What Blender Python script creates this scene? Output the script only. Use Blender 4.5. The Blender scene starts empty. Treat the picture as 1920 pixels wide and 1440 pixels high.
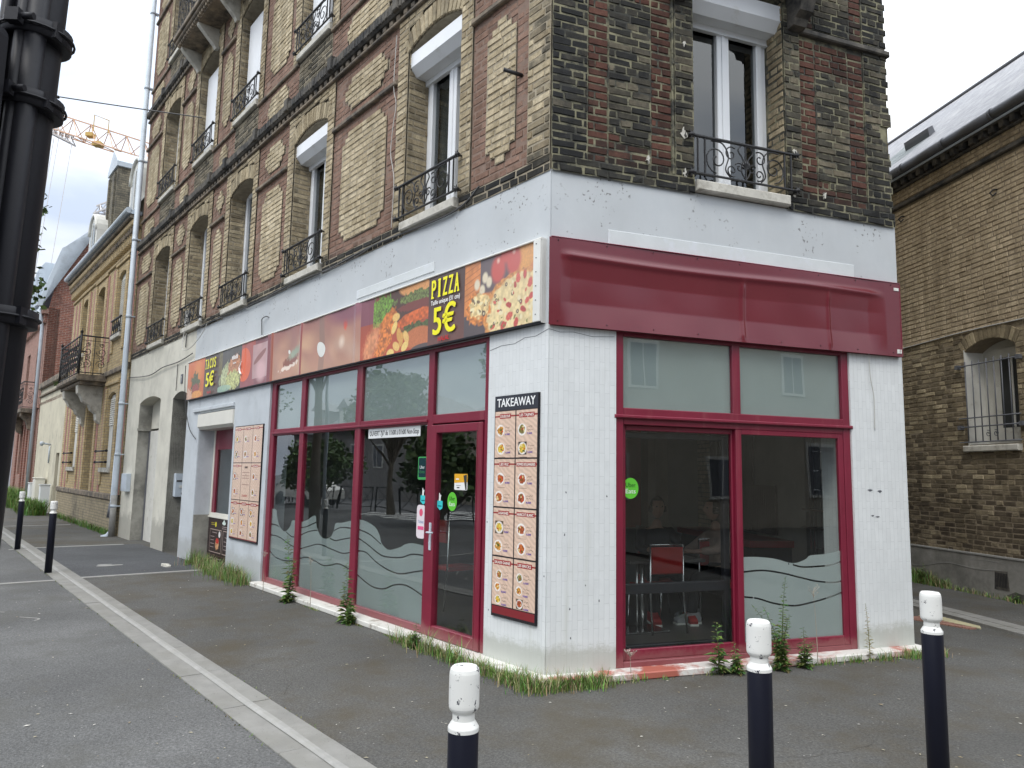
import bpy, math, random
import numpy as np
from mathutils import Matrix, Vector
R = math.radians
SC = bpy.context.scene
C = SC.collection
rng = random.Random(11)
nrng = np.random.default_rng(5)

# ------------------------------------------------------------ camera
PITCH, ROLL, FPX = R(6.8929), R(1.0282), 1399.73
cam_d = bpy.data.cameras.new('camera'); cam = bpy.data.objects.new('camera', cam_d); C.objects.link(cam)
cam_d.sensor_width = 36; cam_d.lens = 36*FPX/1920; cam_d.clip_start = .05; cam_d.clip_end = 1500
_f = Vector((0, math.cos(PITCH), math.sin(PITCH))); _u = Vector((0, -math.sin(PITCH), math.cos(PITCH))); _r = Vector((1, 0, 0))
_R = _r*math.cos(ROLL)+_u*math.sin(ROLL); _U = -_r*math.sin(ROLL)+_u*math.cos(ROLL)
cam.matrix_world = Matrix(((_R.x, _U.x, -_f.x, 0), (_R.y, _U.y, -_f.y, 0), (_R.z, _U.z, -_f.z, 1.6), (0, 0, 0, 1)))
SC.camera = cam

# ------------------------------------------------------------ exposure, sky, sun
SC.view_settings.view_transform = 'Standard'; SC.view_settings.look = 'None'
SC.view_settings.exposure = 0.47; SC.view_settings.gamma = 1
SC.cycles.use_denoising = True
SC.cycles.max_bounces = 8; SC.cycles.transparent_max_bounces = 12
SC.cycles.caustics_reflective = False; SC.cycles.caustics_refractive = False
SUN_EL, SUN_AZ = R(52), R(205)      # azimuth measured clockwise from +Y
W = bpy.data.worlds.new('World'); SC.world = W; W.use_nodes = True
nt = W.node_tree; nt.nodes.clear()
N = nt.nodes.new; L = nt.links.new
out = N('ShaderNodeOutputWorld'); sky = N('ShaderNodeTexSky'); sky.sky_type = 'NISHITA'; sky.sun_disc = False
sky.sun_elevation = SUN_EL; sky.sun_rotation = SUN_AZ
b1 = N('ShaderNodeBackground'); b1.inputs[1].default_value = .1; L(sky.outputs[0], b1.inputs[0])
tc = N('ShaderNodeTexCoord'); sp = N('ShaderNodeSeparateXYZ'); L(tc.outputs['Generated'], sp.inputs[0])
ramp = N('ShaderNodeValToRGB'); L(sp.outputs[2], ramp.inputs[0])
ramp.color_ramp.elements[0].position = 0; ramp.color_ramp.elements[0].color = (.50, .54, .62, 1)
ramp.color_ramp.elements[1].position = .9; ramp.color_ramp.elements[1].color = (2.35, 2.4, 2.42, 1)
e = ramp.color_ramp.elements.new(.30); e.color = (.80, .83, .88, 1)
mp = N('ShaderNodeMapping'); mp.inputs['Scale'].default_value = (1, 1, 2.6); mp.inputs['Location'].default_value = (.35, .2, .3); L(tc.outputs['Generated'], mp.inputs[0])
nz = N('ShaderNodeTexNoise'); nz.inputs['Scale'].default_value = 2.3; nz.inputs['Detail'].default_value = 6; nz.inputs['Roughness'].default_value = .5; L(mp.outputs[0], nz.inputs[0])
cr = N('ShaderNodeValToRGB'); L(nz.outputs['Fac'], cr.inputs[0])
cr.color_ramp.elements[0].position = .40; cr.color_ramp.elements[0].color = (.68, .75, .86, 1)
cr.color_ramp.elements[1].position = .58; cr.color_ramp.elements[1].color = (1.18, 1.17, 1.16, 1)
mx = N('ShaderNodeMixRGB'); mx.blend_type = 'MULTIPLY'; mx.inputs[0].default_value = 1; L(ramp.outputs[0], mx.inputs[1]); L(cr.outputs[0], mx.inputs[2])
b2 = N('ShaderNodeBackground'); b2.inputs[1].default_value = 1.0; L(mx.outputs[0], b2.inputs[0])
ms = N('ShaderNodeMixShader'); ms.inputs[0].default_value = .93; L(b1.outputs[0], ms.inputs[1]); L(b2.outputs[0], ms.inputs[2]); L(ms.outputs[0], out.inputs[0])
sd = bpy.data.lights.new('sun', 'SUN'); so = bpy.data.objects.new('sun', sd); C.objects.link(so)
sd.energy = .8; sd.angle = R(18); sd.color = (1, .96, .9)
sdir = Vector((math.sin(SUN_AZ)*math.cos(SUN_EL), math.cos(SUN_AZ)*math.cos(SUN_EL), math.sin(SUN_EL)))
so.rotation_euler = sdir.to_track_quat('Z', 'Y').to_euler(); so.location = (0, -5, 30)

# ------------------------------------------------------------ frames of the walls
def frame(o, d):
    d = Vector((d[0], d[1], 0)).normalized(); n = Vector((-d.y, d.x, 0))
    return Matrix(((d.x, n.x, 0, o[0]), (d.y, n.y, 0, o[1]), (0, 0, 1, o[2]), (0, 0, 0, 1)))
OC = (.29352, 6.01826, 0)
FA = frame(OC, (-.62752063, .77859993))            # x along long facade, y outward, z up
FB = frame(OC, (.93832886, .34574406))             # x along short facade, y INWARD (mesh builder flips)
FR = frame((6.82258, 10.13801, 0), (-.14321166, .98969208))
F0 = Matrix.Identity(4)
TOP = Matrix.Translation(OC)

# ------------------------------------------------------------ materials
MATS = {}
def nodes_of(name):
    m = bpy.data.materials.new(name); m.use_nodes = True; t = m.node_tree; t.nodes.clear()
    o = t.nodes.new('ShaderNodeOutputMaterial'); p = t.nodes.new('ShaderNodeBsdfPrincipled'); t.links.new(p.outputs[0], o.inputs[0])
    MATS[name] = m
    return m, t, p, o
def noise(t, scale, detail=4, rough=.6, vec=None, dist=0):
    n = t.nodes.new('ShaderNodeTexNoise'); n.inputs['Scale'].default_value = scale; n.inputs['Detail'].default_value = detail
    n.inputs['Roughness'].default_value = rough; n.inputs['Distortion'].default_value = dist
    if vec is None:
        tc = t.nodes.get('TC') or t.nodes.new('ShaderNodeTexCoord'); tc.name = 'TC'; vec = tc.outputs['Object']
    t.links.new(vec, n.inputs['Vector']); return n.outputs['Fac']
def ramp2(t, src, a, b, ca=(0, 0, 0, 1), cb=(1, 1, 1, 1)):
    r = t.nodes.new('ShaderNodeValToRGB'); r.color_ramp.elements[0].position = a; r.color_ramp.elements[1].position = b
    r.color_ramp.elements[0].color = ca; r.color_ramp.elements[1].color = cb; t.links.new(src, r.inputs[0]); return r.outputs[0]
def mixc(t, fac, a, b, mode='MIX'):
    m = t.nodes.new('ShaderNodeMixRGB'); m.blend_type = mode
    for i, v in ((0, fac), (1, a), (2, b)):
        if hasattr(v, 'links') or hasattr(v, 'is_linked'): t.links.new(v, m.inputs[i])
        elif isinstance(v, (int, float)): m.inputs[i].default_value = v
        else: m.inputs[i].default_value = (*v[:3], 1)
    return m.outputs[0]
def bump(t, p, h, strength=.3, dist=.01):
    b = t.nodes.new('ShaderNodeBump'); b.inputs['Strength'].default_value = strength; b.inputs['Distance'].default_value = dist
    t.links.new(h, b.inputs['Height']); t.links.new(b.outputs[0], p.inputs['Normal'])
def mat(name, col, rough=.7, var=.18, scale=3, bmp=.15, bscale=80, metal=0, spec=.5, stain=None, sscale=1.5, srange=(.5, .7), bdist=.004, speck=None, vcol=False, grime=None):
    m, t, p, o = nodes_of(name)
    if vcol:
        a = t.nodes.new('ShaderNodeAttribute'); a.attribute_name = 'Col'; base = a.outputs['Color']
    else: base = col
    lo = tuple(1-var for _ in range(3)); hi = tuple(1+var*.6 for _ in range(3))
    c = mixc(t, 1, base, ramp2(t, noise(t, scale, 6), .3, .7, (*lo, 1), (*hi, 1)), 'MULTIPLY')
    if stain: c = mixc(t, ramp2(t, noise(t, sscale, 8, .7), *srange), c, stain)
    if grime: c = grimed(t, c, grime)
    if speck: c = mixc(t, mixc(t, 1, ramp2(t, noise(t, speck[1], 3, .5), speck[2], speck[2]+.03), ramp2(t, noise(t, speck[1]*.12, 3), .53, .60), 'MULTIPLY'), c, speck[0])
    t.links.new(c, p.inputs['Base Color'])
    p.inputs['Roughness'].default_value = rough; p.inputs['Metallic'].default_value = metal; p.inputs['Specular IOR Level'].default_value = spec
    if bmp: bump(t, p, noise(t, bscale, 5), bmp, bdist)
    return m
def grimed(t, c, g):
    """dirt splashed up from the ground: g = (colour, height)"""
    s = t.nodes.new('ShaderNodeSeparateXYZ'); t.links.new(t.nodes['TC'].outputs['Object'] if t.nodes.get('TC') else noise(t, 1).node.inputs['Vector'].links[0].from_socket, s.inputs[0])
    a = t.nodes.new('ShaderNodeMath'); a.operation = 'MULTIPLY_ADD'; t.links.new(noise(t, 4.5, 9, .8), a.inputs[0]); a.inputs[1].default_value = -g[1]*2.6; t.links.new(s.outputs[2], a.inputs[2])
    m = t.nodes.new('ShaderNodeMapping'); m.inputs['Scale'].default_value = (9, 9, .55); t.links.new(t.nodes['TC'].outputs['Object'], m.inputs[0])
    c = mixc(t, ramp2(t, noise(t, 1, 6, .6, vec=m.outputs[0]), .56, .82, (0, 0, 0, 1), (.55, .55, .55, 1)), c, tuple(x*1.25 for x in g[0]))
    return mixc(t, ramp2(t, a.outputs[0], -g[1]*1.7, g[1]*.5, (.7, .7, .7, 1), (0, 0, 0, 1)), c, g[0])
def uvnode(t):
    u = t.nodes.new('ShaderNodeUVMap'); u.uv_map = 'UV'; return u.outputs[0]
def brickshader(name, c1, c2, mortar, soot=(.05, .05, .045), sootamt=(.5, .75), w=.22, h=.072, ms=.009, rot=False, bs=.5, rough=.9, freq=2, off=.5, var=(.75, 1.15), fine=.3, grime=None):
    m, t, p, o = nodes_of(name)
    v = uvnode(t)
    if rot:
        mpn = t.nodes.new('ShaderNodeMapping'); mpn.inputs['Rotation'].default_value = (0, 0, R(90)); t.links.new(v, mpn.inputs[0]); v = mpn.outputs[0]
    nn = t.nodes.new('ShaderNodeTexNoise'); nn.inputs['Scale'].default_value = 14; t.links.new(v, nn.inputs['Vector'])
    va = t.nodes.new('ShaderNodeVectorMath'); va.operation = 'SCALE'; va.inputs[3].default_value = .010; t.links.new(nn.outputs['Color'], va.inputs[0])
    vb = t.nodes.new('ShaderNodeVectorMath'); vb.operation = 'ADD'; t.links.new(v, vb.inputs[0]); t.links.new(va.outputs[0], vb.inputs[1])
    b = t.nodes.new('ShaderNodeTexBrick'); t.links.new(vb.outputs[0], b.inputs['Vector'])
    b.inputs['Scale'].default_value = 1; b.inputs['Brick Width'].default_value = w; b.inputs['Row Height'].default_value = h
    b.inputs['Mortar Size'].default_value = ms; b.inputs['Mortar Smooth'].default_value = .3; b.offset = off; b.offset_frequency = freq
    b.inputs['Color1'].default_value = (*c1, 1); b.inputs['Color2'].default_value = (*c2, 1); b.inputs['Mortar'].default_value = (*mortar, 1)
    c = mixc(t, 1, b.outputs['Color'], ramp2(t, noise(t, 9, 6), .3, .7, (var[0], var[0], var[0], 1), (var[1], var[1], var[1], 1)), 'MULTIPLY')
    if grime: c = grimed(t, c, grime)
    if sootamt: c = mixc(t, ramp2(t, noise(t, .9, 9, .72), *sootamt), c, soot)
    t.links.new(c, p.inputs['Base Color']); p.inputs['Roughness'].default_value = rough
    bt = t.nodes.new('ShaderNodeBump'); bt.inputs['Strength'].default_value = bs; bt.inputs['Distance'].default_value = .012; bt.invert = True
    t.links.new(b.outputs['Fac'], bt.inputs['Height'])
    b3 = t.nodes.new('ShaderNodeBump'); b3.inputs['Strength'].default_value = fine; b3.inputs['Distance'].default_value = .005
    t.links.new(noise(t, 70, 5), b3.inputs['Height']); t.links.new(bt.outputs[0], b3.inputs['Normal']); t.links.new(b3.outputs[0], p.inputs['Normal'])
    return m
def brickreal(name, a, b_, c_, soot, sm=6):
    """real bricks: 'Col' R = tone of this brick, G = how sooty it is, B = lime wash"""
    m, t, p, o = nodes_of(name)
    at = t.nodes.new('ShaderNodeAttribute'); at.attribute_name = 'Col'
    s = t.nodes.new('ShaderNodeSeparateColor'); t.links.new(at.outputs['Color'], s.inputs[0])
    r = t.nodes.new('ShaderNodeValToRGB'); r.color_ramp.elements[0].color = (*a, 1); r.color_ramp.elements[1].color = (*c_, 1)
    r.color_ramp.elements.new(.5).color = (*b_, 1); t.links.new(s.outputs[0], r.inputs[0])
    c = mixc(t, 1, r.outputs[0], ramp2(t, noise(t, 22, 8, .7), .25, .75, (.62, .62, .62, 1), (1.25, 1.25, 1.25, 1)), 'MULTIPLY')
    mt = t.nodes.new('ShaderNodeMath'); mt.operation = 'ADD'; t.links.new(s.outputs[1], mt.inputs[0])
    n2 = t.nodes.new('ShaderNodeMath'); n2.operation = 'MULTIPLY_ADD'; t.links.new(noise(t, sm, 9, .75), n2.inputs[0]); n2.inputs[1].default_value = 1.1; n2.inputs[2].default_value = -.55
    t.links.new(n2.outputs[0], mt.inputs[1])
    c = mixc(t, ramp2(t, mt.outputs[0], .2, .75), c, soot)
    mp_ = t.nodes.new('ShaderNodeMapping'); mp_.inputs['Scale'].default_value = (5, 5, .45); t.links.new(t.nodes['TC'].outputs['Object'], mp_.inputs[0])
    c = mixc(t, 1, c, ramp2(t, noise(t, 1, 7, .65, vec=mp_.outputs[0]), .36, .62, (.66, .645, .62, 1), (1.05, 1.05, 1.05, 1)), 'MULTIPLY')
    c = mixc(t, 1, c, ramp2(t, noise(t, .7, 7, .65), .34, .60, (.74, .725, .70, 1), (1.06, 1.05, 1.04, 1)), 'MULTIPLY')
    c = mixc(t, ramp2(t, noise(t, 55, 6, .8), .66, .74), c, tuple(min(1, x*1.8+.02) for x in b_))
    t.links.new(c, p.inputs['Base Color']); p.inputs['Roughness'].default_value = .93; p.inputs['Specular IOR Level'].default_value = .3
    bump(t, p, noise(t, 90, 8, .7), .75, .007)
    return m
def glass(name, tint=(.90, .93, .92), ior=2.35, rough=0.0):
    m = bpy.data.materials.new(name); m.use_nodes = True; t = m.node_tree; t.nodes.clear(); MATS[name] = m
    o = t.nodes.new('ShaderNodeOutputMaterial'); mxs = t.nodes.new('ShaderNodeMixShader'); tr = t.nodes.new('ShaderNodeBsdfTransparent'); g = t.nodes.new('ShaderNodeBsdfGlossy')
    fr = t.nodes.new('ShaderNodeFresnel'); fr.inputs[0].default_value = ior; tr.inputs[0].default_value = (*tint, 1); g.inputs['Roughness'].default_value = rough
    g.inputs[0].default_value = (.92, .95, .96, 1)
    ge = t.nodes.new('ShaderNodeNewGeometry'); iv = t.nodes.new('ShaderNodeMath'); iv.operation = 'SUBTRACT'; iv.inputs[0].default_value = 1; t.links.new(ge.outputs['Backfacing'], iv.inputs[1]); ff = t.nodes.new('ShaderNodeMath'); ff.operation = 'MULTIPLY'; t.links.new(fr.outputs[0], ff.inputs[0]); t.links.new(iv.outputs[0], ff.inputs[1])
    tc = t.nodes.new('ShaderNodeTexCoord'); nn = t.nodes.new('ShaderNodeTexNoise'); nn.inputs['Scale'].default_value = 1.1; nn.inputs['Detail'].default_value = 1
    t.links.new(tc.outputs['Object'], nn.inputs['Vector']); b = t.nodes.new('ShaderNodeBump'); b.inputs['Strength'].default_value = .06; b.inputs['Distance'].default_value = .06
    t.links.new(nn.outputs['Fac'], b.inputs['Height']); t.links.new(b.outputs[0], g.inputs['Normal'])
    t.links.new(ff.outputs[0], mxs.inputs[0]); t.links.new(tr.outputs[0], mxs.inputs[1]); t.links.new(g.outputs[0], mxs.inputs[2]); t.links.new(mxs.outputs[0], o.inputs[0])
    return m

# ------------------------------------------------------------ mesh builder
_tcache = {}
def text2d(s):
    if s in _tcache: return _tcache[s]
    cu = bpy.data.curves.new('txt', 'FONT'); cu.body = s; cu.size = 1; cu.offset = 0.0; cu.resolution_u = 3
    ob = bpy.data.objects.new('txt', cu); C.objects.link(ob)
    bpy.context.view_layer.update()
    me = bpy.data.meshes.new_from_object(ob.evaluated_get(bpy.context.evaluated_depsgraph_get()))
    vs = [(v.co.x, v.co.y) for v in me.vertices]; fs = [tuple(p.vertices) for p in me.polygons]
    bpy.data.objects.remove(ob); bpy.data.curves.remove(cu); bpy.data.meshes.remove(me)
    _tcache[s] = (vs, fs); return vs, fs
class MB:
    def __init__(s, flip=False): s.v = []; s.f = []; s.m = []; s.c = []; s.flip = flip; s.sm = []
    def face(s, pts, m=0, c=(1, 1, 1), smooth=False):
        i = len(s.v); s.v += pts; s.f.append(tuple(range(i, i+len(pts)))); s.m.append(m); s.c.append(c); s.sm.append(smooth)
    def box(s, x0, x1, y0, y1, z0, z1, m=0, c=(1, 1, 1)):
        x0, x1 = sorted((x0, x1)); y0, y1 = sorted((y0, y1)); z0, z1 = sorted((z0, z1))
        a = [(x0, y0, z0), (x1, y0, z0), (x1, y1, z0), (x0, y1, z0), (x0, y0, z1), (x1, y0, z1), (x1, y1, z1), (x0, y1, z1)]
        i = len(s.v); s.v += a
        for q in ((0, 3, 2, 1), (4, 5, 6, 7), (0, 1, 5, 4), (1, 2, 6, 5), (2, 3, 7, 6), (3, 0, 4, 7)):
            s.f.append(tuple(i+k for k in q)); s.m.append(m); s.c.append(c); s.sm.append(False)
    def bbox(s, x0, x1, y0, y1, z0, z1, b=.004, m=0, c=(1, 1, 1)):
        """box whose +y (front) edges are chamfered"""
        x0, x1 = sorted((x0, x1)); y0, y1 = sorted((y0, y1)); z0, z1 = sorted((z0, z1))
        i = len(s.v)
        s.v += [(x0, y0, z0), (x1, y0, z0), (x1, y0, z1), (x0, y0, z1), (x0, y1-b, z0), (x1, y1-b, z0), (x1, y1-b, z1), (x0, y1-b, z1),
                (x0+b, y1, z0+b), (x1-b, y1, z0+b), (x1-b, y1, z1-b), (x0+b, y1, z1-b)]
        for q in ((0, 1, 2, 3), (11, 10, 9, 8), (4, 5, 1, 0), (5, 6, 2, 1), (6, 7, 3, 2), (7, 4, 0, 3), (8, 9, 5, 4), (9, 10, 6, 5), (10, 11, 7, 6), (11, 8, 4, 7)):
            s.f.append(tuple(i+k for k in q)); s.m.append(m); s.c.append(c); s.sm.append(False)
    def prism(s, poly, y0, y1, m=0, c=(1, 1, 1), axis='y'):
        """poly in x,z (ccw seen from +y to -y irrelevant), extruded along y (or x when axis='x': poly is y,z)"""
        def P(a, b, d): return (a, d, b) if axis == 'y' else (d, a, b) if axis == 'x' else (a, b, d)
        n = len(poly); A = [P(a, b, y0) for a, b in poly]; B = [P(a, b, y1) for a, b in poly]
        s.face(A, m, c); s.face(B[::-1], m, c)
        for k in range(n):
            j = (k+1) % n; s.face([A[k], B[k], B[j], A[j]], m, c)
    def tube(s, pts, r, n=6, m=0, c=(1, 1, 1), cap=True):
        pts = [Vector(p) for p in pts]; rs = r if isinstance(r, (list, tuple)) else [r]*len(pts)
        rings = []; up = None
        for k, p in enumerate(pts):
            d = (pts[min(k+1, len(pts)-1)]-pts[max(k-1, 0)])
            if d.length < 1e-9: d = Vector((0, 0, 1))
            d.normalize()
            if up is None: up = d.orthogonal().normalized()
            a = (up-d*up.dot(d))
            a = a.normalized() if a.length > 1e-6 else d.orthogonal().normalized()
            up = a; b = d.cross(a); i = len(s.v); rings.append(i)
            for q in range(n):
                t = 2*math.pi*q/n; s.v.append(tuple(p+(a*math.cos(t)+b*math.sin(t))*rs[k]))
        for k in range(len(rings)-1):
            for q in range(n):
                j = (q+1) % n; s.f.append((rings[k]+q, rings[k]+j, rings[k+1]+j, rings[k+1]+q)); s.m.append(m); s.c.append(c); s.sm.append(n > 5)
        if cap:
            for rr, rev in ((rings[0], True), (rings[-1], False)):
                q = [rr+k for k in range(n)]; s.f.append(tuple(q[::-1] if rev else q)); s.m.append(m); s.c.append(c); s.sm.append(False)
    def lathe(s, cx, cy, prof, n=24, m=0, c=(1, 1, 1), sm=True):
        rings = []
        for r, z in prof:
            i = len(s.v); rings.append(i)
            for q in range(n):
                t = 2*math.pi*q/n; s.v.append((cx+r*math.cos(t), cy+r*math.sin(t), z))
        for k in range(len(rings)-1):
            for q in range(n):
                j = (q+1) % n; s.f.append((rings[k]+q, rings[k]+j, rings[k+1]+j, rings[k+1]+q)); s.m.append(m); s.c.append(c); s.sm.append(sm)
        for rr, rev in ((rings[0], True), (rings[-1], False)):
            q = [rr+k for k in range(n)]; s.f.append(tuple(q[::-1] if rev else q)); s.m.append(m); s.c.append(c); s.sm.append(False)
    def text(s, t, x, z, h, y, dirn=-1, sx=1, c=(1, 1, 1), m=0, al='c', bold=0, rot=0, wmax=None):
        vs, fs = text2d(t)
        if not vs: return
        k = h/.70; xs = [v[0] for v in vs]; w0, w1 = min(xs), max(xs); w = (w1-w0)*k*sx
        if wmax: sx *= wmax/w; w = wmax
        o = {'c': -(w0+w1)/2, 'l': -w0, 'r': -w1}[al]
        for dx in ([0] if not bold else [-bold, 0, bold]):
            for dz in ([0] if not bold else [-bold*.5, bold*.5]):
                i = len(s.v)
                for a, b in vs:
                    px = (a+o)*k*sx+dx; pz = b*k+dz
                    s.v.append((x+dirn*(px*math.cos(rot)-pz*math.sin(rot)), y+(dx+dz*2)*.02, z+px*math.sin(rot)+pz*math.cos(rot)))
                for f in fs:
                    s.f.append(tuple(i+q for q in (f if dirn < 0 else f[::-1]))); s.m.append(m); s.c.append(c); s.sm.append(False)
    def mesh(s, name, mats):
        me = bpy.data.meshes.new(name)
        v = [(x, -y, z) for x, y, z in s.v] if s.flip else s.v
        f = [q[::-1] for q in s.f] if s.flip else s.f
        me.from_pydata(v, [], f)
        for q in mats: me.materials.append(MATS[q])
        nf = len(f)
        me.polygons.foreach_set('material_index', s.m); me.polygons.foreach_set('use_smooth', s.sm)
        tot = np.empty(nf, dtype=np.int32); me.polygons.foreach_get('loop_total', tot)
        nl = len(me.loops); ca = me.color_attributes.new('Col', 'FLOAT_COLOR', 'CORNER')
        cc = np.ones((nf, 4), dtype=np.float32); cc[:, :3] = np.array(s.c, dtype=np.float32).reshape(-1, 3)
        ca.data.foreach_set('color', np.repeat(cc, tot, axis=0).ravel())
        vi = np.empty(nl, dtype=np.int32); me.loops.foreach_get('vertex_index', vi)
        vv = np.array(v, dtype=np.float32).reshape(-1, 3)[vi]
        nr = np.empty(nf*3, dtype=np.float32); me.polygons.foreach_get('normal', nr); nr = np.abs(np.repeat(nr.reshape(-1, 3), tot, axis=0))
        uv = np.empty((nl, 2), dtype=np.float32); ax = nr.argmax(axis=1)
        uv[:, 0] = np.where(ax == 0, vv[:, 1], vv[:, 0]); uv[:, 1] = np.where(ax == 2, vv[:, 1], vv[:, 2])
        u = me.uv_layers.new(name='UV'); u.data.foreach_set('uv', uv.ravel())
        me.update(); return me
def world_of(o):
    return Matrix(o['_w']) if False else WM[o.name]
WM = {}
def put(name, me, parent=None, fr=F0, scale=None):
    o = bpy.data.objects.new(name, me); C.objects.link(o)
    w = fr.copy()
    if scale: w = w @ Matrix.Diagonal((*scale, 1))
    if parent is not None:
        o.parent = parent; o.matrix_parent_inverse = Matrix.Identity(4); o.matrix_basis = WM[parent.name].inverted() @ w
    else: o.matrix_basis = w
    WM[o.name] = w
    return o
def obj(name, mb, mats, parent=None, fr=F0):
    if isinstance(mats, str): mats = [mats]
    return put(name, mb.mesh(name, mats), parent, fr)
def tag(o, label, cat, group=None, kind=None):
    o['label'] = label; o['category'] = cat
    if group: o['group'] = group
    if kind: o['kind'] = kind
    return o
def struct(o): o['kind'] = 'structure'; return o
def thing(name, label, cat, fr=F0, group=None):
    o = bpy.data.objects.new(name, None); C.objects.link(o); o.matrix_basis = fr; WM[o.name] = fr.copy(); o.empty_display_size = .2
    return tag(o, label, cat, group)
def at(fr, x, y, z): return fr @ Matrix.Translation((x, y, z))
def dup(o, fr, parent=None):
    c = o.copy(); C.objects.link(c); WM[c.name] = fr.copy()
    if parent is not None: c.parent = parent; c.matrix_basis = WM[parent.name].inverted() @ fr
    else: c.matrix_basis = fr
    for ch in o.children:
        rel = WM[o.name].inverted() @ WM[ch.name]; dup(ch, fr @ rel, c)
    return c
def spline(pts, n=8):
    P = [Vector((*p, 0)) if len(p) == 2 else Vector(p) for p in pts]; o = []
    for i in range(len(P)-1):
        a, b, c, d = P[max(i-1, 0)], P[i], P[i+1], P[min(i+2, len(P)-1)]
        for k in range(n):
            t = k/n; o.append(.5*((2*b)+(c-a)*t+(2*a-5*b+4*c-d)*t*t+(3*b-a-3*c+d)*t**3))
    o.append(P[-1]); return [tuple(q) for q in o]
# ------------------------------------------------------------ material library
brickreal('cream_brick', (.34, .275, .18), (.54, .455, .305), (.67, .58, .41), (.085, .08, .065))
brickreal('red_brick', (.22, .13, .10), (.29, .18, .135), (.35, .23, .18), (.08, .065, .055))
brickreal('deep_red_brick', (.08, .036, .028), (.125, .056, .042), (.18, .085, .062), (.028, .023, .02))
brickreal('sooty_brick', (.05, .048, .040), (.095, .088, .068), (.25, .22, .16), (.024, .025, .026))
brickreal('ochre_brick', (.50, .405, .28), (.57, .47, .325), (.65, .54, .38), (.28, .22, .15), 3)
brickreal('dirty_brick', (.18, .15, .10), (.35, .29, .19), (.54, .46, .31), (.085, .066, .045), 3)
mat('mortar_pink', (.23, .16, .125), .95, .2, 10, .4, 60)
mat('mortar_grey', (.33, .285, .21), .95, .3, 12, .5, 60)
mat('mortar_cream', (.30, .28, .18), .95, .3, 10, .5, 60, stain=(.05, .05, .043), sscale=5, srange=(.40, .56))
mat('mortar_dark', (.27, .22, .155), .95, .3, 10, .5, 60)
mat('moulding', (.26, .21, .155), .95, .3, 5, .5, 50, stain=(.07, .065, .058), sscale=4, srange=(.42, .62))
mat('lintel_dark', (.13, .118, .10), .9, .3, 5, .5, 50, stain=(.03, .03, .03), sscale=4, srange=(.4, .6))
mat('stone_sill', (.55, .53, .47), .85, .2, 6, .3, 60, stain=(.2, .18, .14), sscale=5, srange=(.5, .75))
# painted fascia and render
mat('fascia_paint', (.52, .545, .56), .62, .11, 1.2, .12, 18, stain=(.47, .50, .525), sscale=1.3, srange=(.48, .75), bdist=.006, speck=((.22, .22, .22), 26, .60), grime=((.44, .46, .47), .001))
mat('fascia_clean', (.60, .63, .635), .6, .08, 3, .1, 20, stain=(.62, .65, .68), sscale=4, srange=(.52, .62))
mat('old_render', (.62, .60, .52), .9, .15, 1.6, .3, 30, grime=((.30, .29, .25), .34), stain=(.40, .39, .34), sscale=1.3, srange=(.50, .75))
mat('grey_render', (.34, .33, .29), .9, .22, 2.2, .35, 28, stain=(.17, .165, .145), sscale=1.7, srange=(.42, .62))
mat('blue_render', (.52, .555, .585), .75, .1, 1.5, .15, 25, grime=((.36, .37, .36), .22), stain=(.38, .41, .43), sscale=1.8, srange=(.5, .75))
mat('cement', (.30, .29, .265), .92, .25, 3, .4, 40, stain=(.15, .145, .13), sscale=1.6, srange=(.42, .65))
m = brickshader('white_tile', (.71, .73, .73), (.675, .695, .695), (.57, .59, .59), (.62, .64, .64), (.52, .78), w=.19, h=.047, ms=.0022, rot=True, bs=.32, rough=.40, off=.37, var=(.95, 1.03), fine=.06, grime=((.40, .41, .36), .16))
mat('burgundy', (.19, .012, .034), .36, .16, 2, .06, 30, spec=.5, grime=((.24, .09, .09), .10), stain=(.26, .03, .055), sscale=5, srange=(.62, .75))
mat('black_metal', (.010, .010, .014), .5, .2, 4, .15, 60, spec=.3)
mat('iron', (.018, .018, .02), .55, .3, 20, .3, 60)
mat('white_pvc', (.76, .78, .80), .3, .05, 2, .02, 40, stain=(.60, .60, .57), sscale=3, srange=(.62, .8))
mat('ivory_pvc', (.70, .68, .61), .4, .08, 2, .02, 40)
mat('curtain', (.62, .63, .62), .9, .15, 6, .3, 30)
mat('film', (.38, .415, .415), .28, .06, 1.5, .03, 20, spec=.55)
mat('frost', (.38, .42, .42), .18, .05, 1.2, .02, 20, spec=.6)
glass('clear_glass'); glass('shop_glass', (.93, .95, .94), 1.72); glass('window_glass', (.5, .53, .53), 1.9)
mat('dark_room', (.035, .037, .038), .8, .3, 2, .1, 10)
mat('ledge', (.66, .64, .60), .5, .12, 3, .2, 40, stain=(.40, .12, .085), sscale=1.6, srange=(.50, .58))
mat('ledge_white', (.66, .65, .60), .5, .12, 3, .2, 40, stain=(.28, .25, .20), sscale=7, srange=(.55, .66))
mat('zinc', (.50, .56, .62), .42, .12, 2, .08, 20, spec=.6, stain=(.36, .40, .44), sscale=1.6, srange=(.5, .7))
mat('zinc_dark', (.12, .125, .14), .45, .15, 3, .1, 20)
mat('cable', (.06, .06, .06), .6, .1, 3, 0)
mat('cable_white', (.5, .49, .46), .6, .1, 3, 0)
mat('painted', None, .55, .10, 8, .05, 40, vcol=True)
mat('print', None, .27, .06, 2, .03, 12, vcol=True, spec=.45)
mat('matte', None, .85, .15, 6, .2, 40, vcol=True)
mat('sign_vinyl', (.15, .018, .028), .2, .08, 1.5, .04, 4, spec=.6, bdist=.02)
mat('white_strip', (.72, .72, .68), .5, .1, 3, .05, 40)
mat('slate', (.30, .30, .31), .45, .2, 3, .1, 20)
mat('wood_white', (.66, .65, .60), .6, .12, 4, .15, 40, stain=(.4, .37, .31), sscale=5, srange=(.58, .72))
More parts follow.
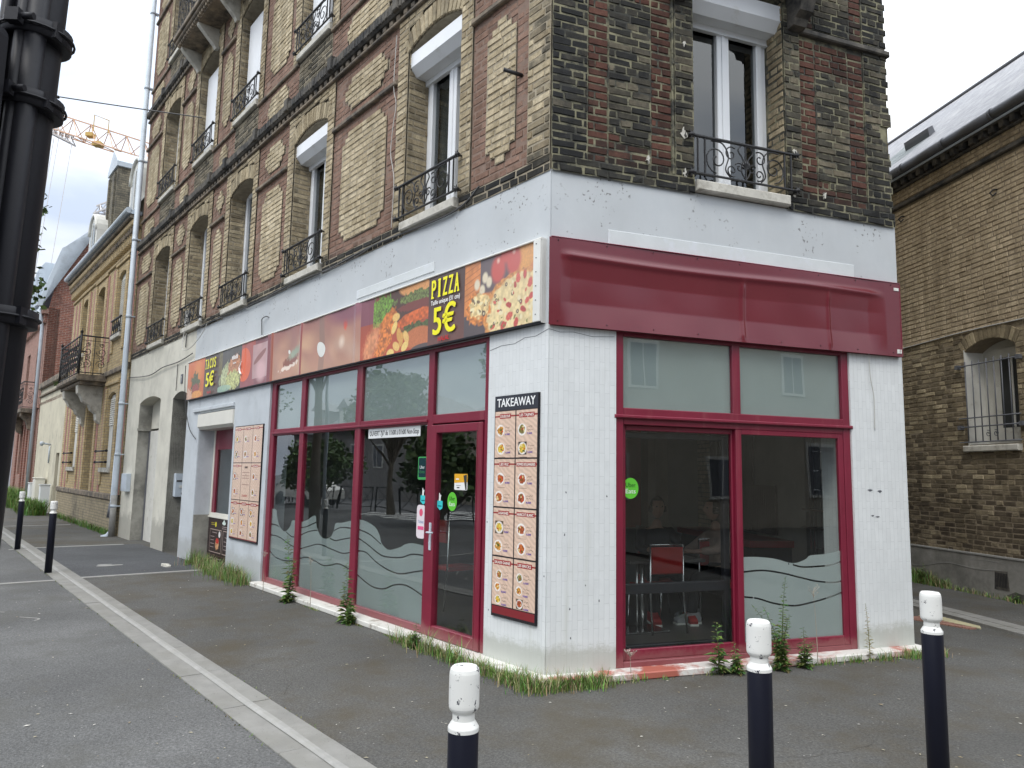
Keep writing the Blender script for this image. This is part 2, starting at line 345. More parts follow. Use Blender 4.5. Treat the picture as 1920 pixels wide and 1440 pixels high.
mat('litter', (.6, .58, .52), .8, .3, 20, .1, 30)
# ground
def asphalt(name, base, moss=None, moss_r=(.55, .75), agg=.24, spots=(.32, .31, .29)):
    m, t, p, o = nodes_of(name)
    tc = t.nodes.new('ShaderNodeTexCoord'); tc.name = 'TC'
    c = mixc(t, 1, base, ramp2(t, noise(t, .55, 8, .6), .3, .72, (.70, .70, .70, 1), (1.22, 1.22, 1.22, 1)), 'MULTIPLY')
    vo = t.nodes.new('ShaderNodeTexVoronoi'); vo.inputs['Scale'].default_value = 110; t.links.new(tc.outputs['Object'], vo.inputs['Vector'])
    sc = t.nodes.new('ShaderNodeSeparateColor'); t.links.new(vo.outputs['Color'], sc.inputs[0])
    c = mixc(t, agg, c, ramp2(t, sc.outputs[0], .0, 1, (.25, .25, .25, 1), (2.0, 2.0, 1.95, 1)), 'MULTIPLY')
    c = mixc(t, 1, c, ramp2(t, noise(t, 60, 3, .5), .3, .7, (.75, .75, .75, 1), (1.3, 1.3, 1.3, 1)), 'MULTIPLY')
    v2 = t.nodes.new('ShaderNodeTexVoronoi'); v2.inputs['Scale'].default_value = 26; t.links.new(tc.outputs['Object'], v2.inputs['Vector'])
    s2 = t.nodes.new('ShaderNodeSeparateColor'); t.links.new(v2.outputs['Color'], s2.inputs[0])
    a = ramp2(t, v2.outputs['Distance'], .10, .16, (1, 1, 1, 1), (0, 0, 0, 1)); b = ramp2(t, s2.outputs[1], .93, .95)
    c = mixc(t, mixc(t, 1, a, b, 'MULTIPLY'), c, spots)
    if moss: c = mixc(t, ramp2(t, noise(t, .9, 9, .7), *moss_r), c, moss)
    t.links.new(c, p.inputs['Base Color']); p.inputs['Roughness'].default_value = .88; p.inputs['Specular IOR Level'].default_value = .35
    b1_ = t.nodes.new('ShaderNodeBump'); b1_.inputs['Strength'].default_value = .55; b1_.inputs['Distance'].default_value = .006; t.links.new(vo.outputs['Distance'], b1_.inputs['Height'])
    b2_ = t.nodes.new('ShaderNodeBump'); b2_.inputs['Strength'].default_value = .5; b2_.inputs['Distance'].default_value = .05
    t.links.new(noise(t, 1.3, 5), b2_.inputs['Height']); t.links.new(b1_.outputs[0], b2_.inputs['Normal']); t.links.new(b2_.outputs[0], p.inputs['Normal'])
    return m
asphalt('asphalt_lot', (.108, .108, .107), (.085, .083, .075), (.5, .7)); asphalt('asphalt_walk', (.085, .083, .078), (.070, .058, .038), (.46, .68))
asphalt('asphalt_patch', (.068, .07, .074), None); asphalt('asphalt_road', (.11, .11, .112))
mat('kerb_stone', (.225, .22, .205), .9, .2, 4, .5, 90, stain=(.19, .185, .165), sscale=1.8, srange=(.45, .65), speck=((.12, .12, .11), 120, .62))
mat('kerb_worn', (.285, .28, .265), .85, .2, 9, .4, 70, stain=(.27, .265, .245), sscale=6, srange=(.45, .6))
mat('leaf', None, .55, .2, 20, 0, vcol=True, spec=.35)
mat('bark', (.13, .11, .085), .9, .3, 12, .6, 30)
mat('skin', (.27, .155, .11), .55, .06, 8, .05, 60)  # skin colour itself darkened so the heads look dim inside the shop
mat('cloth', None, .9, .12, 30, .3, 200, vcol=True)
for nm, c in (('cloth_dark', (.02, .02, .026)), ('cloth_beige', (.30, .22, .18)), ('cloth_black', (.01, .01, .012)), ('cloth_red', (.30, .02, .02)), ('cloth_grey', (.3, .3, .31)), ('hair', (.012, .009, .008))):
    mat(nm, c, .85, .15, 20, .3, 150)
# ------------------------------------------------------------ brickwork
def bricks(mb, ext, z0, z1, n, m, soot=0, mp=None, row=.0715, L=.215, H=.105, jt=.011, jit=.003, seed=0, tone=(.15, .9), depth=.012, proud=.0, gap=.0065, mo=0):
    """ext(zmid,k) -> list of (a0,a1) spans of the course; soot number or f(a,z)"""
    r = random.Random(seed+int(z0*100)); mp = mp or (lambda a, z, d: (a, d, z))
    k0 = round(z0/row); k1 = round(z1/row)
    for k in range(k0, k1):
        za, zb = k*row+jt/2, (k+1)*row-jt/2
        for a0, a1 in ext((za+zb)/2, k):
            if a1-a0 < .03: continue
            mb.face([mp(a0, za-jt/2, n-gap), mp(a1, za-jt/2, n-gap), mp(a1, zb+jt/2, n-gap), mp(a0, zb+jt/2, n-gap)], mo)
            a = a0-(0 if k % 2 else H/2)*r.uniform(.6, 1); st = k % 2
            while a < a1-.02:
                w = (L if st or r.random() < .12 else H)+r.uniform(-.006, .006)
                if st and r.random() < .12: w = H
                x0, x1 = max(a, a0)+jt/2, min(a+w+jt, a1)-jt/2
                a += w+jt
                if x1-x0 < .02: continue
                if k % 2 == 0: st = 1-st if r.random() < .75 else st
                d = n+r.uniform(-.004, .004)+proud; b = r.uniform(.004, .009)
                J = lambda: r.uniform(-jit, jit)
                q = [(x0, za), (x1, za), (x1, zb), (x0, zb)]
                q = [(x+J(), z+J()) for x, z in q]
                f = [(x+(b if i in (0, 3) else -b), z+(b if i < 2 else -b), d+J()*.6) for i, (x, z) in enumerate(q)]
                s = soot((x0+x1)/2, za) if callable(soot) else soot
                col = (r.uniform(*tone), max(0, min(1, s+r.uniform(-.22, .22))), r.random())
                i = len(mb.v)
                mb.v += [mp(x, z, d-depth) for x, z in q]+[mp(x, z, dd) for x, z, dd in f]
                for fc in ((7, 6, 5, 4), (0, 4, 5, 1), (1, 5, 6, 2), (2, 6, 7, 3), (3, 7, 4, 0)):
                    mb.f.append(tuple(i+t for t in fc)); mb.m.append(m); mb.c.append(col); mb.sm.append(False)
def rect(a0, a1): return lambda z, k: [(a0, a1)]
def stepped(a0, a1, z0, z1, s=.075, rows=3):
    def e(z, k):
        t = min(z-z0, z1-z)/.0715
        ins = s*2 if t < 1 else s if t < 2 else 0 if t < 90 else 0
        return [(a0+ins, a1-ins)]
    return e
def minus(a0, a1, holes):
    """holes: (h0,h1,zlo,zhi)"""
    def e(z, k):
        sp = [(a0, a1)]
        for h0, h1, l, h in holes:
            if l <= z <= h:
                o = []
                for p, q in sp:
                    if h1 <= p or h0 >= q: o.append((p, q))
                    else:
                        if h0 > p: o.append((p, h0))
                        if h1 < q: o.append((h1, q))
                sp = o
        return sp
    return e
def backing(mb, a0, a1, z0, z1, holes, y0, y1, m=0):
    xs = sorted({a0, a1, *[max(a0, min(a1, h[0])) for h in holes], *[max(a0, min(a1, h[1])) for h in holes]})
    for x0, x1 in zip(xs, xs[1:]):
        if x1-x0 < 1e-6: continue
        xm = (x0+x1)/2; cuts = sorted([(h[2], h[3]) for h in holes if h[0] < xm < h[1]]); z = z0
        for l, h in cuts:
            if l > z: mb.box(x0, x1, y0, y1, z, min(l, z1), m)
            z = max(z, h)
        if z < z1: mb.box(x0, x1, y0, y1, z, z1, m)
def arch_fill(mb, u0, u1, zs, zc, y0, y1, m=0, n=10):
    """two spandrels that close a rectangular hole (top zc+.02) down to a segmental arch"""
    w = (u1-u0)/2; rise = zc-zs; rad = (w*w+rise*rise)/(2*rise); cz = zc-rad; um = (u0+u1)/2; top = zc+.03
    for s in (-1, 1):
        pts = []
        for k in range(n+1):
            x = um+s*w*k/n; pts.append((x, cz+math.sqrt(max(rad*rad-(x-um)**2, 0))))
        mb.prism(pts+[(um+s*w, top), (um, top)], y0, y1, m)
    return rad, cz
def voussoirs(mb, u0, u1, zs, zc, n, m, h=.22, soot=0, seed=1, num=None, depth=.016):
    r = random.Random(seed); w = (u1-u0)/2; rise = zc-zs; rad = (w*w+rise*rise)/(2*rise); cz = zc-rad; um = (u0+u1)/2
    A = math.asin(w/rad)*1.03; num = num or int(2*A*rad/.072)
    for k in range(num):
        t0 = -A+2*A*k/num+.005/rad; t1 = -A+2*A*(k+1)/num-.005/rad; ra, rb = rad+.004, rad+h+r.uniform(-.006, .006); d = n+r.uniform(-.003, .003)
        P = lambda t, q: (um+q*math.sin(t), cz+q*math.cos(t))
        q = [P(t0, ra), P(t1, ra), P(t1, rb), P(t0, rb)]; cx = sum(a for a, _ in q)/4; cy = sum(b for _, b in q)/4
        i = len(mb.v); mb.v += [(x, d-depth, z) for x, z in q]+[(x+(cx-x)*.16, d, z+(cy-z)*.06) for x, z in q]
        col = (r.uniform(.2, .9), max(0, soot+r.uniform(-.2, .2)), 0)
        for fc in ((7, 6, 5, 4), (0, 4, 5, 1), (1, 5, 6, 2), (2, 6, 7, 3), (3, 7, 4, 0)):
            mb.f.append(tuple(i+t for t in fc)); mb.m.append(m); mb.c.append(col); mb.sm.append(False)

BLD = thing('corner_building', 'four-storey corner apartment house of sooty cream and red brick above a pizza takeaway shopfront', 'building', TOP)
FL = 3.36                                   # storey height
WIN = [(1.36, 2.40), (4.47, 5.57), (7.22, 8.33), (9.54, 10.70), (12.12, 13.32)]
ZS, ZSP, ZC = 4.27, 6.27, 6.39              # sill, springing, crown of the first-floor windows
NF = 3
# --- long facade
g = random.Random(3)
def sootA(a, z):
    s = max(0, .55-a*1.1)*.9
    s += .55*math.exp(-((z-4.24)/.10)**2)
    for f in range(NF): s += .45*math.exp(-((z-(6.98+FL*f))/.16)**2)
    return s+.05
mbA = MB()
holes = [(u0, u1, ZS+FL*f, ZC+.03+FL*f) for f in range(NF) for u0, u1 in WIN]
backing(mbA, .0, 15.0, 4.16, 14.4, holes, -.42, -.012, 0)
for f in range(NF):
    dz = FL*f
    zlim = lambda u: 6.6+u*.52              # above this line nothing of the wall is seen: plain courses
    bays = [(.0, 1.36), (2.40, 4.47), (5.57, 7.22), (8.33, 9.54), (10.70, 12.12), (13.32, 15.0)]
    for bi, (b0, b1) in enumerate(bays):
        if zlim(b1)+1.6 < 4.2+dz: continue
        jl = b0+(.0 if bi == 0 else .22); jr = b1-(.0 if bi == 5 else .20)
        if bi == 0: jl, jr = .30, 1.16
        p0, p1 = {0: (.48, .92), 1: (2.86, 4.0), 2: (5.95, 6.76), 3: (8.70, 9.14), 4: (11.1, 11.72), 5: (13.78, 14.7)}[bi]
        # red field around cream panels
        lo, hi, slo, shi = 4.40+dz, 5.83+dz, 6.15+dz, 6.58+dz
        bricks(mbA, minus(jl, jr, [(p0, p1, lo, hi), (p0, p1, slo, shi), (p0, p1, 7.06+dz, 7.36+dz)]), (4.30 if f == 0 else 4.19)+dz, 6.72+dz, 0, 2, lambda a, z: sootA(a, z)*.8, seed=bi*7+f, tone=(.3, .8), jit=.002, mo=6, gap=.0035)
        bricks(mbA, stepped(p0, p1, lo, hi), lo, hi, .016, 1, lambda a, z: sootA(a, z)*.5, seed=bi*9+f, tone=(.35, 1))
        bricks(mbA, stepped(p0+.03, p1-.03, slo, shi), slo, shi, .016, 1, lambda a, z: sootA(a, z)*.5, seed=bi*11+f, tone=(.35, 1))
        # the missing corners of the stepped panels are red
        for e, zz in (((lo, hi), 0), ((slo, shi), 0)):
            for q0, q1 in ((e[0]-.02, e[0]+.16), (e[1]-.16, e[1]+.02)):
                bricks(mbA, lambda z, k, a=p0, b=p1: [(a-.01, a+.15), (b-.15, b+.01)], q0, q1, -.002, 2, .2, seed=bi+f, tone=(.3, .8), jit=.002, mo=6, gap=.0035)
        # jamb and corner pilasters
        for a, b in ([(.0, .30), (1.16, 1.36)] if bi == 0 else [(b0, jl), (jr, b1)] if bi < 5 else [(b0, jl)]):
            bricks(mbA, rect(a, b), (4.30 if f == 0 else 4.19)+dz, 6.72+dz, .022, 1, sootA, seed=int(a*50)+f, tone=(.1, .95), jit=.0035)
        # band between the storeys
        bricks(mbA, minus(b0, b1, [(p0, p1, 7.06+dz, 7.40+dz)]), 6.99+dz, 7.56+dz, 0, 2, .15, seed=bi*5+f, tone=(.3, .8), mo=6, gap=.0035)
        bricks(mbA, stepped(p0, p1, 7.04+dz, 7.42+dz, .05), 7.04+dz, 7.42+dz, .014, 1, .1, seed=bi*3+f, tone=(.3, 1))
        # string course on the pier and ledge under the next floor
        mbA.bbox(jl, jr, -.01, .05, 5.985+dz, 6.045+dz, .012, 3); mbA.bbox(b0, b1, -.01, .04, 7.50+dz, 7.555+dz, .012, 3)
    for wi, (u0, u1) in enumerate(WIN):
        if zlim(u1)+1.6 < 4.2+dz: continue
        arch_fill(mbA, u0, u1, ZSP+dz, ZC+dz, -.42, -.012, 0)
        voussoirs(mbA, u0, u1, ZSP+dz, ZC+dz, .022, 1, .23, .26, seed=wi+f*7)
        # bricks in the spandrels, beside and above the arch
        def ex(z, k, u0=u0, u1=u1, dz=dz):
            w = (u1-u0)/2; rise = ZC-ZSP; rad = (w*w+rise*rise)/(2*rise); cz = ZC+dz-rad; rr = rad+.245
            um = (u0+u1)/2; h = z-cz
            if h >= rr: return [(u0, u1)]
            x = math.sqrt(rr*rr-h*h)
            return [(u0, um-x), (um+x, u1)] if x < w else []
        bricks(mbA, ex, ZSP+dz, 6.72+dz, .020, 1, lambda a, z: sootA(a, z)+.1, seed=wi*3+f)
        bricks(mbA, rect(u0, u1), 6.99+dz, ZS+FL+dz-.02, .008, 4, .05, seed=wi*13+f, tone=(.3, 1))
        # reveals in brick (far jamb faces the camera), soffit dark
        bricks(mbA, rect(.0, .26), ZS+dz, ZSP+dz+.02, .008, 1, .28, mp=lambda a, z, d, u1=u1: (u1-d, -a, z), seed=wi*17+f, tone=(.0, .7))
        bricks(mbA, rect(.0, .26), ZS+dz, ZSP+dz+.02, .008, 1, .28, mp=lambda a, z, d, u0=u0: (u0+d, -a, z), seed=wi*19+f, tone=(.0, .7))
    # cornice: dentilled label, sooty soldier band; it steps up over every window
    mbA.bbox(-.05, 15.0, -.01, .055, 6.72+dz, 6.765+dz, .01, 3)
    for k in range(int(15/.16)):
        u = .02+k*.16; mbA.bbox(u, u+.08, -.01, .05, 6.765+dz, 6.83+dz, .008, 3)
    mbA.bbox(-.05, 15.0, -.01, .085, 6.83+dz, 6.985+dz, .02, 5)
    for k in range(int(15/.075)):
        u = .0+k*.075; mbA.bbox(u+.004, u+.071, -.01, .10+g.uniform(-.006, .006), 6.855+dz, 6.975+dz+g.uniform(-.006, .003), .008, 5)
    for u0, u1 in WIN:
        mbA.bbox(u0-.24, u0-.12, 0, .125, 6.84+dz, 7.03+dz, .012, 5); mbA.bbox(u1+.12, u1+.24, 0, .125, 6.84+dz, 7.03+dz, .012, 5)
# bottom sooty courses just over the fascia
bricks(mbA, minus(0, 15, [(a-.02, b+.02, 4.1, 4.6) for a, b in WIN]), 4.16, 4.31, .014, 4, .62, seed=91, tone=(.0, .8), jit=.005)
wallA = obj('brick_wall', mbA, ['mortar_grey', 'cream_brick', 'red_brick', 'moulding', 'sooty_brick', 'lintel_dark', 'mortar_pink'], BLD, FA)

# --- short facade (very sooty)
mbB = MB(flip=True)
BW = [(1.41, 2.45)]
holesB = [(u0, u1, ZS-.02+FL*f, ZC+.03+FL*f) for f in range(NF) for u0, u1 in BW]
backing(mbB, 0.012, 3.76, 4.16, 14.4, holesB, -.42, -.010, 0)
sB = lambda s: (lambda a, z: s+.35*math.exp(-((z-4.3)/.12)**2)+.25*math.exp(-((z-6.1)/.2)**2))
for f in range(2):
    dz = FL*f; zt = 6.75+dz if f == 0 else 8.6
    Z0 = 4.29 if f == 0 else 6.99+.2
    bricks(mbB, rect(.0, .34), Z0, zt, .010, 4, sB(.72), seed=1+f, jit=.0045, tone=(0, .9))
    bricks(mbB, rect(.34, .54), Z0, zt, -.002, 2, sB(.25), seed=2+f, tone=(.1, .95))
    bricks(mbB, rect(.97, 1.185), Z0, zt, -.002, 2, sB(.25), seed=3+f, tone=(.1, .95))
    bricks(mbB, lambda z, k, q=4.50+dz: [(.54, .97)] if z < q and f == 0 else [], Z0, 4.50, -.002, 2, sB(.35), seed=4+f)
    def pn(z, k, lo=4.50+dz, hi=5.92+dz):
        if z < lo+.07: return [(.66, .97)]
        if z > hi-.07: return [(.54, .80)]
        return [(.54, .97)]
    bricks(mbB, lambda z, k: [(.54, .66)] if z < 4.57+dz else [(.80, .97)] if z > 5.85+dz else [], 4.50+dz, 5.92+dz, -.002, 2, sB(.3), seed=45+f)
    bricks(mbB, lambda z, k: [(2.84, 2.98)] if z < 4.50+dz else [(3.10, 3.26)] if z > 5.55+dz else [], 4.43+dz, 5.62+dz, -.002, 2, sB(.3), seed=46+f)
    bricks(mbB, pn, (4.50 if f == 0 else 7.2), 5.92+dz, .006, 4, sB(.50), seed=5+f, jit=.0045, tone=(.0, 1))
    bricks(mbB, rect(.54, .97), 5.92+dz, zt, -.002, 2, sB(.3), seed=6+f)
    bricks(mbB, rect(1.21, 1.41), Z0, 6.24+dz, .020, 4, sB(.42), seed=7+f, jit=.0045, tone=(.1, 1))
    bricks(mbB, rect(2.45, 2.64), Z0, 6.24+dz, .020, 4, sB(.30), seed=8+f, jit=.0045, tone=(.2, 1))
    bricks(mbB, rect(2.64, 2.84), Z0, 5.97+dz, -.002, 2, sB(.20), seed=9+f, tone=(.2, .95))
    bricks(mbB, rect(3.26, 3.46), Z0, 5.97+dz, -.002, 2, sB(.32), seed=10+f, tone=(.1, .9))
    bricks(mbB, lambda z, k, q=4.42: [(2.84, 3.26)] if z < q else [], Z0, 4.43, -.002, 2, sB(.3), seed=11+f)
    def pr(z, k, lo=4.43+dz, hi=5.62+dz):
        if z < lo+.07: return [(2.98, 3.26)]
        if z > hi-.07: return [(2.84, 3.10)]
        return [(2.84, 3.26)]
    bricks(mbB, pr, (4.43 if f == 0 else 7.2), 5.62+dz, .006, 4, sB(.30), seed=12+f, jit=.0045, tone=(.1, 1))
    bricks(mbB, rect(2.84, 3.26), 5.62+dz, 5.97+dz, -.002, 2, sB(.3), seed=13+f)
    mbB.bbox(2.64, 3.80, -.01, .045, 5.98+dz, 6.04+dz, .012, 5)
    bricks(mbB, rect(2.64, 2.84), 6.05+dz, zt, -.002, 2, sB(.35), seed=14+f); bricks(mbB, rect(2.84, 3.3), 6.05+dz, zt, .006, 4, sB(.3), seed=15+f); bricks(mbB, rect(3.3, 3.46), 6.05+dz, zt, -.002, 2, sB(.35), seed=16+f)
    # ragged quoin at the free end: every course ends somewhere else
    qr = random.Random(5)
    def quoin(z, k):
        e = 3.775+(.012 if k % 2 else -.008)+qr.uniform(-.006, .006)
        if 4.92 < z < 5.06: e = 3.69
        if 5.06 <= z < 5.19: e = 3.66
        if 5.19 <= z < 5.33: e = 3.81
        return [(3.46, e)]
    bricks(mbB, quoin, Z0, zt, .010, 4, sB(.5), seed=17+f, jit=.005, tone=(0, 1), depth=.05)
    for u0, u1 in BW:
        arch_fill(mbB, u0, u1, ZSP+dz, ZC+dz, -.42, -.010, 0); voussoirs(mbB, u0, u1, ZSP+dz, ZC+dz, .02, 4, .23, .3, seed=3)
        bricks(mbB, rect(.0, .24), ZS+dz, ZSP+dz+.02, .008, 1, .15, mp=lambda a, z, d, u1=u1: (u1-d, -a, z), seed=21+f, tone=(.1, .8), jit=.005)
        bricks(mbB, rect(.0, .24), ZS+dz, ZSP+dz+.02, .008, 4, .2, mp=lambda a, z, d, u0=u0: (u0+d, -a, z), seed=22+f)
bricks(mbB, minus(0, 3.79, [(1.41, 2.45, 4.1, 4.6)]), 4.16, 4.29, .026, 4, .72, seed=93, tone=(.0, .7), jit=.007)
# crack of yellow mortar beside the left jamb, plaster round the iron anchors, broken hole
for z in np.arange(4.3, 6.6, .05):
    w = .012+.008*g.random(); mbB.prism([(1.19-w/2+g.uniform(-.004, .004), z), (1.194+w/2, z), (1.194+w/2+g.uniform(-.005, .003), z+.051), (1.19-w/2, z+.051)], -.01, .008+g.uniform(0, .007), 0)
for u, z, s in ((1.30, 4.69, .07), (1.31, 4.32, .05), (2.55, 4.72, .06), (2.53, 4.30, .045), (1.31, 5.57, .035), (.93, 4.39, .04), (2.90, 4.36, .045)):
    pts = [(u+s*(.25+.8*g.random())*math.cos(t)*.6, z+s*(.3+.8*g.random())*math.sin(t)) for t in np.linspace(0, 6.0, 15)]
    mbB.prism(pts, .0, .024, 8); mbB.prism([(u+.012+(a-u)*.4, z-.01+(b_-z)*.45) for a, b_ in pts], .0, .0255, 5)
wallB = obj('brick_wall', mbB, ['mortar_cream', 'cream_brick', 'deep_red_brick', 'moulding', 'sooty_brick', 'lintel_dark', 'ochre_brick', 'fascia_clean', 'stone_sill'], BLD, FB)
# --- rear and hidden walls, roof
mbx = MB()
def wpt(fr, x, y): v = fr @ Vector((x, y, 0)); return (v.x-OC[0], v.y-OC[1])
PB_ = [wpt(FB, 3.76, 0.0), wpt(FB, 3.76+2.2, 9.5), wpt(FA, 15.0, -8), wpt(FA, 15.0, 0)]
for a, b in zip(PB_, PB_[1:]):
    d = Vector((b[0]-a[0], b[1]-a[1], 0)); nn = Vector((-d.y, d.x, 0)).normalized()*.3
    mbx.face([(a[0], a[1], 0), (b[0], b[1], 0), (b[0], b[1], 14.4), (a[0], a[1], 14.4)])
brickshader('rear_brick', (.30, .25, .16), (.36, .3, .2), (.2, .17, .12))
obj('rear_wall', mbx, 'rear_brick', BLD, TOP)
mbx = MB(); P0 = [(0, 0)]+PB_
top = [(x, y, 14.41) for x, y in P0]; mbx.face(top); cx, cy = 0, 4.5
inn = [((x*.8+(-2.8)*.2), (y*.8+6*.2), 16.6) for x, y in P0]
for k in range(len(P0)): j = (k+1) % len(P0); mbx.face([top[k], top[j], inn[j], inn[k]])
mbx.face(inn); obj('mansard_roof', mbx, 'slate', BLD, TOP)

# ------------------------------------------------------------ upper windows (frame > pane, curtain, shutter box)
def casement(w, h, side_open=0):
    f = MB(); d = .06
    f.bbox(0, .055, -d, 0, 0, h, .004); f.bbox(w-.055, w, -d, 0, 0, h, .004); f.bbox(.055, w-.055, -d, 0, h-.055, h, .004); f.bbox(.055, w-.055, -d, 0, 0, .06, .004)
    m = w/2
    for a, b in ((.056, m-.004), (m+.004, w-.056)):
        f.bbox(a, a+.07, -d+.01, .018, .062, h-.057, .006); f.bbox(b-.07, b, -d+.01, .018, .062, h-.057, .006)
        f.bbox(a+.07, b-.07, -d+.01, .018, h-.13, h-.057, .006); f.bbox(a+.07, b-.07, -d+.01, .018, .062, .14, .006)
    f.bbox(m-.02, m+.02, .018, .03, .062, h-.057, .004)
    return f
def pane_mb(w, h):
    p = MB()
    for a, b in ((.12, w/2-.07), (w/2+.07, w-.12)): p.box(a, b, -.035, -.029, .135, h-.125)
    return p
def curtain_mb(w, h, both=True):
    c = MB(); n = 40
    for a, b in ((.07, w*.27), (w*.73, w-.07)) if both else ((.07, w*.42),):
        P = [(a+(b-a)*k/n, -.14+.018*math.sin(k*1.3)+.01*math.sin(k*.7+1)) for k in range(n+1)]
        for k in range(n): c.face([(*P[k], .07), (*P[k+1], .07), (*P[k+1], h-.08), (*P[k], h-.08)], smooth=True)
    return c
def box_mb(w):
    b = MB(); pr = [(-.01, 0), (-.19, 0), (-.25, .07), (-.25, .26), (-.01, .26)]
    pr = [(-.245, .0), (-.08, .0), (-.0, .09), (-.0, .25), (-.245, .25)]
    b.prism(pr, 0, w, axis='x'); b.box(.0, w, -.245, -.20, -.06, .0); return b
W_, H_ = 1.08, ZSP-ZS+.12
MF, MP_, MC, MC2, MX = casement(W_, H_).mesh('window', ['white_pvc']), pane_mb(W_, H_).mesh('pane', ['window_glass']), curtain_mb(W_, H_).mesh('curtain', ['curtain']), curtain_mb(W_, H_, False).mesh('curtain', ['curtain']), box_mb(W_).mesh('shutter_box', ['white_pvc'])
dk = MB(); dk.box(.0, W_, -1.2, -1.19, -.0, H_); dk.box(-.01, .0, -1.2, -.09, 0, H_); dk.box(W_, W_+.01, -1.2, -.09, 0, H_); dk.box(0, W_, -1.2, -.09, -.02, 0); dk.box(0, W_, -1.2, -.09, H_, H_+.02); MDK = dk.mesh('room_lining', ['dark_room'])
# wrought-iron guard, 1.1 wide, .38 high, centred on x
def spiral(cx, cz, r0, r1, a0, turns, n=22, y=0):
    return [(cx+(r0+(r1-r0)*k/n)*math.cos(a0+turns*2*math.pi*k/n), y, cz+(r0+(r1-r0)*k/n)*math.sin(a0+turns*2*math.pi*k/n)) for k in range(n+1)]
def guard_mb(w=1.14, h=.37):
    b = MB(); hw = w/2
    b.bbox(-hw-.05, hw+.05, -.014, .014, h-.02, h, .004); b.bbox(-hw-.05, hw+.05, -.010, .010, .0, .016, .003)
    for x in (-hw+.02, -hw+.10, hw-.10, hw-.02): b.box(x-.007, x+.007, -.007, .007, .016, h-.02)
    for s in (-1, 1):
        X = lambda x: s*x
        for (cx, cz, r0, r1, a0, tn) in ((.335, .17, .135, .022, -1.5, 1.45), (.17, .245, .075, .014, 2.2, -1.2), (.16, .09, .06, .012, -2.0, 1.3), (.075, .13, .05, .010, .5, 1.2)):
            P = spiral(cx, cz, r0, r1, a0, tn); b.tube([(X(x), y, z) for x, y, z in P], .0068, 5)
        b.tube(spline([(X(.40), 0, .335), (X(.27), 0, .33), (X(.20), 0, .22), (X(.235), 0, .09), (X(.18), 0, .02)], 7), .0068, 5)
        b.tube(spline([(X(.0), 0, .02), (X(.05), 0, .10), (X(.03), 0, .21), (X(.085), 0, .29), (X(.05), 0, .345)], 7), .0068, 5)
        b.tube(spline([(X(.47), 0, .02), (X(.46), 0, .15), (X(.475), 0, .34)], 6), .0055, 5)
        for a in (0.3, .8, 1.3): b.tube([(0, 0, .12), (X(.045*math.cos(a)), .006, .12+.06*math.sin(a)), (X(.06*math.cos(a)), .0, .12+.10*math.sin(a))], [.004, .012, .003], 5)
    b.box(-.006, .006, -.006, .006, .0, h)
    for x in (-hw-.05, hw+.05):      # rosettes in the wall
        for z in (.008, h-.01):
            b.lathe(x, 0, [(.018, z-.02), (.03, z-.008), (.03, z+.008), (.018, z+.02)], 8); b.box(x-.008, x+.008, -.07, .0, z-.008, z+.008)
            for t in range(6): b.tube([(x, .01, z), (x+.045*math.cos(t), .012, z+.045*math.sin(t))], [.012, .003], 4)
    return b
MG = guard_mb().mesh('window_guard', ['iron'])
sl = MB(); sl.bbox(0, 1.06, -.3, .07, -.10, 0.0, .012); MS = sl.mesh('window_sill', ['stone_sill'])
def upper_window(fr, u0, w, z, has_box, curt, guard=True, out=1, half=False):
    """fr = wall frame; out=-1 where the frame's y runs inward"""
    FL_ = fr @ Matrix.Translation((u0, 0, z))
    if out < 0: FL_ = FL_ @ Matrix.Translation((w, 0, 0)) @ Matrix.Rotation(math.pi, 4, 'Z')
    sx = w/W_
    o = put('window', MF, BLD, FL_ @ Matrix.Translation((0, -.26, .0)), (sx, 1, 1))
    put('pane', MP_, o, WM[o.name]); put('room_lining', MDK, o, WM[o.name])
    if curt: put('curtain', MC if curt == 1 else MC2, o, WM[o.name])
    if has_box: put('shutter_box', MX, BLD, FL_ @ Matrix.Translation((0, -.015, 1.72)), (sx, 1, 1))
    put('window_sill', MS, BLD, FL_ @ Matrix.Translation((-.0, 0, .0)), (sx*1.02, 1, 1))
    if guard: put('window_guard', MG, BLD, FL_ @ Matrix.Translation((w/2, .07, .045)), (w/1.10, 1, 1))
for f in range(NF):
    for i, (u0, u1) in enumerate(WIN):
        upper_window(FA, u0, u1-u0, ZS+.02+FL*f, (f == 0 and i < 2), [1, 1, 2, 1, 0][i], guard=not (f == 2 and i in (1, 2, 3)))
    upper_window(FB, 1.41, 1.04, ZS+.0+FL*f, f == 0, 2 if f else 0, out=-1)
# white blinds half closed in two second-floor windows
for u0, u1, z in ((9.54, 10.70, ZS+FL+.1), (4.47, 5.57, ZS+FL+.1), (7.22, 8.33, ZS+FL+.1)):
    b = MB(); b.bbox(u0+.38, u1-.12, -.14, -.10, z, z+1.72, .006); obj('window_blind', b, 'white_pvc', BLD, FA)

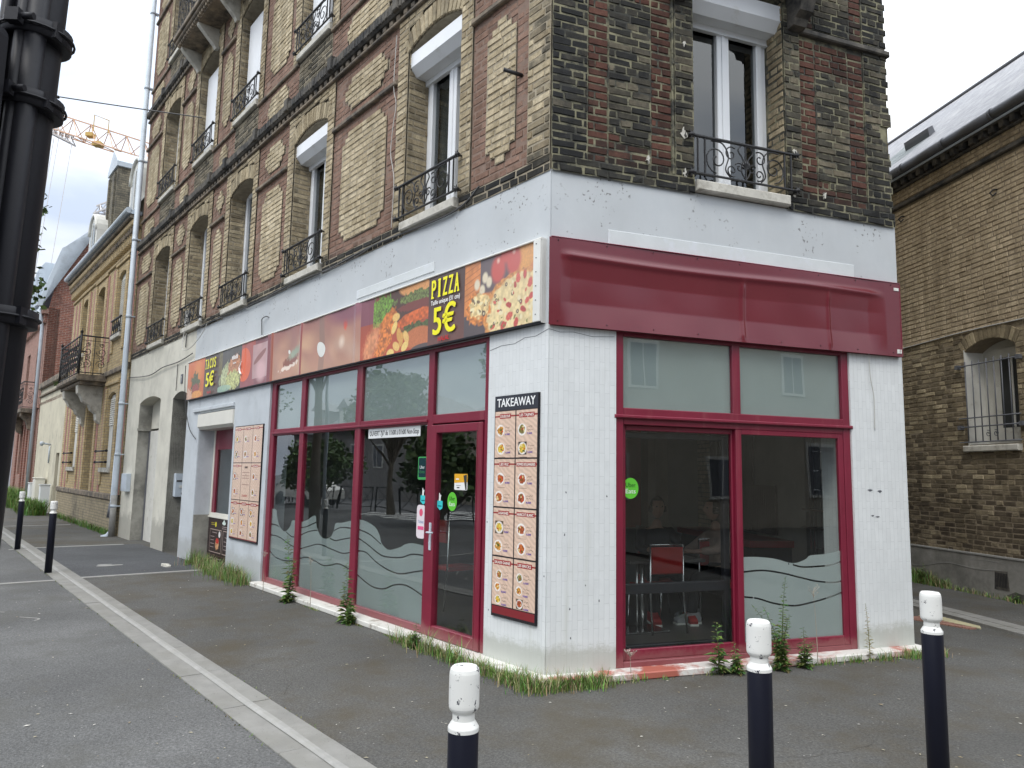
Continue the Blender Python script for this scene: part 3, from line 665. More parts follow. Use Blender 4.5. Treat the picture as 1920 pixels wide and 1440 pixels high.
# ------------------------------------------------------------ stone balcony of the third floor
bal = MB(); bal.bbox(6.6, 10.92, 0, .50, 10.10, 10.22, .02); bal.bbox(6.6, 10.95, .44, .54, 10.17, 10.27, .015)
bal.box(6.6, 10.9, .0, .42, 10.02, 10.10); 
for k in range(36): bal.bbox(6.65+k*.118, 6.71+k*.118, .38, .47, 10.03, 10.10, .01)
BAL = obj('balcony', bal, 'moulding', BLD, FA)
for u in (10.78, 9.68, 8.50, 7.30):
    b = MB(); b.prism([(.0, 9.64), (.07, 9.62), (.10, 9.68), (.40, 9.98), (.42, 10.02), (.0, 10.02)], u-.055, u+.055, axis='x'); obj('bracket', b, 'stone_sill', BAL, FA)
b = MB(); b.bbox(6.6, 10.92, .46, .50, 11.12, 11.16, .006); b.box(6.6, 10.92, .47, .49, 10.28, 10.30)
for k in range(38):
    u = 10.88-k*.113; b.box(u-.006, u+.006, .474, .486, 10.28, 11.12)
    if k % 2 == 0:
        for cz, r in ((10.5, .075), (10.72, .09), (10.96, .06)): b.tube([(x, .48, z) for x, y, z in spiral(u-.05, cz, r, .015, k, 1.3, 14)], .006, 4)
for yy in np.arange(.04, .46, .09): b.box(10.87, 10.882, yy-.006, yy+.006, 10.28, 11.12)
b.box(10.86, 10.90, .0, .48, 11.12, 11.155)
obj('railing', b, 'iron', BAL, FA)
# dark corbel of the balcony on the short side
b = MB(flip=True); b.prism([(.0, 5.98), (.10, 6.0), (.13, 6.06), (.20, 6.10), (.24, 6.2), (.34, 6.3), (.36, 6.55), (.0, 6.55)], 2.50, 2.66, axis='x'); b2_ = MB(flip=True); b2_.prism([(.0, 5.98), (.10, 6.0), (.13, 6.06), (.20, 6.10), (.24, 6.2), (.34, 6.3), (.36, 6.55), (.0, 6.55)], 1.16, 1.32, axis='x')
bb = MB(flip=True); bb.bbox(1.0, 2.85, 0, .5, 6.55, 6.72, .02)
o = obj('balcony', bb, 'lintel_dark', BLD, FB); obj('bracket', b, 'lintel_dark', o, FB); obj('bracket', b2_, 'lintel_dark', o, FB)
# ------------------------------------------------------------ ground floor: fascia, piers, render
b = MB()
b.box(-.0, 9.82, -.3, .0, 2.84, 4.16, 0)
b.bbox(1.75, 3.43, -.001, .010, 3.63, 3.73, .004, 1)
for u in (5.15, 6.35, 7.55, 8.75): b.box(u, u+.004, .0, .0012, 3.58, 4.155, 2)
fa = obj('fascia_panel', b, ['fascia_paint', 'fascia_clean', 'zinc'], BLD, FA)
b = MB(flip=True); b.box(.012, 3.80, -.3, .0, 2.84, 4.16, 0); b.bbox(.54, 3.24, -.001, .009, 3.57, 3.70, .004, 1)
obj('fascia_panel', b, ['fascia_paint', 'fascia_clean'], BLD, FB)
# corner pier (both faces), right pier
def cornerpoly(u, w, n):          # local TOP coordinates of A(u, n)
    v = FA @ Vector((u, n, 0)); return (v.x-OC[0], v.y-OC[1])
def cornerpolyB(u, n): v = FB @ Vector((u, -n, 0)); return (v.x-OC[0], v.y-OC[1])
b = MB(); b.box(.002, .80, -.3, .0, .03, 2.838); pier = obj('tiled_pier', b, 'white_tile', BLD, FA)
b = MB(flip=True); b.box(.010, .62, -.298, .002, .03, 2.838); obj('tiled_face', b, 'white_tile', pier, FB)
b = MB(flip=True); b.box(3.14, 3.815, -.4, .0, .03, 2.838)
for x, z, w, h in ((3.34, 1.51, .06, .018), (3.46, 1.50, .05, .022), (3.43, 2.13, .008, .09), (3.36, 1.27, .03, .014), (3.42, 1.26, .05, .012)):
    b.prism([(x+w*.5*math.cos(t)*(1+.3*math.sin(3*t)), z+h*.5*math.sin(t)*(1+.3*math.cos(4*t))) for t in np.linspace(0, 5.8, 10)], .0005, .0025, 1)
obj('tiled_pier', b, ['white_tile', 'zinc_dark'], BLD, FB)
# painted wall with the menu board, pilaster, lintel of the serving hatch
b = MB(); b.box(6.0, 7.47, -.3, .004, .0, 2.838, 0); b.box(7.47, 9.35, -.3, .0, 2.57, 2.838, 0)
b.bbox(7.47, 9.62, -.001, .035, 2.60, 2.66, .006, 0)
obj('shop_wall', b, ['blue_render'], BLD, FA)
b = MB(); b.box(9.30, 10.08, -.6, .0, .55, 2.838, 0); b.box(9.30, 10.08, -.604, .004, -.2, .55, 0); b.box(9.290, 9.30, -.3, -.01, .80, 2.57, 0); b.box(9.284, 9.30, -.3, -.006, -.2, .80, 1)
obj('shop_pilaster', b, ['blue_render', 'grey_render'], BLD, FA)
# old rendered part with the two house doors
b = MB()
hl = [(10.10, 11.13, -1, 3.10), (12.05, 13.84, -1, 3.16)]
backing(b, 9.82, 15.0, -.25, 4.16, [(9.0, 10.10, -1, 2.84)]+hl, -.5, -.004, 0)
for (u0, u1, _, zt) in hl: arch_fill(b, u0, u1, zt-.14, zt-.03, -.5, -.004, 0)
for x0, x1 in ():
    b.prism([(x0, -.2)]+[(x0+(x1-x0)*k/8, .55+.18*math.sin(k*2.1)+.1*math.sin(k*5)) for k in range(9)]+[(x1, -.2)], -.004, .0, 1)
# reveals of the doors
b.box(13.838, 13.85, -.5, -.01, -.2, 3.0, 1); b.box(11.13, 11.142, -1.1, -.01, -.2, 2.98, 1); b.box(13.78, 13.84, -.26, .012, 2.42, 2.475, 1)
obj('rendered_wall', b, ['old_render', 'grey_render'], BLD, FA)
b = MB(); b.bbox(12.05, 13.82, -.33, -.265, -.04, 2.42, .004); b.box(12.06, 13.83, -.34, -.28, 2.47, 3.14, 1); b.box(13.79, 13.836, -.262, -.24, .0, 2.44, 2)
dr = obj('house_door', b, ['wood_white', 'old_render', 'zinc_dark'], BLD, FA)
b = MB(); b.box(12.05, 13.84, -.5, .18, -.2, -.06); b.box(10.1, 11.13, -1.1, .25, -.2, -.04); obj('door_step', b, 'cement', BLD, FA)
b = MB(); b.box(10.1, 11.13, -1.15, -1.1, -.05, 3.1); obj('house_door', b, 'black_metal', BLD, FA)
b = MB(); b.bbox(11.0, 11.13, -.36, -.12, 1.05, 1.50, .01); b.box(10.995, 11.0, -.33, -.15, 1.34, 1.37, 1); b.box(10.992, 11.0, -.3, -.2, 1.22, 1.27, 2); b.box(10.995, 11.0, -.28, -.24, 1.10, 1.13, 1)
o = obj('letter_box', b, ['zinc', 'cable', 'white_strip'], None, FA); tag(o, 'grey metal letter box on the side of the dark house doorway', 'letter box')
b = MB(); b.bbox(14.12, 14.60, .0, .10, 1.06, 1.46, .01); b.box(14.2, 14.5, .10, .104, 1.1, 1.42); o = obj('meter_box', b, 'zinc', None, FA); tag(o, 'small grey meter box between the downpipe and the white house door', 'meter box')
b = MB(); b.bbox(10.52, 10.64, .0, .012, 3.22, 3.40, .003); b.text('7', 10.58, 3.255, .10, .014, -1, c=(1, 1, 1), m=1); o = obj('house_number', b, ['zinc_dark', 'white_strip'], None, FA); tag(o, 'small blue-grey house number plate above the dark doorway', 'number plate')

# ------------------------------------------------------------ ledge at the foot of the shopfront
b = MB(); b.bbox(-.10, 6.02, -.05, .145, .0, .055, .008, 0); b.box(0, 6.0, -.05, .09, -.12, .0, 1); obj('plinth_ledge', b, ['ledge_white', 'cement'], BLD, FA)
b = MB(flip=True); b.bbox(-.10, 3.86, -.05, .150, .001, .058, .008, 0); b.box(-.04, 3.84, -.05, .10, -.12, .0, 1); obj('plinth_ledge', b, ['ledge', 'cement'], BLD, FB)

b = MB(); b.tube([(.79, .001, 2.70), (.62, .001, 2.725), (.44, .001, 2.72), (.30, .001, 2.755), (.16, .001, 2.75), (.0, .002, 2.79)], .0022, 4); b.tube([(.115, .001, 1.9), (.11, .001, 1.6), (.125, .001, 1.42), (.10, .001, 1.2)], .0018, 4)
for k in range(9): u, z = g.uniform(.02, .78), g.uniform(.1, 1.7); b.prism([(u+.006*math.cos(t)*g.uniform(.4, 1.3), z+.010*math.sin(t)*g.uniform(.4, 1.4)) for t in np.linspace(0, 5.5, 7)], .0004, .0014)
obj('paint_damage', b, 'zinc_dark', pier, FA)
b = MB(flip=True); b.tube([(.0, .003, 2.79), (.10, .003, 2.77), (.22, .003, 2.78), (.40, .003, 2.755), (.60, .003, 2.77)], .0022, 4)
for k in range(7): u, z = g.uniform(.05, .6), g.uniform(.1, 1.9); b.prism([(u+.006*math.cos(t)*g.uniform(.4, 1.3), z+.010*math.sin(t)*g.uniform(.4, 1.4)) for t in np.linspace(0, 5.5, 7)], .0022, .0034)
obj('paint_damage', b, 'zinc_dark', pier, FB)
# ------------------------------------------------------------ shopfront on the long side
SF = thing('shopfront', 'burgundy metal framed shop glazing with frosted wave film along the long pavement side', 'shopfront', at(FA, 3.4, 0, .05))
b = MB(); y0, y1 = -.085, -.02
for a, c in ((.80, .88), (1.735, 1.835), (3.25, 3.385), (4.83, 4.955), (5.85, 5.99)): b.bbox(a, c, y0, y1, .055, 2.838, .006)
for a, c in ((.88, 1.735), (1.835, 3.25), (3.385, 4.83), (4.955, 5.85)):
    b.bbox(a, c, y0, y1-.003, 2.08, 2.17, .006); b.bbox(a, c, y0, y1-.003, 2.80, 2.838, .004)
    if a > 1: b.bbox(a, c, y0, y1-.003, .055, .125, .006)
b.bbox(1.82, 5.9, y1, y1+.018, 2.10, 2.125, .004)
fr = obj('frame', b, 'burgundy', SF, FA)
panes = ((1.835, 3.25), (3.385, 4.83), (4.955, 5.85), (.88, 1.735))
for a, c in panes:
    b = MB(); b.box(a, c, -.056, -.050, 2.17, 2.80); o = obj('pane', b, 'clear_glass', SF, FA)
    b = MB(); b.box(a, c, -.064, -.060, 2.17, 2.80); obj('frosted_film', b, 'frost', o, FA)
def sampler(pts):
    S = spline(pts, 8); S = sorted((p[0], p[1]) for p in S); xs = [p[0] for p in S]; zs = [p[1] for p in S]
    return lambda u: float(np.interp(u, xs, zs)) if xs[0]-.03 <= u <= xs[-1]+.03 else None
def film(mb, u0, u1, top, lines, zb, y, gap=.015, n=110):
    ft = sampler(top); fl = [sampler(l) for l in lines]
    def col(u):
        t = ft(max(min(u, max(p[0] for p in top)), min(p[0] for p in top))); segs = []
        zs = sorted([z for z in (f(u) for f in fl) if z is not None and z < t-.012], reverse=True); cur = t
        return t, zs
    for k in range(n):
        a, c = u0+(u1-u0)*k/n, u0+(u1-u0)*(k+1)/n; ta, za = col(a); tb, zb_ = col(c)
        if len(za) != len(zb_): zb_ = za if abs(ta-tb) < .5 else zb_; tb = tb
        A = [ta]+[v for z in za for v in (z+gap/2, z-gap/2)]+[zb]; B = [tb]+[v for z in zb_ for v in (z+gap/2, z-gap/2)]+[zb]
        for q in range(0, len(A)-1, 2):
            mb.face([(a, y, A[q+1]), (c, y, B[q+1]), (c, y, B[q]), (a, y, A[q])])
f1t = [(5.87, 1.06), (5.7, 1.05), (5.67, .98), (5.58, .86), (5.44, .79), (5.32, .79), (5.21, .85), (5.13, .94), (4.94, .94)]
f1l = [[(5.83, .85), (5.61, .84), (5.41, .79)], [(5.88, .70), (5.65, .70), (5.46, .68), (5.21, .63), (4.95, .59)], [(5.88, .49), (5.67, .42), (5.42, .40), (5.18, .41), (4.95, .45)], [(5.32, .78), (5.13, .73), (4.95, .74)]]
f2t = [(4.87, .93), (4.68, .97), (4.43, 1.04), (4.38, .92), (4.26, .81), (4.11, .78), (3.96, .82), (3.89, .90), (3.85, .98), (3.67, 1.0), (3.38, 1.05)]
f2l = [[(4.89, .86), (4.67, .89), (4.40, .96)], [(4.88, .76), (4.61, .83), (4.34, .86), (4.18, .79)], [(3.92, .88), (3.71, .94), (3.38, .95)], [(4.86, .59), (4.58, .65), (4.27, .70), (3.92, .67), (3.63, .65), (3.38, .69)], [(4.01, .80), (3.84, .78), (3.65, .81), (3.38, .85)], [(4.86, .47), (4.62, .51), (4.38, .49), (4.14, .46), (3.9, .49), (3.71, .52), (3.38, .48)]]
f3t = [(3.26, 1.06), (3.1, 1.05), (2.89, 1.0), (2.79, .93), (2.73, .84), (2.62, .79), (2.51, .79), (2.34, .83), (2.23, .87), (2.08, .89), (1.83, .88)]
f3l = [[(3.26, .95), (2.99, .91), (2.75, .83)], [(3.26, .85), (3.08, .81), (2.91, .76), (2.71, .71), (2.52, .71), (2.3, .73), (2.1, .78), (1.83, .79)], [(3.26, .71), (3.07, .71), (2.83, .63), (2.6, .58), (2.41, .56), (2.26, .57), (2.06, .61), (1.83, .65)], [(3.26, .45), (3.04, .39), (2.87, .36), (2.65, .37), (2.46, .43), (2.28, .46), (2.11, .45), (1.83, .39)]]
for (a, c), t, l in zip(panes, (f3t, f2t, f1t), (f3l, f2l, f1l)):
    b = MB(); b.box(a, c, -.056, -.050, .125, 2.08); o = obj('pane', b, 'clear_glass', SF, FA)
    b = MB(); film(b, a, c, t, l, .125, -.061); obj('wave_film', b, 'film', o, FA)
DOOR = thing('shop_door', 'burgundy framed glass entrance door with long lever handle, between the glazing and the tiled corner', 'door', at(FA, 1.3, 0, .05))
b = MB(); y0, y1 = -.07, -.005
b.bbox(.885, .955, y0, y1, .06, 2.065, .006); b.bbox(1.645, 1.73, y0, y1, .06, 2.065, .006); b.bbox(.955, 1.645, y0, y1, 1.985, 2.065, .006); b.bbox(.955, 1.645, y0, y1, .06, .165, .006)
b.bbox(.955, .967, y0, y1+.004, .165, 1.985, .003); b.bbox(1.633, 1.645, y0, y1+.004, .165, 1.985, .003)
obj('leaf', b, 'burgundy', DOOR, FA)
b = MB(); b.box(.95, 1.65, -.045, -.039, .16, 1.99); obj('pane', b, 'clear_glass', DOOR, FA)
b = MB(); b.bbox(1.672, 1.702, -.006, .008, .86, 1.12, .004); b.tube([(1.687, .0, 1.03), (1.687, .045, 1.03)], .009, 8); b.tube([(1.687, .045, 1.03), (1.60, .05, 1.03), (1.575, .045, 1.035)], .008, 8); b.tube([(1.687, .0, .93), (1.687, .012, .93)], .010, 8); obj('handle', b, 'zinc', DOOR, FA)

# ------------------------------------------------------------ shopfront on the short side
SB = thing('shopfront', 'burgundy sliding shop window with two upper frosted panes on the short corner side', 'shopfront', at(FB, 1.88, 0, .05))
b = MB(flip=True); y0, y1 = -.10, -.015
b.bbox(.62, .70, y0, y1, .055, 2.838, .006); b.bbox(3.06, 3.14, y0, y1, .055, 2.838, .006)
b.bbox(1.81, 1.895, y0, y1-.004, 2.17, 2.80, .006); b.bbox(.70, 3.06, y0, y1, 2.10, 2.175, .006); b.bbox(.70, 3.06, y0, y1-.003, 2.79, 2.838, .004)
b.bbox(.605, 3.155, y1-.002, y1+.028, 2.085, 2.115, .008); b.bbox(.70, 3.06, y0, y1-.003, .055, .10, .004); b.bbox(.70, 3.06, y0, y1-.006, 2.035, 2.10, .004)
obj('frame', b, 'burgundy', SB, FB)
for a, c in ((.70, 1.81), (1.895, 3.06)):
    b = MB(flip=True); b.box(a, c, -.056, -.050, 2.175, 2.79); o = obj('pane', b, 'clear_glass', SB, FB)
    b = MB(flip=True); b.box(a, c, -.064, -.060, 2.175, 2.79); obj('frosted_film', b, 'frost', o, FB)
def sash(a, c, y0, y1, st=.06, zb=.10, zt=2.035, bot=.085):
    b = MB(flip=True); b.bbox(a, a+st, y0, y1, zb, zt, .005); b.bbox(c-st, c, y0, y1, zb, zt, .005); b.bbox(a+st, c-st, y0, y1, zt-.045, zt, .005); b.bbox(a+st, c-st, y0, y1, zb, zb+bot, .005); return b
s2 = obj('sliding_sash', sash(1.835, 3.058, -.058, -.022, .062), 'burgundy', SB, FB)
b = MB(flip=True); b.box(1.895, 3.0, -.042, -.037, .18, 1.99); o = obj('pane', b, 'shop_glass', s2, FB)
b = MB(flip=True)
film(b, 1.895, 3.0, [(1.88, .91), (2.03, .91), (2.24, .89), (2.41, .85), (2.5, .85), (2.6, .88), (2.65, .91), (2.83, .92), (3.01, .95)],
     [[(2.42, .84), (2.55, .81), (2.74, .81), (2.9, .82), (3.01, .85)], [(1.88, .78), (2.11, .79), (2.33, .76), (2.51, .72), (2.7, .68), (2.89, .66), (3.01, .67)], [(1.88, .57), (2.05, .55), (2.23, .50), (2.45, .47), (2.64, .49), (2.81, .52), (3.02, .57)]], .18, -.047)
obj('wave_film', b, 'film', o, FB)
s1 = obj('sliding_sash', sash(.702, 1.86, -.098, -.064, .045), 'burgundy', SB, FB)
b = MB(flip=True); b.box(.745, 1.815, -.084, -.079, .18, 1.99); obj('pane', b, 'shop_glass', s1, FB)
b = MB(flip=True); b.bbox(.745, 1.83, -.18, -.13, .615, .70, .006); b.bbox(1.77, 1.83, -.18, -.13, .12, 1.98, .006); b.bbox(.745, 1.77, -.18, -.13, .12, .20, .006); b.bbox(.745, 1.77, -.18, -.13, 1.93, 1.98, .006); obj('inner_frame', b, 'black_metal', SB, FB)

# ------------------------------------------------------------ serving hatch
H = thing('serving_hatch', 'recessed dark serving window with a cream roller shutter box, beside the small menu board', 'serving hatch', at(FA, 8.4, -.28, .8))
b = MB(); b.bbox(7.47, 9.29, -.33, -.27, .78, .84, .006); b.bbox(9.22, 9.285, -.33, -.27, .84, 2.3, .006); b.box(7.47, 9.29, -.33, -.25, .76, .785, 0)
obj('frame', b, ['ivory_pvc'], H, FA)
b = MB(); b.box(7.47, 9.22, -.315, -.31, .84, 1.98, 0); obj('pane', b, 'clear_glass', H, FA)
b = MB(); b.box(7.47, 9.22, -.315, -.285, 1.94, 2.32); b.box(9.08, 9.22, -.314, -.285, .84, 1.94); b.box(7.47, 9.22, -.75, -.70, .8, 2.3, 1); obj('burgundy_panel', b, ['burgundy', 'dark_room'], H, FA)
b = MB(); b.prism([(-.29, 2.28), (-.02, 2.28), (.03, 2.33), (.03, 2.55), (-.29, 2.57)], 7.47, 9.30, axis='x'); obj('shutter_box', b, 'ivory_pvc', H, FA)
# wall under the hatch
b = MB(); b.box(7.47, 9.30, -.45, -.285, -.2, .78); obj('hatch_wall', b, 'grey_render', BLD, FA)

# ------------------------------------------------------------ downpipe
b = MB(); P = [(15.02, .13, 14.2), (15.02, .13, .45), (15.04, .13, .12), (15.10, .20, .0), (15.16, .30, -.03)]
b.tube(P, .062, 12)
for z in (13.0, 11.0, 9.1, 7.1, 5.2, 3.1, 1.9, .7): b.tube([(15.02, .13, z-.035), (15.02, .13, z+.035)], .070, 12); b.box(14.96, 15.08, .0, .12, z-.012, z+.012)
b.tube([(15.02, .13, .0), (15.02, .13, .95)], .069, 12, 1)
obj('downpipe', b, ['zinc', 'kerb_worn'], BLD, FA)
b = MB(); b.tube([(15.22, .12, 1.9), (15.22, .13, .62), (15.24, .16, .5)], .045, 10); b.tube([(15.22, .13, .75), (15.24, .16, .42)], .06, 10, 1); obj('downpipe', b, ['zinc', 'zinc_dark'], BLD, FA)

# ------------------------------------------------------------ inside the shop
b = MB(); zf = .05
def q(pts, z): return [(*p, z) for p in pts]
I0 = [wpt(FA, .05, -.15), wpt(FB, 3.7, -(-.0)-0 if False else .2), wpt(FB, 5.0, 5.2), wpt(FA, 6.2, -5.0), wpt(FA, 6.2, -.15)]
mat('shop_floor', (.075, .07, .066), .35, .25, 3, .1, 20); mat('shop_wallpaint', (.20, .205, .20), .9, .15, 2, .1, 10); mat('ceiling_paint', (.10, .10, .10), .9, .1, 2, 0)
b = MB(); b.face(q(I0, zf)); obj('shop_floor', b, 'shop_floor', BLD, TOP)
b = MB(); b.face(q(I0[::-1], 2.86)); obj('shop_ceiling', b, 'ceiling_paint', BLD, TOP)
b = MB()
for a, c in ((I0[1], I0[2]), (I0[2], I0[3]), (I0[3], I0[4])): b.face([(*a, zf), (*c, zf), (*c, 2.86), (*a, 2.86)])
obj('shop_inner_wall', b, 'shop_wallpaint', BLD, TOP)
FI = FB                                   # interior things use short-side coordinates, depth = distance behind the glass
def IB(): return MB(flip=True)
mat('drape', (.22, .20, .17), .9, .15, 3, .3, 60); mat('dark_panel', (.05, .035, .03), .7, .2, 3, .2, 30); mat('counter_red', (.30, .02, .02), .4, .1, 3, 0); mat('chrome', (.6, .6, .6), .25, .05, 3, 0, metal=1)
mat('pink_wall', (.22, .06, .05), .8, .3, 2.5, .1, 10); mat('cold_steel', (.20, .22, .23), .4, .15, 3, .1, 10)
def side(s, off): return (3.70+.208*s-off*.978, -(.978*s+off*.208))      # s along the right-hand inner wall, off away from it
def sidebox(b, s0, s1, o0, o1, z0, z1, m=0): b.prism([side(s0, o0), side(s1, o0), side(s1, o1), side(s0, o1)], z0, z1, m, axis='z')
b = IB(); n = 90
for k in range(n):
    a, c_ = 1.62+1.25*k/n, 1.62+1.25*(k+1)/n; p, q_ = side(a, .05+.012*(k % 2)), side(c_, .05+.012*((k+1) % 2)); b.face([(*p, .05), (*q_, .05), (*q_, 2.85), (*p, 2.85)])
o = obj('wall_drape', b, 'drape', None, FI); tag(o, 'tall beige pleated wall covering at the back of the shop, behind the right pane', 'curtain')
b = IB()
for k in range(40): sidebox(b, 2.25+k*.05, 2.292+k*.05, .075, .11, .9, 1.52 if k < 12 else 2.75)
o = obj('slatted_panel', b, 'dark_panel', None, FI); tag(o, 'dark brown slatted wall panel above the red bench', 'wall panel')
b = IB(); sidebox(b, 1.9, 4.3, .05, .62, .78, .86); sidebox(b, 1.95, 4.3, .05, .56, .05, .78, 1); o = obj('counter', b, ['counter_red', 'cloth_dark'], None, FI); tag(o, 'low counter with a bright red top at the back right of the shop', 'counter')
b = IB(); b.box(1.2, 3.3, -3.9, -3.8, .05, 2.4, 1); b.box(2.55, 3.0, -3.79, -3.7, .9, 2.25, 0)
for k in range(14): b.box(1.35, 1.95, -3.7, -3.68, 1.3+k*.08, 1.33+k*.08, 2)
o = obj('back_partition', b, ['pink_wall', 'shop_wallpaint', 'cold_steel'], None, FI); tag(o, 'grey back partition with a dull red panel and a slatted blind, behind the left pane', 'partition')
b = IB(); b.box(3.05, 3.25, -3.6, -3.4, .05, 2.6); o = obj('column', b, 'drape', None, FI); tag(o, 'square pale column inside the shop between the partition and the slatted panel', 'column')
b = IB()
for x in (1.50, 1.42): sidebox(b, x, x+.02, .03, .06, .5, 2.6)
for z in (1.25, 1.05): sidebox(b, .9, 1.45, .03, .2, z, z+.02)
for k in range(9): sidebox(b, .5, 1.42, .02, .025, .6+k*.22, .608+k*.22)
for k in range(7): sidebox(b, .55+k*.13, .555+k*.13, .02, .025, .5, 2.5)
o = obj('wire_shelf', b, 'chrome', None, FI); tag(o, 'thin metal shelf rack seen at the far right edge of the sliding window', 'shelf')
b = IB(); b.bbox(4.66, 4.95, -2.18, -2.12, 1.0, 2.3, .01); 
# fridge-like glass case
CH = thing('chair', 'red and chrome dining chair with its back to the sliding window', 'chair', at(FB, 1.8, 1.25, .05))
def chair(par, cx, d, face=1):
    b = IB(); b.bbox(cx-.185, cx+.185, -d-.02, -d+.02, .63, .895, .012); obj('backrest', b, 'counter_red', par, FB)
    b = IB(); b.bbox(cx-.19, cx+.19, -d-.42*face, -d-.02*face, .44, .50, .012); obj('seat', b, 'counter_red', par, FB)
    b = IB()
    for s in (-1, 1):
        b.tube([(cx+s*.2, -d+.05, .05), (cx+s*.19, -d, .45), (cx+s*.19, -d, .92)], .010, 6); b.tube([(cx+s*.19, -d-.42*face, .45), (cx+s*.2, -d-.45*face, .05)], .010, 6)
    b.tube([(cx-.195, -d, .92), (cx+.195, -d, .92)], .010, 6); obj('tube_frame', b, 'chrome', par, FB)
chair(CH, 1.80, 1.12)
CH2 = thing('chair', 'red dining chair under the person in dark clothes, behind the cafe table', 'chair', at(FB, 2.2, 2.0, .05)); chair(CH2, 2.22, 2.12, -1)
CH3 = thing('chair', 'red dining chair under the person in the beige jacket', 'chair', at(FB, 2.8, 1.6, .05)); chair(CH3, 2.74, 1.66, -1)
# a chair at the long-side window
CH4 = thing('chair', 'red and chrome chair showing over the frosted wave on the long side', 'chair', at(FA, 3.0, -.9, .05))
b = MB(); b.bbox(2.72, 2.98, -.92, -.88, .80, 1.06, .01); obj('backrest', b, 'counter_red', CH4, FA); b = MB(); b.bbox(2.72, 3.0, -1.3, -.92, .48, .53, .01); obj('seat', b, 'counter_red', CH4, FA)
b = MB(); [b.tube([(u, -.86, .05), (u, -.9, .5), (u-.06, -.88, 1.10)], .011, 6) for u in (2.70, 3.0)]; obj('tube_frame', b, 'chrome', CH4, FA)
TB = thing('cafe_table', 'dark square cafe table on a twin chrome column, in front of the seated people', 'table', at(FB, 1.75, 1.6, .05))
b = IB(); b.bbox(1.45, 2.35, -1.95, -1.25, .72, .75, .006); obj('tabletop', b, 'shop_floor', TB, FB)
b = IB(); b.tube([(1.62, -1.3, .05), (1.62, -1.3, .72)], .022, 10); b.tube([(1.56, -1.3, .05), (1.56, -1.3, .72)], .012, 10); b.bbox(1.35, 1.85, -1.5, -1.15, .05, .07, .005); obj('leg', b, 'chrome', TB, FB)
# ------------------------------------------------------------ two people sitting inside
def skin(name, chains, mt, parent, fr, sub=1):
    """chains: list of [(x,y,z,r),...]; a point equal to an earlier one is shared"""
    V = []; E = []; RD = []; idx = {}
    for ch in chains:
        prev = None
        for (x, y, z, r) in ch:
            k = (round(x, 4), round(y, 4), round(z, 4))
            if k not in idx: idx[k] = len(V); V.append((x, y, z)); RD.append(r)
            i = idx[k]
            if prev is not None and prev != i: E.append((prev, i))
            prev = i
    me = bpy.data.meshes.new(name); me.from_pydata(V, E, []); me.materials.append(MATS[mt])
    o = put(name, me, parent, fr); md = o.modifiers.new('skin', 'SKIN'); md.use_smooth_shade = True
    for i, r in enumerate(RD): me.skin_vertices[0].data[i].radius = (r, r) if isinstance(r, float) else r
    me.skin_vertices[0].data[0].use_root = True
    s = o.modifiers.new('sub', 'SUBSURF'); s.levels = sub; s.render_levels = sub
    return o
def head(parent, fr, c, yaw, hair_len=.0):
    """head with face: local +x of 'hf' looks where the person looks"""
    hf = fr @ Matrix.Translation(c) @ Matrix.Rotation(yaw, 4, 'Z'); b = MB(); n, m = 18, 14
    P = lambda i, j: (lambda t, p: (
        (.088+.010*math.exp(-((p-.15)/.4)**2))*math.cos(t)*math.cos(p)*(1+.06*(math.cos(t) > 0))+(.026*math.exp(-(t/.18)**2-((p+.05)/.22)**2))+(.010*math.exp(-(t/.4)**2-((p+.55)/.12)**2))-(.008*math.exp(-((abs(t)-.38)/.16)**2-((p-.14)/.12)**2))
        , .074*math.sin(t)*math.cos(p)*(1-.25*max(0, -p)/1.57), .118*math.sin(p)))(2*math.pi*i/n if i <= n/2 else 2*math.pi*i/n-2*math.pi, -math.pi/2+math.pi*j/m)
    for i in range(n):
        for j in range(m): b.face([P(i, j), P((i+1) % n, j), P((i+1) % n, j+1), P(i, j+1)], smooth=True)
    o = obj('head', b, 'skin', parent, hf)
    e = MB()
    for s in (-1, 1): e.lathe(.082, s*.031, [(.001, .008), (.010, .014), (.012, .018), (.010, .022), (.001, .028)], 10)
    obj('eye', e, 'cloth_black', o, hf)
    e = MB()
    for s in (-1, 1): e.lathe(-.005, s*.076, [(.004, -.035), (.014, -.02), (.017, .0), (.014, .022), (.004, .03)], 8)
    e.bbox(.086, .098, -.0, .0, -.06, -.05) if False else None
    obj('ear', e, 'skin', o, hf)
    h = MB()
    Q = lambda i, j: (lambda t, p: (.100*math.cos(t)*math.cos(p)-.008, .086*math.sin(t)*math.cos(p), .126*math.sin(p)+.008))(2*math.pi*i/n, -.05+1.62*j/m)
    for i in range(n):
        for j in range(m):
            t = 2*math.pi*(i+.5)/n; t = t if t < math.pi else t-2*math.pi; p = -.05+1.62*j/m
            if abs(t) < 1.1 and p < .62: continue
            h.face([Q(i, j), Q((i+1) % n, j), Q((i+1) % n, j+1), Q(i, j+1)], smooth=True)
    for k in range(14):
        t = 1.2+(2*math.pi-2.4)*k/13; x, y = .09*math.cos(t)-.01, .08*math.sin(t); h.tube([(x, y, .02), (x*1.04, y*1.04, -.04), (x, y, -.04-hair_len)], [.02, .022, .012], 6)
    obj('hair', h, 'hair', o, hf)
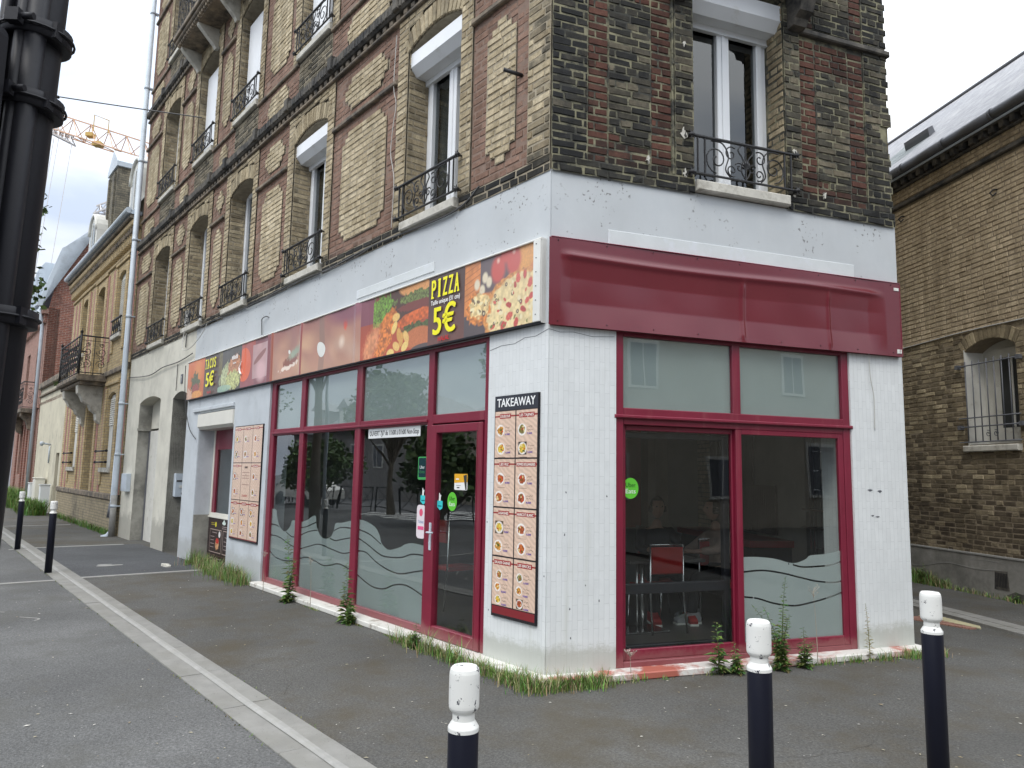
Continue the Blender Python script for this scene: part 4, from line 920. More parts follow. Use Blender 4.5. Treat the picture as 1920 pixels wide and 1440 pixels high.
def hand(px, py, pz, dx, dy, s=1):
    """palm and five bent fingers starting at wrist p and pointing along (dx,dy)"""
    l = math.hypot(dx, dy); dx, dy = dx/l, dy/l; nx, ny = -dy*s, dx*s; ch = []; pl = (px+dx*.08, py+dy*.08, pz, .022)
    ch.append([(px, py, pz, .026), (px+dx*.045, py+dy*.045, pz+.003, .028), pl])
    for k, L_ in enumerate((.07, .08, .075, .058)):
        o = (k-1.5)*.020; bx, by = pl[0]+nx*o, pl[1]+ny*o
        ch.append([pl, (bx+dx*.012, by+dy*.012, pz, .010), (bx+dx*(.012+L_*.5), by+dy*(.012+L_*.5), pz-.006, .0085), (bx+dx*(.010+L_*.85), by+dy*(.010+L_*.85), pz-.026, .007)])
    bx, by = px+dx*.03-nx*.026, py+dy*.03-ny*.026
    ch.append([(px+dx*.045, py+dy*.045, pz+.003, .028), (bx, by, pz-.004, .012), (bx+dx*.03-nx*.012, by+dy*.03-ny*.012, pz-.012, .010), (bx+dx*.055-nx*.008, by+dy*.055-ny*.008, pz-.02, .008)])
    return ch
def person(label, hip, look, jacket, trousers, shoe, arms, group=None, stripes=False, hairl=.0, feet=None, shoe_sole='white_strip'):
    """hip (x,y,z) in short-side frame with y = -(depth); look = unit vector the person faces"""
    F = FB; hx, hy, hz = hip; lx, ly = look; sx_, sy_ = -ly, lx
    # note: short-side frame has y inward, so depth is +y here
    PE = thing('person', label, 'person', at(F, hx, hy, .05), group)
    T = lambda f, s, z: (hx+lx*f+sx_*s, hy+ly*f+sy_*s, z)
    pel = (*T(0, 0, hz), .13); wa = (*T(-.01, 0, hz+.16), .115); ch_ = (*T(.0, 0, hz+.36), .13); nk = (*T(.03, 0, hz+.50), .055); nk2 = (*T(.05, 0, hz+.58), .05)
    body = [[pel, wa, ch_, nk, nk2]]; jack = [[(*pel[:3], .15), (*wa[:3], .14), (*ch_[:3], .155), (*T(.02, 0, hz+.46), .09)]]; trs = [[(*pel[:3], .145)]]
    trch = []; shoes = []
    for s, (kf, ks, ff, fs) in zip((-1, 1), feet):
        kn = T(kf, s*ks, .52); an = T(ff, s*fs, .12); hp = T(.03, s*.09, hz-.01)
        body.append([pel, (*hp, .085), (*kn, .055), (*an, .036), (*T(ff+.12, s*fs, .075), .03)])
        trch.append([(*pel[:3], .145), (*hp, .10), (*kn, .073), (*T((kf+ff)/2, s*(ks+fs)/2, .33), .062), (*an, .052)])
        shoes.append(T(ff, s*fs, .05))
    for s, (ef, es, ez, wf, ws, wz) in zip((-1, 1), arms):
        shd = T(.0, s*.17, hz+.42); el = T(ef, s*es, ez); wr = T(wf, ws, wz)
        body.append([ch_, (*shd, .05), (*el, .038), (*wr, .026)]); d = Vector(wr)-Vector(el)
        body += hand(*wr, d.x, d.y, s)
        jack.append([(*ch_[:3], .155), (*shd, .078), (*[(a+b_)/2 for a, b_ in zip(shd, el)], .066), (*el, .058), (*[a*.25+b_*.75 for a, b_ in zip(el, wr)], .044)])
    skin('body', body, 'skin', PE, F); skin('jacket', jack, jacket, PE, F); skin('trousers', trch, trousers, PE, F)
    for p in shoes:
        a = math.atan2(ly, lx); sf = F @ Matrix.Translation(p) @ Matrix.Rotation(a, 4, 'Z'); b = MB()
        pr = [(-.08, .0), (.19, .0), (.20, .03), (.17, .055), (.10, .075), (.03, .10), (-.07, .10), (-.09, .04)]
        b.prism([(x, z+.015) for x, z in pr], -.042, .042, 0); b.prism([(-.09, 0), (.205, 0), (.205, .018), (-.09, .018)], -.046, .046, 1); obj('shoe', b, [shoe, shoe_sole], PE, sf)
    c = T(.075, 0, hz+.70); head(PE, F, c, math.atan2(ly, lx), hairl)
    if stripes:
        b = MB(); kf, ks, ff, fs = feet[0]
        for k in range(3):
            P = []
            for t in np.linspace(0, 1, 9):
                p = Vector(T(kf+(ff-kf)*t+(.045-.03*k)*(1-.4*t), -(ks+(fs-ks)*t), .50+(.13-.50)*t)); o_ = .076-.02*t
                P.append((p.x-sx_*o_, p.y-sy_*o_, p.z))
            b.tube(P, .0055, 5)
        obj('trouser_stripe', b, 'white_strip', PE, F)
    return PE
person('person in dark clothes and red shoes sitting behind the cafe table and facing the street', (2.22, 2.02, .55), (-.28, -.96), 'cloth_dark', 'cloth_black', 'cloth_red',
       [(.14, .24, .80, .34, -.12, .80), (.14, .24, .80, .34, .10, .80)], feet=[(.40, .14, .46, .16), (.40, .16, .42, .24)])
person('person in a beige jacket and striped black track pants sitting beside the cafe table', (2.78, 1.62, .55), (-.95, .05), 'cloth_beige', 'cloth_black', 'cloth_grey',
       [(.20, .26, .80, .40, -.1, .79), (.16, .24, .82, .40, .12, .80)], stripes=True, feet=[(.38, .12, .30, .10), (.40, .14, .46, .16)])
# ------------------------------------------------------------ printed signs: colour grids painted in numpy
def lin(r, g=None, b=None):
    if g is None: r, g, b = r
    f = lambda x: (x/255/12.92) if x/255 <= .04045 else ((x/255+.055)/1.055)**2.4
    return np.array([f(r), f(g), f(b)])
class Canvas:
    def __init__(s, w, h, res, bg=(255, 255, 255)):
        s.w, s.h, s.res = w, h, res; s.nx, s.ny = int(w/res)+1, int(h/res)+1
        s.X, s.Y = np.meshgrid(np.linspace(0, w, s.nx), np.linspace(0, h, s.ny)); s.A = np.ones((s.ny, s.nx, 3))*lin(bg)
    def vn(s, sc, seed):
        r = np.random.default_rng(seed); G = r.random((60, 400)); x = (s.X/sc) % 398; y = (s.Y/sc) % 58
        xi, yi = x.astype(int), y.astype(int); fx, fy = x-xi, y-yi; fx = fx*fx*(3-2*fx); fy = fy*fy*(3-2*fy)
        return (G[yi, xi]*(1-fx)+G[yi, xi+1]*fx)*(1-fy)+(G[yi+1, xi]*(1-fx)+G[yi+1, xi+1]*fx)*fy
    def put(s, M, col, a=1.0, tex=0, ts=.01, seed=1):
        c = lin(col) if np.ndim(col) == 1 else col
        C_ = np.ones_like(s.A)*c
        if tex: C_ = C_*(1+tex*(s.vn(ts, seed)-.5)*2+tex*.6*(s.vn(ts*.4, seed+1)-.5))[..., None]
        m = (np.clip(M, 0, 1)*a)[..., None]; s.A = s.A*(1-m)+C_*m
    def rect(s, x0, x1, y0, y1, col, a=1, **k): s.put(((s.X >= x0) & (s.X <= x1) & (s.Y >= y0) & (s.Y <= y1)).astype(float), col, a, **k)
    def ell(s, cx, cy, rx, ry, col, a=1, rot=0, jag=0, js=.02, seed=1, soft=.12, clip=None, **k):
        c, q = math.cos(rot), math.sin(rot); dx, dy = s.X-cx, s.Y-cy; d = np.hypot((dx*c+dy*q)/rx, (-dx*q+dy*c)/ry)
        if jag: d = d+jag*(s.vn(js, seed)-.5)
        M = np.clip((1-d)/soft, 0, 1)
        if clip is not None: M = M*((s.X >= clip[0]) & (s.X <= clip[1]))
        s.put(M, col, a, seed=seed, **k)
    def grad(s, x0, x1, c0, c1, y0=0, y1=9, vert=True, a=1):
        t = np.clip((s.Y-y0)/(y1-y0), 0, 1) if vert else np.clip((s.X-x0)/(x1-x0), 0, 1)
        M = ((s.X >= x0) & (s.X <= x1)).astype(float)*a; Cc = lin(c0)*(1-t[..., None])+lin(c1)*t[..., None]; s.A = s.A*(1-M[..., None])+Cc*M[..., None]
    def line(s, pts, w, col, a=1):
        M = np.zeros_like(s.X)
        for (ax, ay), (bx, by) in zip(pts, pts[1:]):
            L2 = (bx-ax)**2+(by-ay)**2+1e-12; t = np.clip(((s.X-ax)*(bx-ax)+(s.Y-ay)*(by-ay))/L2, 0, 1)
            d = np.hypot(s.X-ax-t*(bx-ax), s.Y-ay-t*(by-ay)); M = np.maximum(M, np.clip(1.5-d/w, 0, 1))
        s.put(M, col, a)
    def mesh(s, name, mt, x_of, flip=False, dfn=None):
        """x_of(X) -> local x; mesh lies in plane y=0 at height Y (+dfn(x,y) outward)"""
        D = dfn(s.X, s.Y) if dfn else np.zeros_like(s.X); D = -D if flip else D
        V = np.stack([x_of(s.X), D, s.Y], -1).reshape(-1, 3); me = bpy.data.meshes.new(name)
        i = (np.arange(s.ny-1)[:, None]*s.nx+np.arange(s.nx-1)[None, :]).ravel(); F = np.stack([i, i+1, i+s.nx+1, i+s.nx], -1)
        me.vertices.add(len(V)); me.vertices.foreach_set('co', V.astype(np.float32).ravel()); me.loops.add(F.size); me.loops.foreach_set('vertex_index', F.ravel().astype(np.int32))
        me.polygons.add(len(F)); me.polygons.foreach_set('loop_start', (np.arange(len(F))*4).astype(np.int32)); me.polygons.foreach_set('loop_total', np.full(len(F), 4, np.int32))
        me.update(calc_edges=True); me.polygons.foreach_set('use_smooth', [True]*len(F))
        ca = me.color_attributes.new('Col', 'FLOAT_COLOR', 'POINT'); cc = np.ones((len(V), 4), np.float32); cc[:, :3] = np.clip(s.A, 0, 1).reshape(-1, 3); ca.data.foreach_set('color', cc.ravel())
        me.materials.append(MATS[mt]); return me

# --- long food banner, 9.92 m, x = 0 at its left (far) end, u = 10.03 - x
Lb, Hb = 9.985, .70
c = Canvas(Lb, Hb, .0055, (110, 62, 78)); X_ = lambda u: 10.03-u
r_ = random.Random(4)
# far left: orange with a burger
c.grad(0, X_(9.04), (190, 90, 30), (226, 120, 60), 0, .7); c.ell(.62, .45, .30, .30, (240, 170, 80), .5, soft=.9, clip=(0, X_(9.04)))
c.ell(.50, .23, .30, .24, (70, 88, 50), jag=.5, js=.05, seed=4, tex=.5, ts=.02, clip=(0, X_(9.04))); c.ell(.52, .16, .22, .12, (150, 60, 50), jag=.4, seed=5, tex=.4, clip=(0, X_(9.04))); c.ell(.60, .07, .33, .07, (225, 150, 60), jag=.3, tex=.3, seed=6, clip=(0, X_(9.04)))
c.ell(.12, .06, .22, .16, (215, 170, 140), jag=.5, tex=.3, seed=8, clip=(0, X_(9.04)))
c.rect(X_(9.04), X_(8.27), 0, 1, (70, 56, 50), tex=.15, ts=.03)
x0, x1 = X_(8.27), X_(7.17)
c.rect(x0, x1, 0, 1, (48, 58, 56), tex=.25, ts=.12); c.rect(x0, x0+.18, .3, 1, (96, 92, 50), tex=.3, ts=.05)
c.ell(x0+.42, .26, .36, .22, (176, 186, 140), jag=.35, js=.04, seed=11, tex=.55, ts=.028, rot=.35, clip=(x0, x1)); c.ell(x0+.78, .36, .32, .22, (190, 130, 90), jag=.35, js=.04, seed=12, tex=.5, ts=.02, rot=.3, clip=(x0, x1))
c.ell(x0+.72, .17, .36, .16, (190, 196, 130), jag=.5, js=.035, seed=13, tex=.6, ts=.02, clip=(x0, x1)); c.ell(x0+.3, .06, .4, .06, (150, 190, 170), a=.8, clip=(x0, x1), seed=3)
# purple with orange flash, faded square
c.rect(X_(7.17), X_(5.97), 0, 1, (128, 72, 84)); c.grad(X_(7.17), X_(6.6), (150, 80, 90), (190, 84, 66), 0, .7, a=.7)
c.ell(X_(7.05), .36, .30, .27, (226, 98, 56), soft=.05, clip=(X_(7.17), X_(6.7))); c.rect(X_(6.68), X_(6.06), .1, .62, (186, 150, 152), tex=.12, ts=.15); c.ell(X_(6.32), .2, .24, .2, (210, 172, 176), soft=.5, clip=(X_(6.68), X_(6.06))); c.ell(X_(6.4), .42, .26, .05, (120, 66, 64), a=.8, rot=.4, clip=(X_(6.68), X_(6.06)))
# translucent faded middle
c.grad(X_(5.97), X_(3.2), (184, 140, 118), (158, 108, 104), 0, .7)
for k in range(16):
    u = r_.uniform(3.3, 5.7); c.ell(X_(u), r_.uniform(.1, .5), r_.uniform(.2, .45), r_.uniform(.08, .2), r_.choice([(206, 164, 136), (196, 170, 152), (170, 128, 112), (214, 176, 140)]), .5, rot=r_.uniform(-.6, .6), soft=.8, clip=(X_(5.85), X_(3.2)))
c.ell(X_(5.3), .16, .30, .045, (236, 222, 208), jag=.7, js=.04, a=.9, rot=.15, seed=22); c.ell(X_(5.25), .24, .28, .07, (128, 76, 66), jag=.4, seed=23, rot=.15); c.ell(X_(5.12), .33, .30, .08, (150, 168, 146), jag=.4, soft=.6, seed=24, rot=.2)
c.rect(X_(4.36), X_(4.2), 0, 1, (140, 116, 106), .7); c.grad(X_(5.97), X_(5.85), (150, 72, 54), (150, 72, 54), 0, 1); c.rect(X_(4.89), X_(4.84), 0, 1, (140, 60, 62)); c.ell(X_(3.62), .5, .07, .09, (222, 84, 60), jag=.5, seed=30, soft=.6); c.ell(X_(3.7), .3, .1, .1, (240, 224, 206), .7, soft=.9)
c.ell(X_(3.5), .75, .75, .30, (134, 82, 104), .9, soft=.4, clip=(X_(4.8), X_(2.9)))
# burger and potatoes
x0, x1 = X_(3.2), X_(1.77)
c.rect(x0, x1, 0, 1, (132, 60, 62)); c.grad(x0, x1, (190, 70, 30), (120, 60, 50), .1, .7, a=.85); c.rect(x0, X_(2.9), .4, 1, (120, 62, 84)); c.ell(X_(2.2), .52, .62, .26, (56, 34, 34), jag=.2, soft=.3, clip=(X_(2.75), x1), seed=30)
def speckle(n, xa, xb, ya, yb, cols, ra, rb, seed, asp=2.2, clip=None):
    q = random.Random(seed)
    for _ in range(n): r0 = q.uniform(ra, rb); c.ell(q.uniform(xa, xb), q.uniform(ya, yb), r0*asp*q.uniform(.6, 1), r0, q.choice(cols), rot=q.uniform(0, 3.1), soft=.35, clip=clip)
cl = (x0, x1)
c.ell(X_(2.72), .53, .24, .18, (92, 140, 44), jag=.6, js=.03, tex=.8, ts=.018, seed=31, clip=(X_(2.92), x1)); c.rect(X_(2.92), X_(2.72), .34, .60, (90, 134, 42), tex=.8, ts=.016)
c.ell(X_(2.0), .70, .40, .13, (214, 150, 88), tex=.2, seed=33, clip=cl); c.ell(X_(2.0), .565, .46, .06, (88, 110, 52), jag=.6, js=.03, tex=.8, ts=.015, seed=34, clip=cl); c.ell(X_(1.98), .47, .44, .05, (108, 44, 44), jag=.3, seed=35, clip=cl); c.ell(X_(2.02), .345, .42, .075, (200, 92, 34), jag=.3, js=.05, tex=.5, ts=.03, seed=36, clip=cl, rot=.08)
c.ell(X_(1.98), .235, .36, .05, (52, 82, 36), jag=.8, js=.03, tex=.9, ts=.015, seed=37, clip=cl); c.ell(X_(1.95), .12, .30, .12, (190, 108, 62), tex=.15, seed=38, clip=cl); c.ell(X_(1.86), .0, .25, .05, (60, 60, 66), clip=cl, seed=2)
c.ell(X_(2.6), .38, .22, .10, (196, 110, 40), jag=.3, js=.04, tex=.55, ts=.03, seed=39, rot=.5, clip=cl); c.ell(X_(2.65), .18, .27, .12, (206, 116, 46), jag=.3, js=.05, tex=.65, ts=.022, seed=40, rot=.7, clip=cl); c.ell(X_(2.95), .16, .30, .16, (214, 140, 96), jag=.3, tex=.3, ts=.04, seed=41, rot=.9, clip=cl, soft=.5)
for k, (u, y) in enumerate(((2.42, .40), (2.45, .29), (2.35, .20), (2.4, .08), (2.22, .06), (2.3, .14), (2.2, .16), (2.52, .02))): c.ell(X_(u), y, .085, .05, [(232, 190, 110), (238, 206, 120), (214, 160, 80)][k % 3], rot=k*.9, tex=.15, seed=50+k, clip=cl, soft=.2)
# brown panel
c.rect(X_(1.77), X_(1.14), 0, 1, (60, 38, 38), tex=.25, ts=.02); c.grad(X_(1.77), X_(1.14), (110, 62, 60), (46, 34, 38), 0, .5, a=.6)
# pizza photo
x0, x1 = X_(1.14), X_(.10); cl = (x0, x1)
c.rect(x0, x1, 0, 1, (206, 128, 66), tex=.2, ts=.04)
for k in range(12): c.line([(x0, .34+k*.055), (x0+.45, .46+k*.055)], .004, (150, 84, 44), .8)
c.rect(x0, x0+.62, 0, .2, (58, 60, 70)); c.ell(X_(.76), .60, .34, .24, (70, 70, 80), soft=.1, clip=(X_(.9), x1)); c.ell(X_(.25), .62, .13, .16, (226, 160, 70), rot=-.5, clip=cl, tex=.15, soft=.2)
for u, y, rx, ry in ((.64, .56, .12, .15), (.42, .60, .12, .15), (.53, .68, .09, .1)): c.ell(X_(u), y, rx, ry, (196, 66, 60), soft=.35, clip=cl); c.ell(X_(u)+.0, y+.08, .03, .035, (244, 210, 190), .9, soft=.9, clip=cl)
c.ell(X_(.97), .33, .09, .09, (60, 50, 46), .8, soft=.5, clip=cl)
for u, y in ((.95, .475), (.83, .52), (.77, .47), (.87, .41)): c.ell(X_(u), y, .05, .062, (222, 212, 184), soft=.4, clip=cl)
c.ell(X_(.36), .16, .50, .345, (206, 140, 70), jag=.08, js=.05, tex=.4, ts=.02, seed=60, clip=cl, rot=.05, soft=.03); c.ell(X_(.33), .16, .47, .315, (232, 212, 156), jag=.1, js=.04, tex=.22, ts=.025, seed=61, clip=cl, rot=.05, soft=.05)
c.ell(X_(.93), .25, .20, .16, (208, 126, 54), jag=.3, js=.03, tex=.5, ts=.018, seed=62, clip=cl); c.ell(X_(.90), .27, .16, .12, (226, 200, 140), jag=.4, js=.03, tex=.4, ts=.02, seed=63, clip=cl)
q = random.Random(8)
for k in range(120):
    a, rr = q.uniform(0, 6.28), math.sqrt(q.random()); xx, yy = X_(.33)+.44*rr*math.cos(a), .16+.29*rr*math.sin(a)
    t = q.random(); r0 = q.uniform(.012, .04)
    if t < .3: c.ell(xx, yy, r0*1.4, r0*.9, q.choice([(192, 60, 56), (206, 84, 72), (176, 50, 48)]), rot=a, jag=.4, js=.02, seed=k, clip=cl, tex=.3, soft=.2)
    elif t < .55: c.ell(xx, yy, r0, r0*.8, (238, 226, 184), rot=a, soft=.4, clip=cl)
    elif t < .72: c.ell(xx, yy, r0, r0*.6, (122, 108, 84), rot=a, soft=.3, clip=cl, a=.8)
    elif t < .86: c.ell(xx, yy, .020, .020, (38, 34, 40), clip=cl, soft=.2); c.ell(xx, yy, .009, .009, (220, 205, 160), clip=cl, soft=.3)
    else: c.ell(xx, yy, r0*.6, r0*.4, (96, 120, 50), rot=a, clip=cl)
for k in range(16): xx, yy = X_(.92)+q.uniform(-.12, .12), .27+q.uniform(-.08, .08); c.ell(xx, yy, .03, .016, q.choice([(190, 56, 48), (240, 228, 180), (110, 96, 70)]), rot=q.uniform(0, 3), clip=cl)
c.ell(X_(.84), .19, .024, .030, (30, 28, 34), clip=cl); c.ell(X_(.84), .19, .011, .015, (222, 210, 170), clip=cl)
c.put(np.clip((c.X-X_(1.1))/.9, 0, 1)*(.3+.7*np.clip((c.Y-.1)/.5, 0, 1))*((c.X >= x0) & (c.X <= x1)), (214, 190, 190), .22)
c.A = c.A*.86+lin(205, 178, 165)*.14
def bulge(X, Y):
    d = .004*np.sin(X*3.1)+.006*np.sin(X*7.3+Y*4)*((X > 3.0) & (X < 7.0))
    for xc in (X_(5.9), X_(4.87), X_(3.3), X_(6.05)): d = d+.018*np.exp(-((X-xc)/.05)**2)
    d = d-.016*np.exp(-((X-X_(5.4))/.35)**2-((Y-.35)/.22)**2)-.014*np.exp(-((X-X_(4.1))/.4)**2-((Y-.3)/.2)**2)
    return .045+d
me = c.mesh('food_banner', 'print', lambda X: -X, dfn=bulge)
BANFR = at(FA, 10.03, 0, 2.852)
BAN = thing('food_banner', 'long printed food banner reading TACOS 5€ and PIZZA 5€ above the shop glazing', 'banner', BANFR)
put('printed_sheet', me, BAN, BANFR)
b = MB(); b.box(-Lb, 0, .0, .028, .004, .696, 0)
b.bbox(-Lb-.005, 0, .0, .062, .694, .712, .004, 0); b.bbox(-Lb+.0, -Lb+.09, .03, .066, .0, .695, .004, 0); b.box(-Lb, 0, .0, .055, -.012, .004, 1); b.bbox(-Lb-.004, -Lb, .0, .05, -.01, .70, .002, 0)
for k in range(6): b.lathe(-Lb+.05, .066, [(.006, .06+k*.12), (.006, .066+k*.12)], 6, 1)
obj('banner_frame', b, ['white_strip', 'black_metal'], BAN, BANFR)
b = MB(); yl, wh, rd = tuple(lin(246, 236, 40)), tuple(lin(236, 234, 230)), tuple(lin(196, 36, 40))
def serif(b, t, u, z, h, w, y, col, serifs=True):
    """condensed slab lettering: narrow heavy glyphs with slabs at head and foot"""
    n = len(t); cw = w/n
    for i, ch in enumerate(t):
        ux = u+w/2-(i+.5)*cw; b.text(ch, ux, z, h, y, -1, c=col, bold=.005, wmax=cw*(.26 if ch == 'I' else .70))
        sl = .012*h/.2
        if serifs and ch in 'PITZA':
            for zz in ((0,) if ch in 'PA' else (0,) if ch == 'T' else (0, 1)):
                if ch == 'Z': continue
                z0 = z-.003 if zz == 0 else z+h-.022
                spans = {'P': [(.02, .55)], 'I': [(.24, .76)], 'T': [(.25, .75)], 'A': [(.0, .36), (.62, 1.0)]}[ch]
                for s0, s1 in spans: b.box(ux+cw*.44-cw*.88*s0, ux+cw*.44-cw*.88*s1, y, y+.0015, z0, z0+.016, 0, col)
ty = .064
loc = lambda u: u-10.03
serif(b, 'PIZZA', loc(1.455), .470, .185, .50, ty, yl); b.text('Taille unique (31 cm)', loc(1.45), .400, .045, ty, -1, c=wh, wmax=.50, bold=.0015)
b.text('5€', loc(1.46), .10, .27, ty, -1, c=yl, wmax=.38, bold=.008); b.text('HALAL', loc(1.46), .025, .045, ty, -1, c=rd, wmax=.19, bold=.002)
serif(b, 'TACOS', loc(8.66), .47, .17, .60, ty, yl); b.text('5€', loc(8.66), .16, .24, ty, -1, c=yl, wmax=.42, bold=.009); b.text('HALAL', loc(8.66), .03, .045, ty, -1, c=rd, wmax=.22, bold=.002)
b.text('BICYLETTE' if False else 'KEBAB', loc(7.40), .50, .07, ty, -1, c=wh, wmax=.28, bold=.004) if False else None
for k in range(8): b.box(loc(7.29)+k*.036, loc(7.29)+k*.036+.024, ty, ty+.001, .49, .49+[.06, .075, .06, .05, .06, .07, .06, .055][k], 0, wh)
for k in range(5): b.box(loc(7.36)+k*.03, loc(7.36)+k*.03+.02, ty, ty+.001, .42, .44, 0, wh)
b.tube([(loc(7.12), ty, .42), (loc(7.19), ty, .33), (loc(7.17), ty, .26), (loc(7.10), ty, .22)], [.004, .014, .016, .012], 5, 0, wh)
obj('lettering', b, 'print', BAN, BANFR)

# --- blank burgundy sign on the short side: vinyl sheet sagging over its frame
c = Canvas(3.795, .735, .010, (110, 30, 50))
def vin(X, Y):
    d = .050+.0*X; ry = .60-.018*np.sin(X*1.3)-.02*(X > 2.6)*(X-2.6)
    ridge = np.clip((X-.10)/.1, 0, 1)*np.clip((3.60-X)/.2, 0, 1)
    d = d+.013*np.exp(-((Y-ry)/.028)**2)*ridge-.022*np.clip((ry-Y)/.18, 0, 1)*np.clip((Y)/.2, 0, 1)*ridge
    for xc, w in ((1.92, .022), (2.9, .014)): d = d+.011*np.exp(-((X-xc)/w)**2)*np.clip((ry-Y)/.1, 0, 1)*np.clip(Y/.06, 0, 1)
    d = d+.006*np.sin(X*2.4+Y*3)*ridge+.003*np.sin(X*9+1)*np.exp(-((Y-.2)/.2)**2)
    return d
me = c.mesh('vinyl', 'sign_vinyl', lambda X: X, flip=True, dfn=vin)
SGF = at(FB, -.025, 0, 2.818)
SG = thing('blank_sign', 'blank burgundy vinyl sign sagging over its frame above the short corner side', 'sign', SGF); put('vinyl_sheet', me, SG, SGF)
b = MB(flip=True); b.box(.03, 3.79, .002, .010, .0, .735, 0); b.bbox(.02, 3.80, .0, .055, .735, .745, .004, 0); b.bbox(3.795, 3.802, .0, .055, .0, .735, .003, 0); b.bbox(3.72, 3.78, .048, .056, .66, .69, .002, 1); b.bbox(3.73, 3.76, .05, .056, .03, .07, .002, 1); b.bbox(3.77, 3.785, .05, .056, .03, .07, .002, 1)
for k in range(9):
    for zz in (.03, .71): b.lathe(.08+k*.45, .054, [(.004, zz), (.004, zz+.008)], 6, 2)
obj('sign_frame', b, ['burgundy', 'white_strip', 'black_metal'], SG, SGF)

# --- menu boards
def menu_board(name, W_, H_, cols, rows, titles, header, foot, fr, seed, label, special=None, res=.0045):
    q = random.Random(seed); c = Canvas(W_, H_, res, (40, 36, 40)); hd = header; ft = foot
    ch = (H_-hd-ft)/rows; cw = W_/cols; g_ = .008
    b = MB(); y = .010; dk, wn, pr_ = tuple(lin(70, 55, 50)), tuple(lin(236, 226, 216)), tuple(lin(96, 76, 170))
    for rI in range(rows):
        for cI in range(cols):
            xa, xb = cI*cw+g_, (cI+1)*cw-g_*.6; yb = H_-hd-rI*ch-g_*.9; ya = yb-ch+g_*1.6
            M = ((c.X >= xa) & (c.X <= xb) & (c.Y >= ya) & (c.Y <= yb)).astype(float)
            tex = lin(214, 186, 166)*(1+.10*np.sin((c.Y*.9+c.X*.55)*150+4*c.vn(.08, seed)+3*c.vn(.03, 3)))[..., None]
            c.put(M, tex)
            ti = titles[rI][cI]
            tag_ = special and special == (rI, cI)
            if not tag_: c.rect(xa, xb, yb-.050, yb-.036, (150, 50, 52)); tw = min(cw*.9, .0155*len(ti)+.03); xm = (xa+xb)/2; c.rect(xm-tw/2, xm+tw/2, yb-.062, yb-.024, (158, 46, 50))
            b.text(ti, -((xa+xb)/2), yb-(.054 if not tag_ else .075), .022 if not tag_ else .03, y, -1, c=wn if not tag_ else dk, wmax=min(cw*.82, .0145*len(ti)+.02), bold=.0008)
            if tag_:
                for k, s_ in enumerate((.02, .10, .16, .32)): c.rect(xa+.04, xb-.04, yb-.12-s_*.6-.01, yb-.12-s_*.6, (150, 120, 110), .8)
                c.line([((xa+xb)/2+.06*math.cos(t), (ya+yb)/2+.11*math.sin(t)) for t in np.linspace(0, 6.28, 24)], .002, (140, 110, 100)); b.text('OUVERT', -((xa+xb)/2), ya+.05, .032, y, -1, c=tuple(lin(176, 40, 50)), wmax=cw*.6); continue
            nd = 3 if rI == rows-1 else 2; dh = (ch-.10)/nd
            for k in range(nd):
                cy = yb-.10-dh*(k+.42); cx = xa+cw*.27+(q.uniform(-.01, .02)); r0 = min(.056, cw*.20, dh*.40)
                if q.random() < .45: c.rect(cx-r0, cx+r0, cy-r0*.95, cy+r0*.95, q.choice([(92, 74, 58), (70, 62, 60), (212, 206, 214)]), tex=.4, ts=.01, seed=q.randint(1, 99))
                c.ell(cx, cy, r0*1.02, r0*.95, (236, 232, 226), soft=.1); c.ell(cx, cy, r0*.78, r0*.70, q.choice([(176, 96, 48), (150, 116, 60), (196, 140, 62), (120, 110, 62), (160, 84, 52), (206, 176, 70)]), jag=.4, js=.012, tex=.6, ts=.008, seed=q.randint(1, 99))
                for _ in range(5): c.ell(cx+q.uniform(-.5, .5)*r0, cy+q.uniform(-.5, .5)*r0, r0*.2, r0*.13, q.choice([(196, 70, 50), (230, 210, 150), (80, 96, 44)]), rot=q.uniform(0, 3))
                words = q.choice([('Grand', 'plat'), ('Plat', 'maison'), ('Petit', 'plat'), ('Au', 'poulet')]); tx = -(cx+r0+.012)
                # handwritten-looking dish names are illegible in the picture: short pen strokes
                for wI in range(2):
                    P = [(cx+r0+.012+t*cw*.30, cy+.022-wI*.026+.006*math.sin(t*19+q.random()*6)) for t in np.linspace(0, q.uniform(.7, 1), 12)]; c.line(P, .0014, (84, 66, 60), .9)
                b.text(q.choice(['8,00€', '7,50€', '9,00€', '6,50€']), tx, cy-.040, .014, y, -1, c=pr_, al='l', wmax=cw*.22, bold=.0006); c.line([(cx-r0*.6, cy-r0-.018), (cx+cw*.22, cy-r0-.018)], .0012, (110, 92, 84), .8)
    if hd: c.rect(0, W_, H_-hd, H_, (52, 54, 62))
    if ft: c.rect(.01, W_-.01, .02, ft, (128, 42, 48))
    T = thing(name, label, 'menu board', fr); put('printed_sheet', c.mesh('sheet', 'print', lambda X: -X, dfn=lambda X, Y: .008+.0*X), T, fr)
    bb = MB(); bb.bbox(-W_-.004, .004, -.012, .0065, -.004, H_+.004, .002, 0); obj('board', bb, 'black_metal', T, fr)
    if hd: b.text('TAKEAWAY', -W_/2, H_-hd+.032, .072, y, -1, c=(.85, .85, .85), wmax=W_*.88, bold=.002)
    obj('lettering', b, 'print', T, fr); return T
menu_board('menu_board', .575, 1.855, 2, 4, [('COUSCOUS', 'LES TAJINES'), ('LES RIZ', 'POMMES BOULANGERES'), ('LASAGNES', 'HARICOT BLANC'), ('SALADE GARNIE', 'LES BRICKS')], .125, .085, at(FA, .67, .014, .415), 3, 'tall TAKEAWAY menu board on the white tiled corner between the door and the corner')
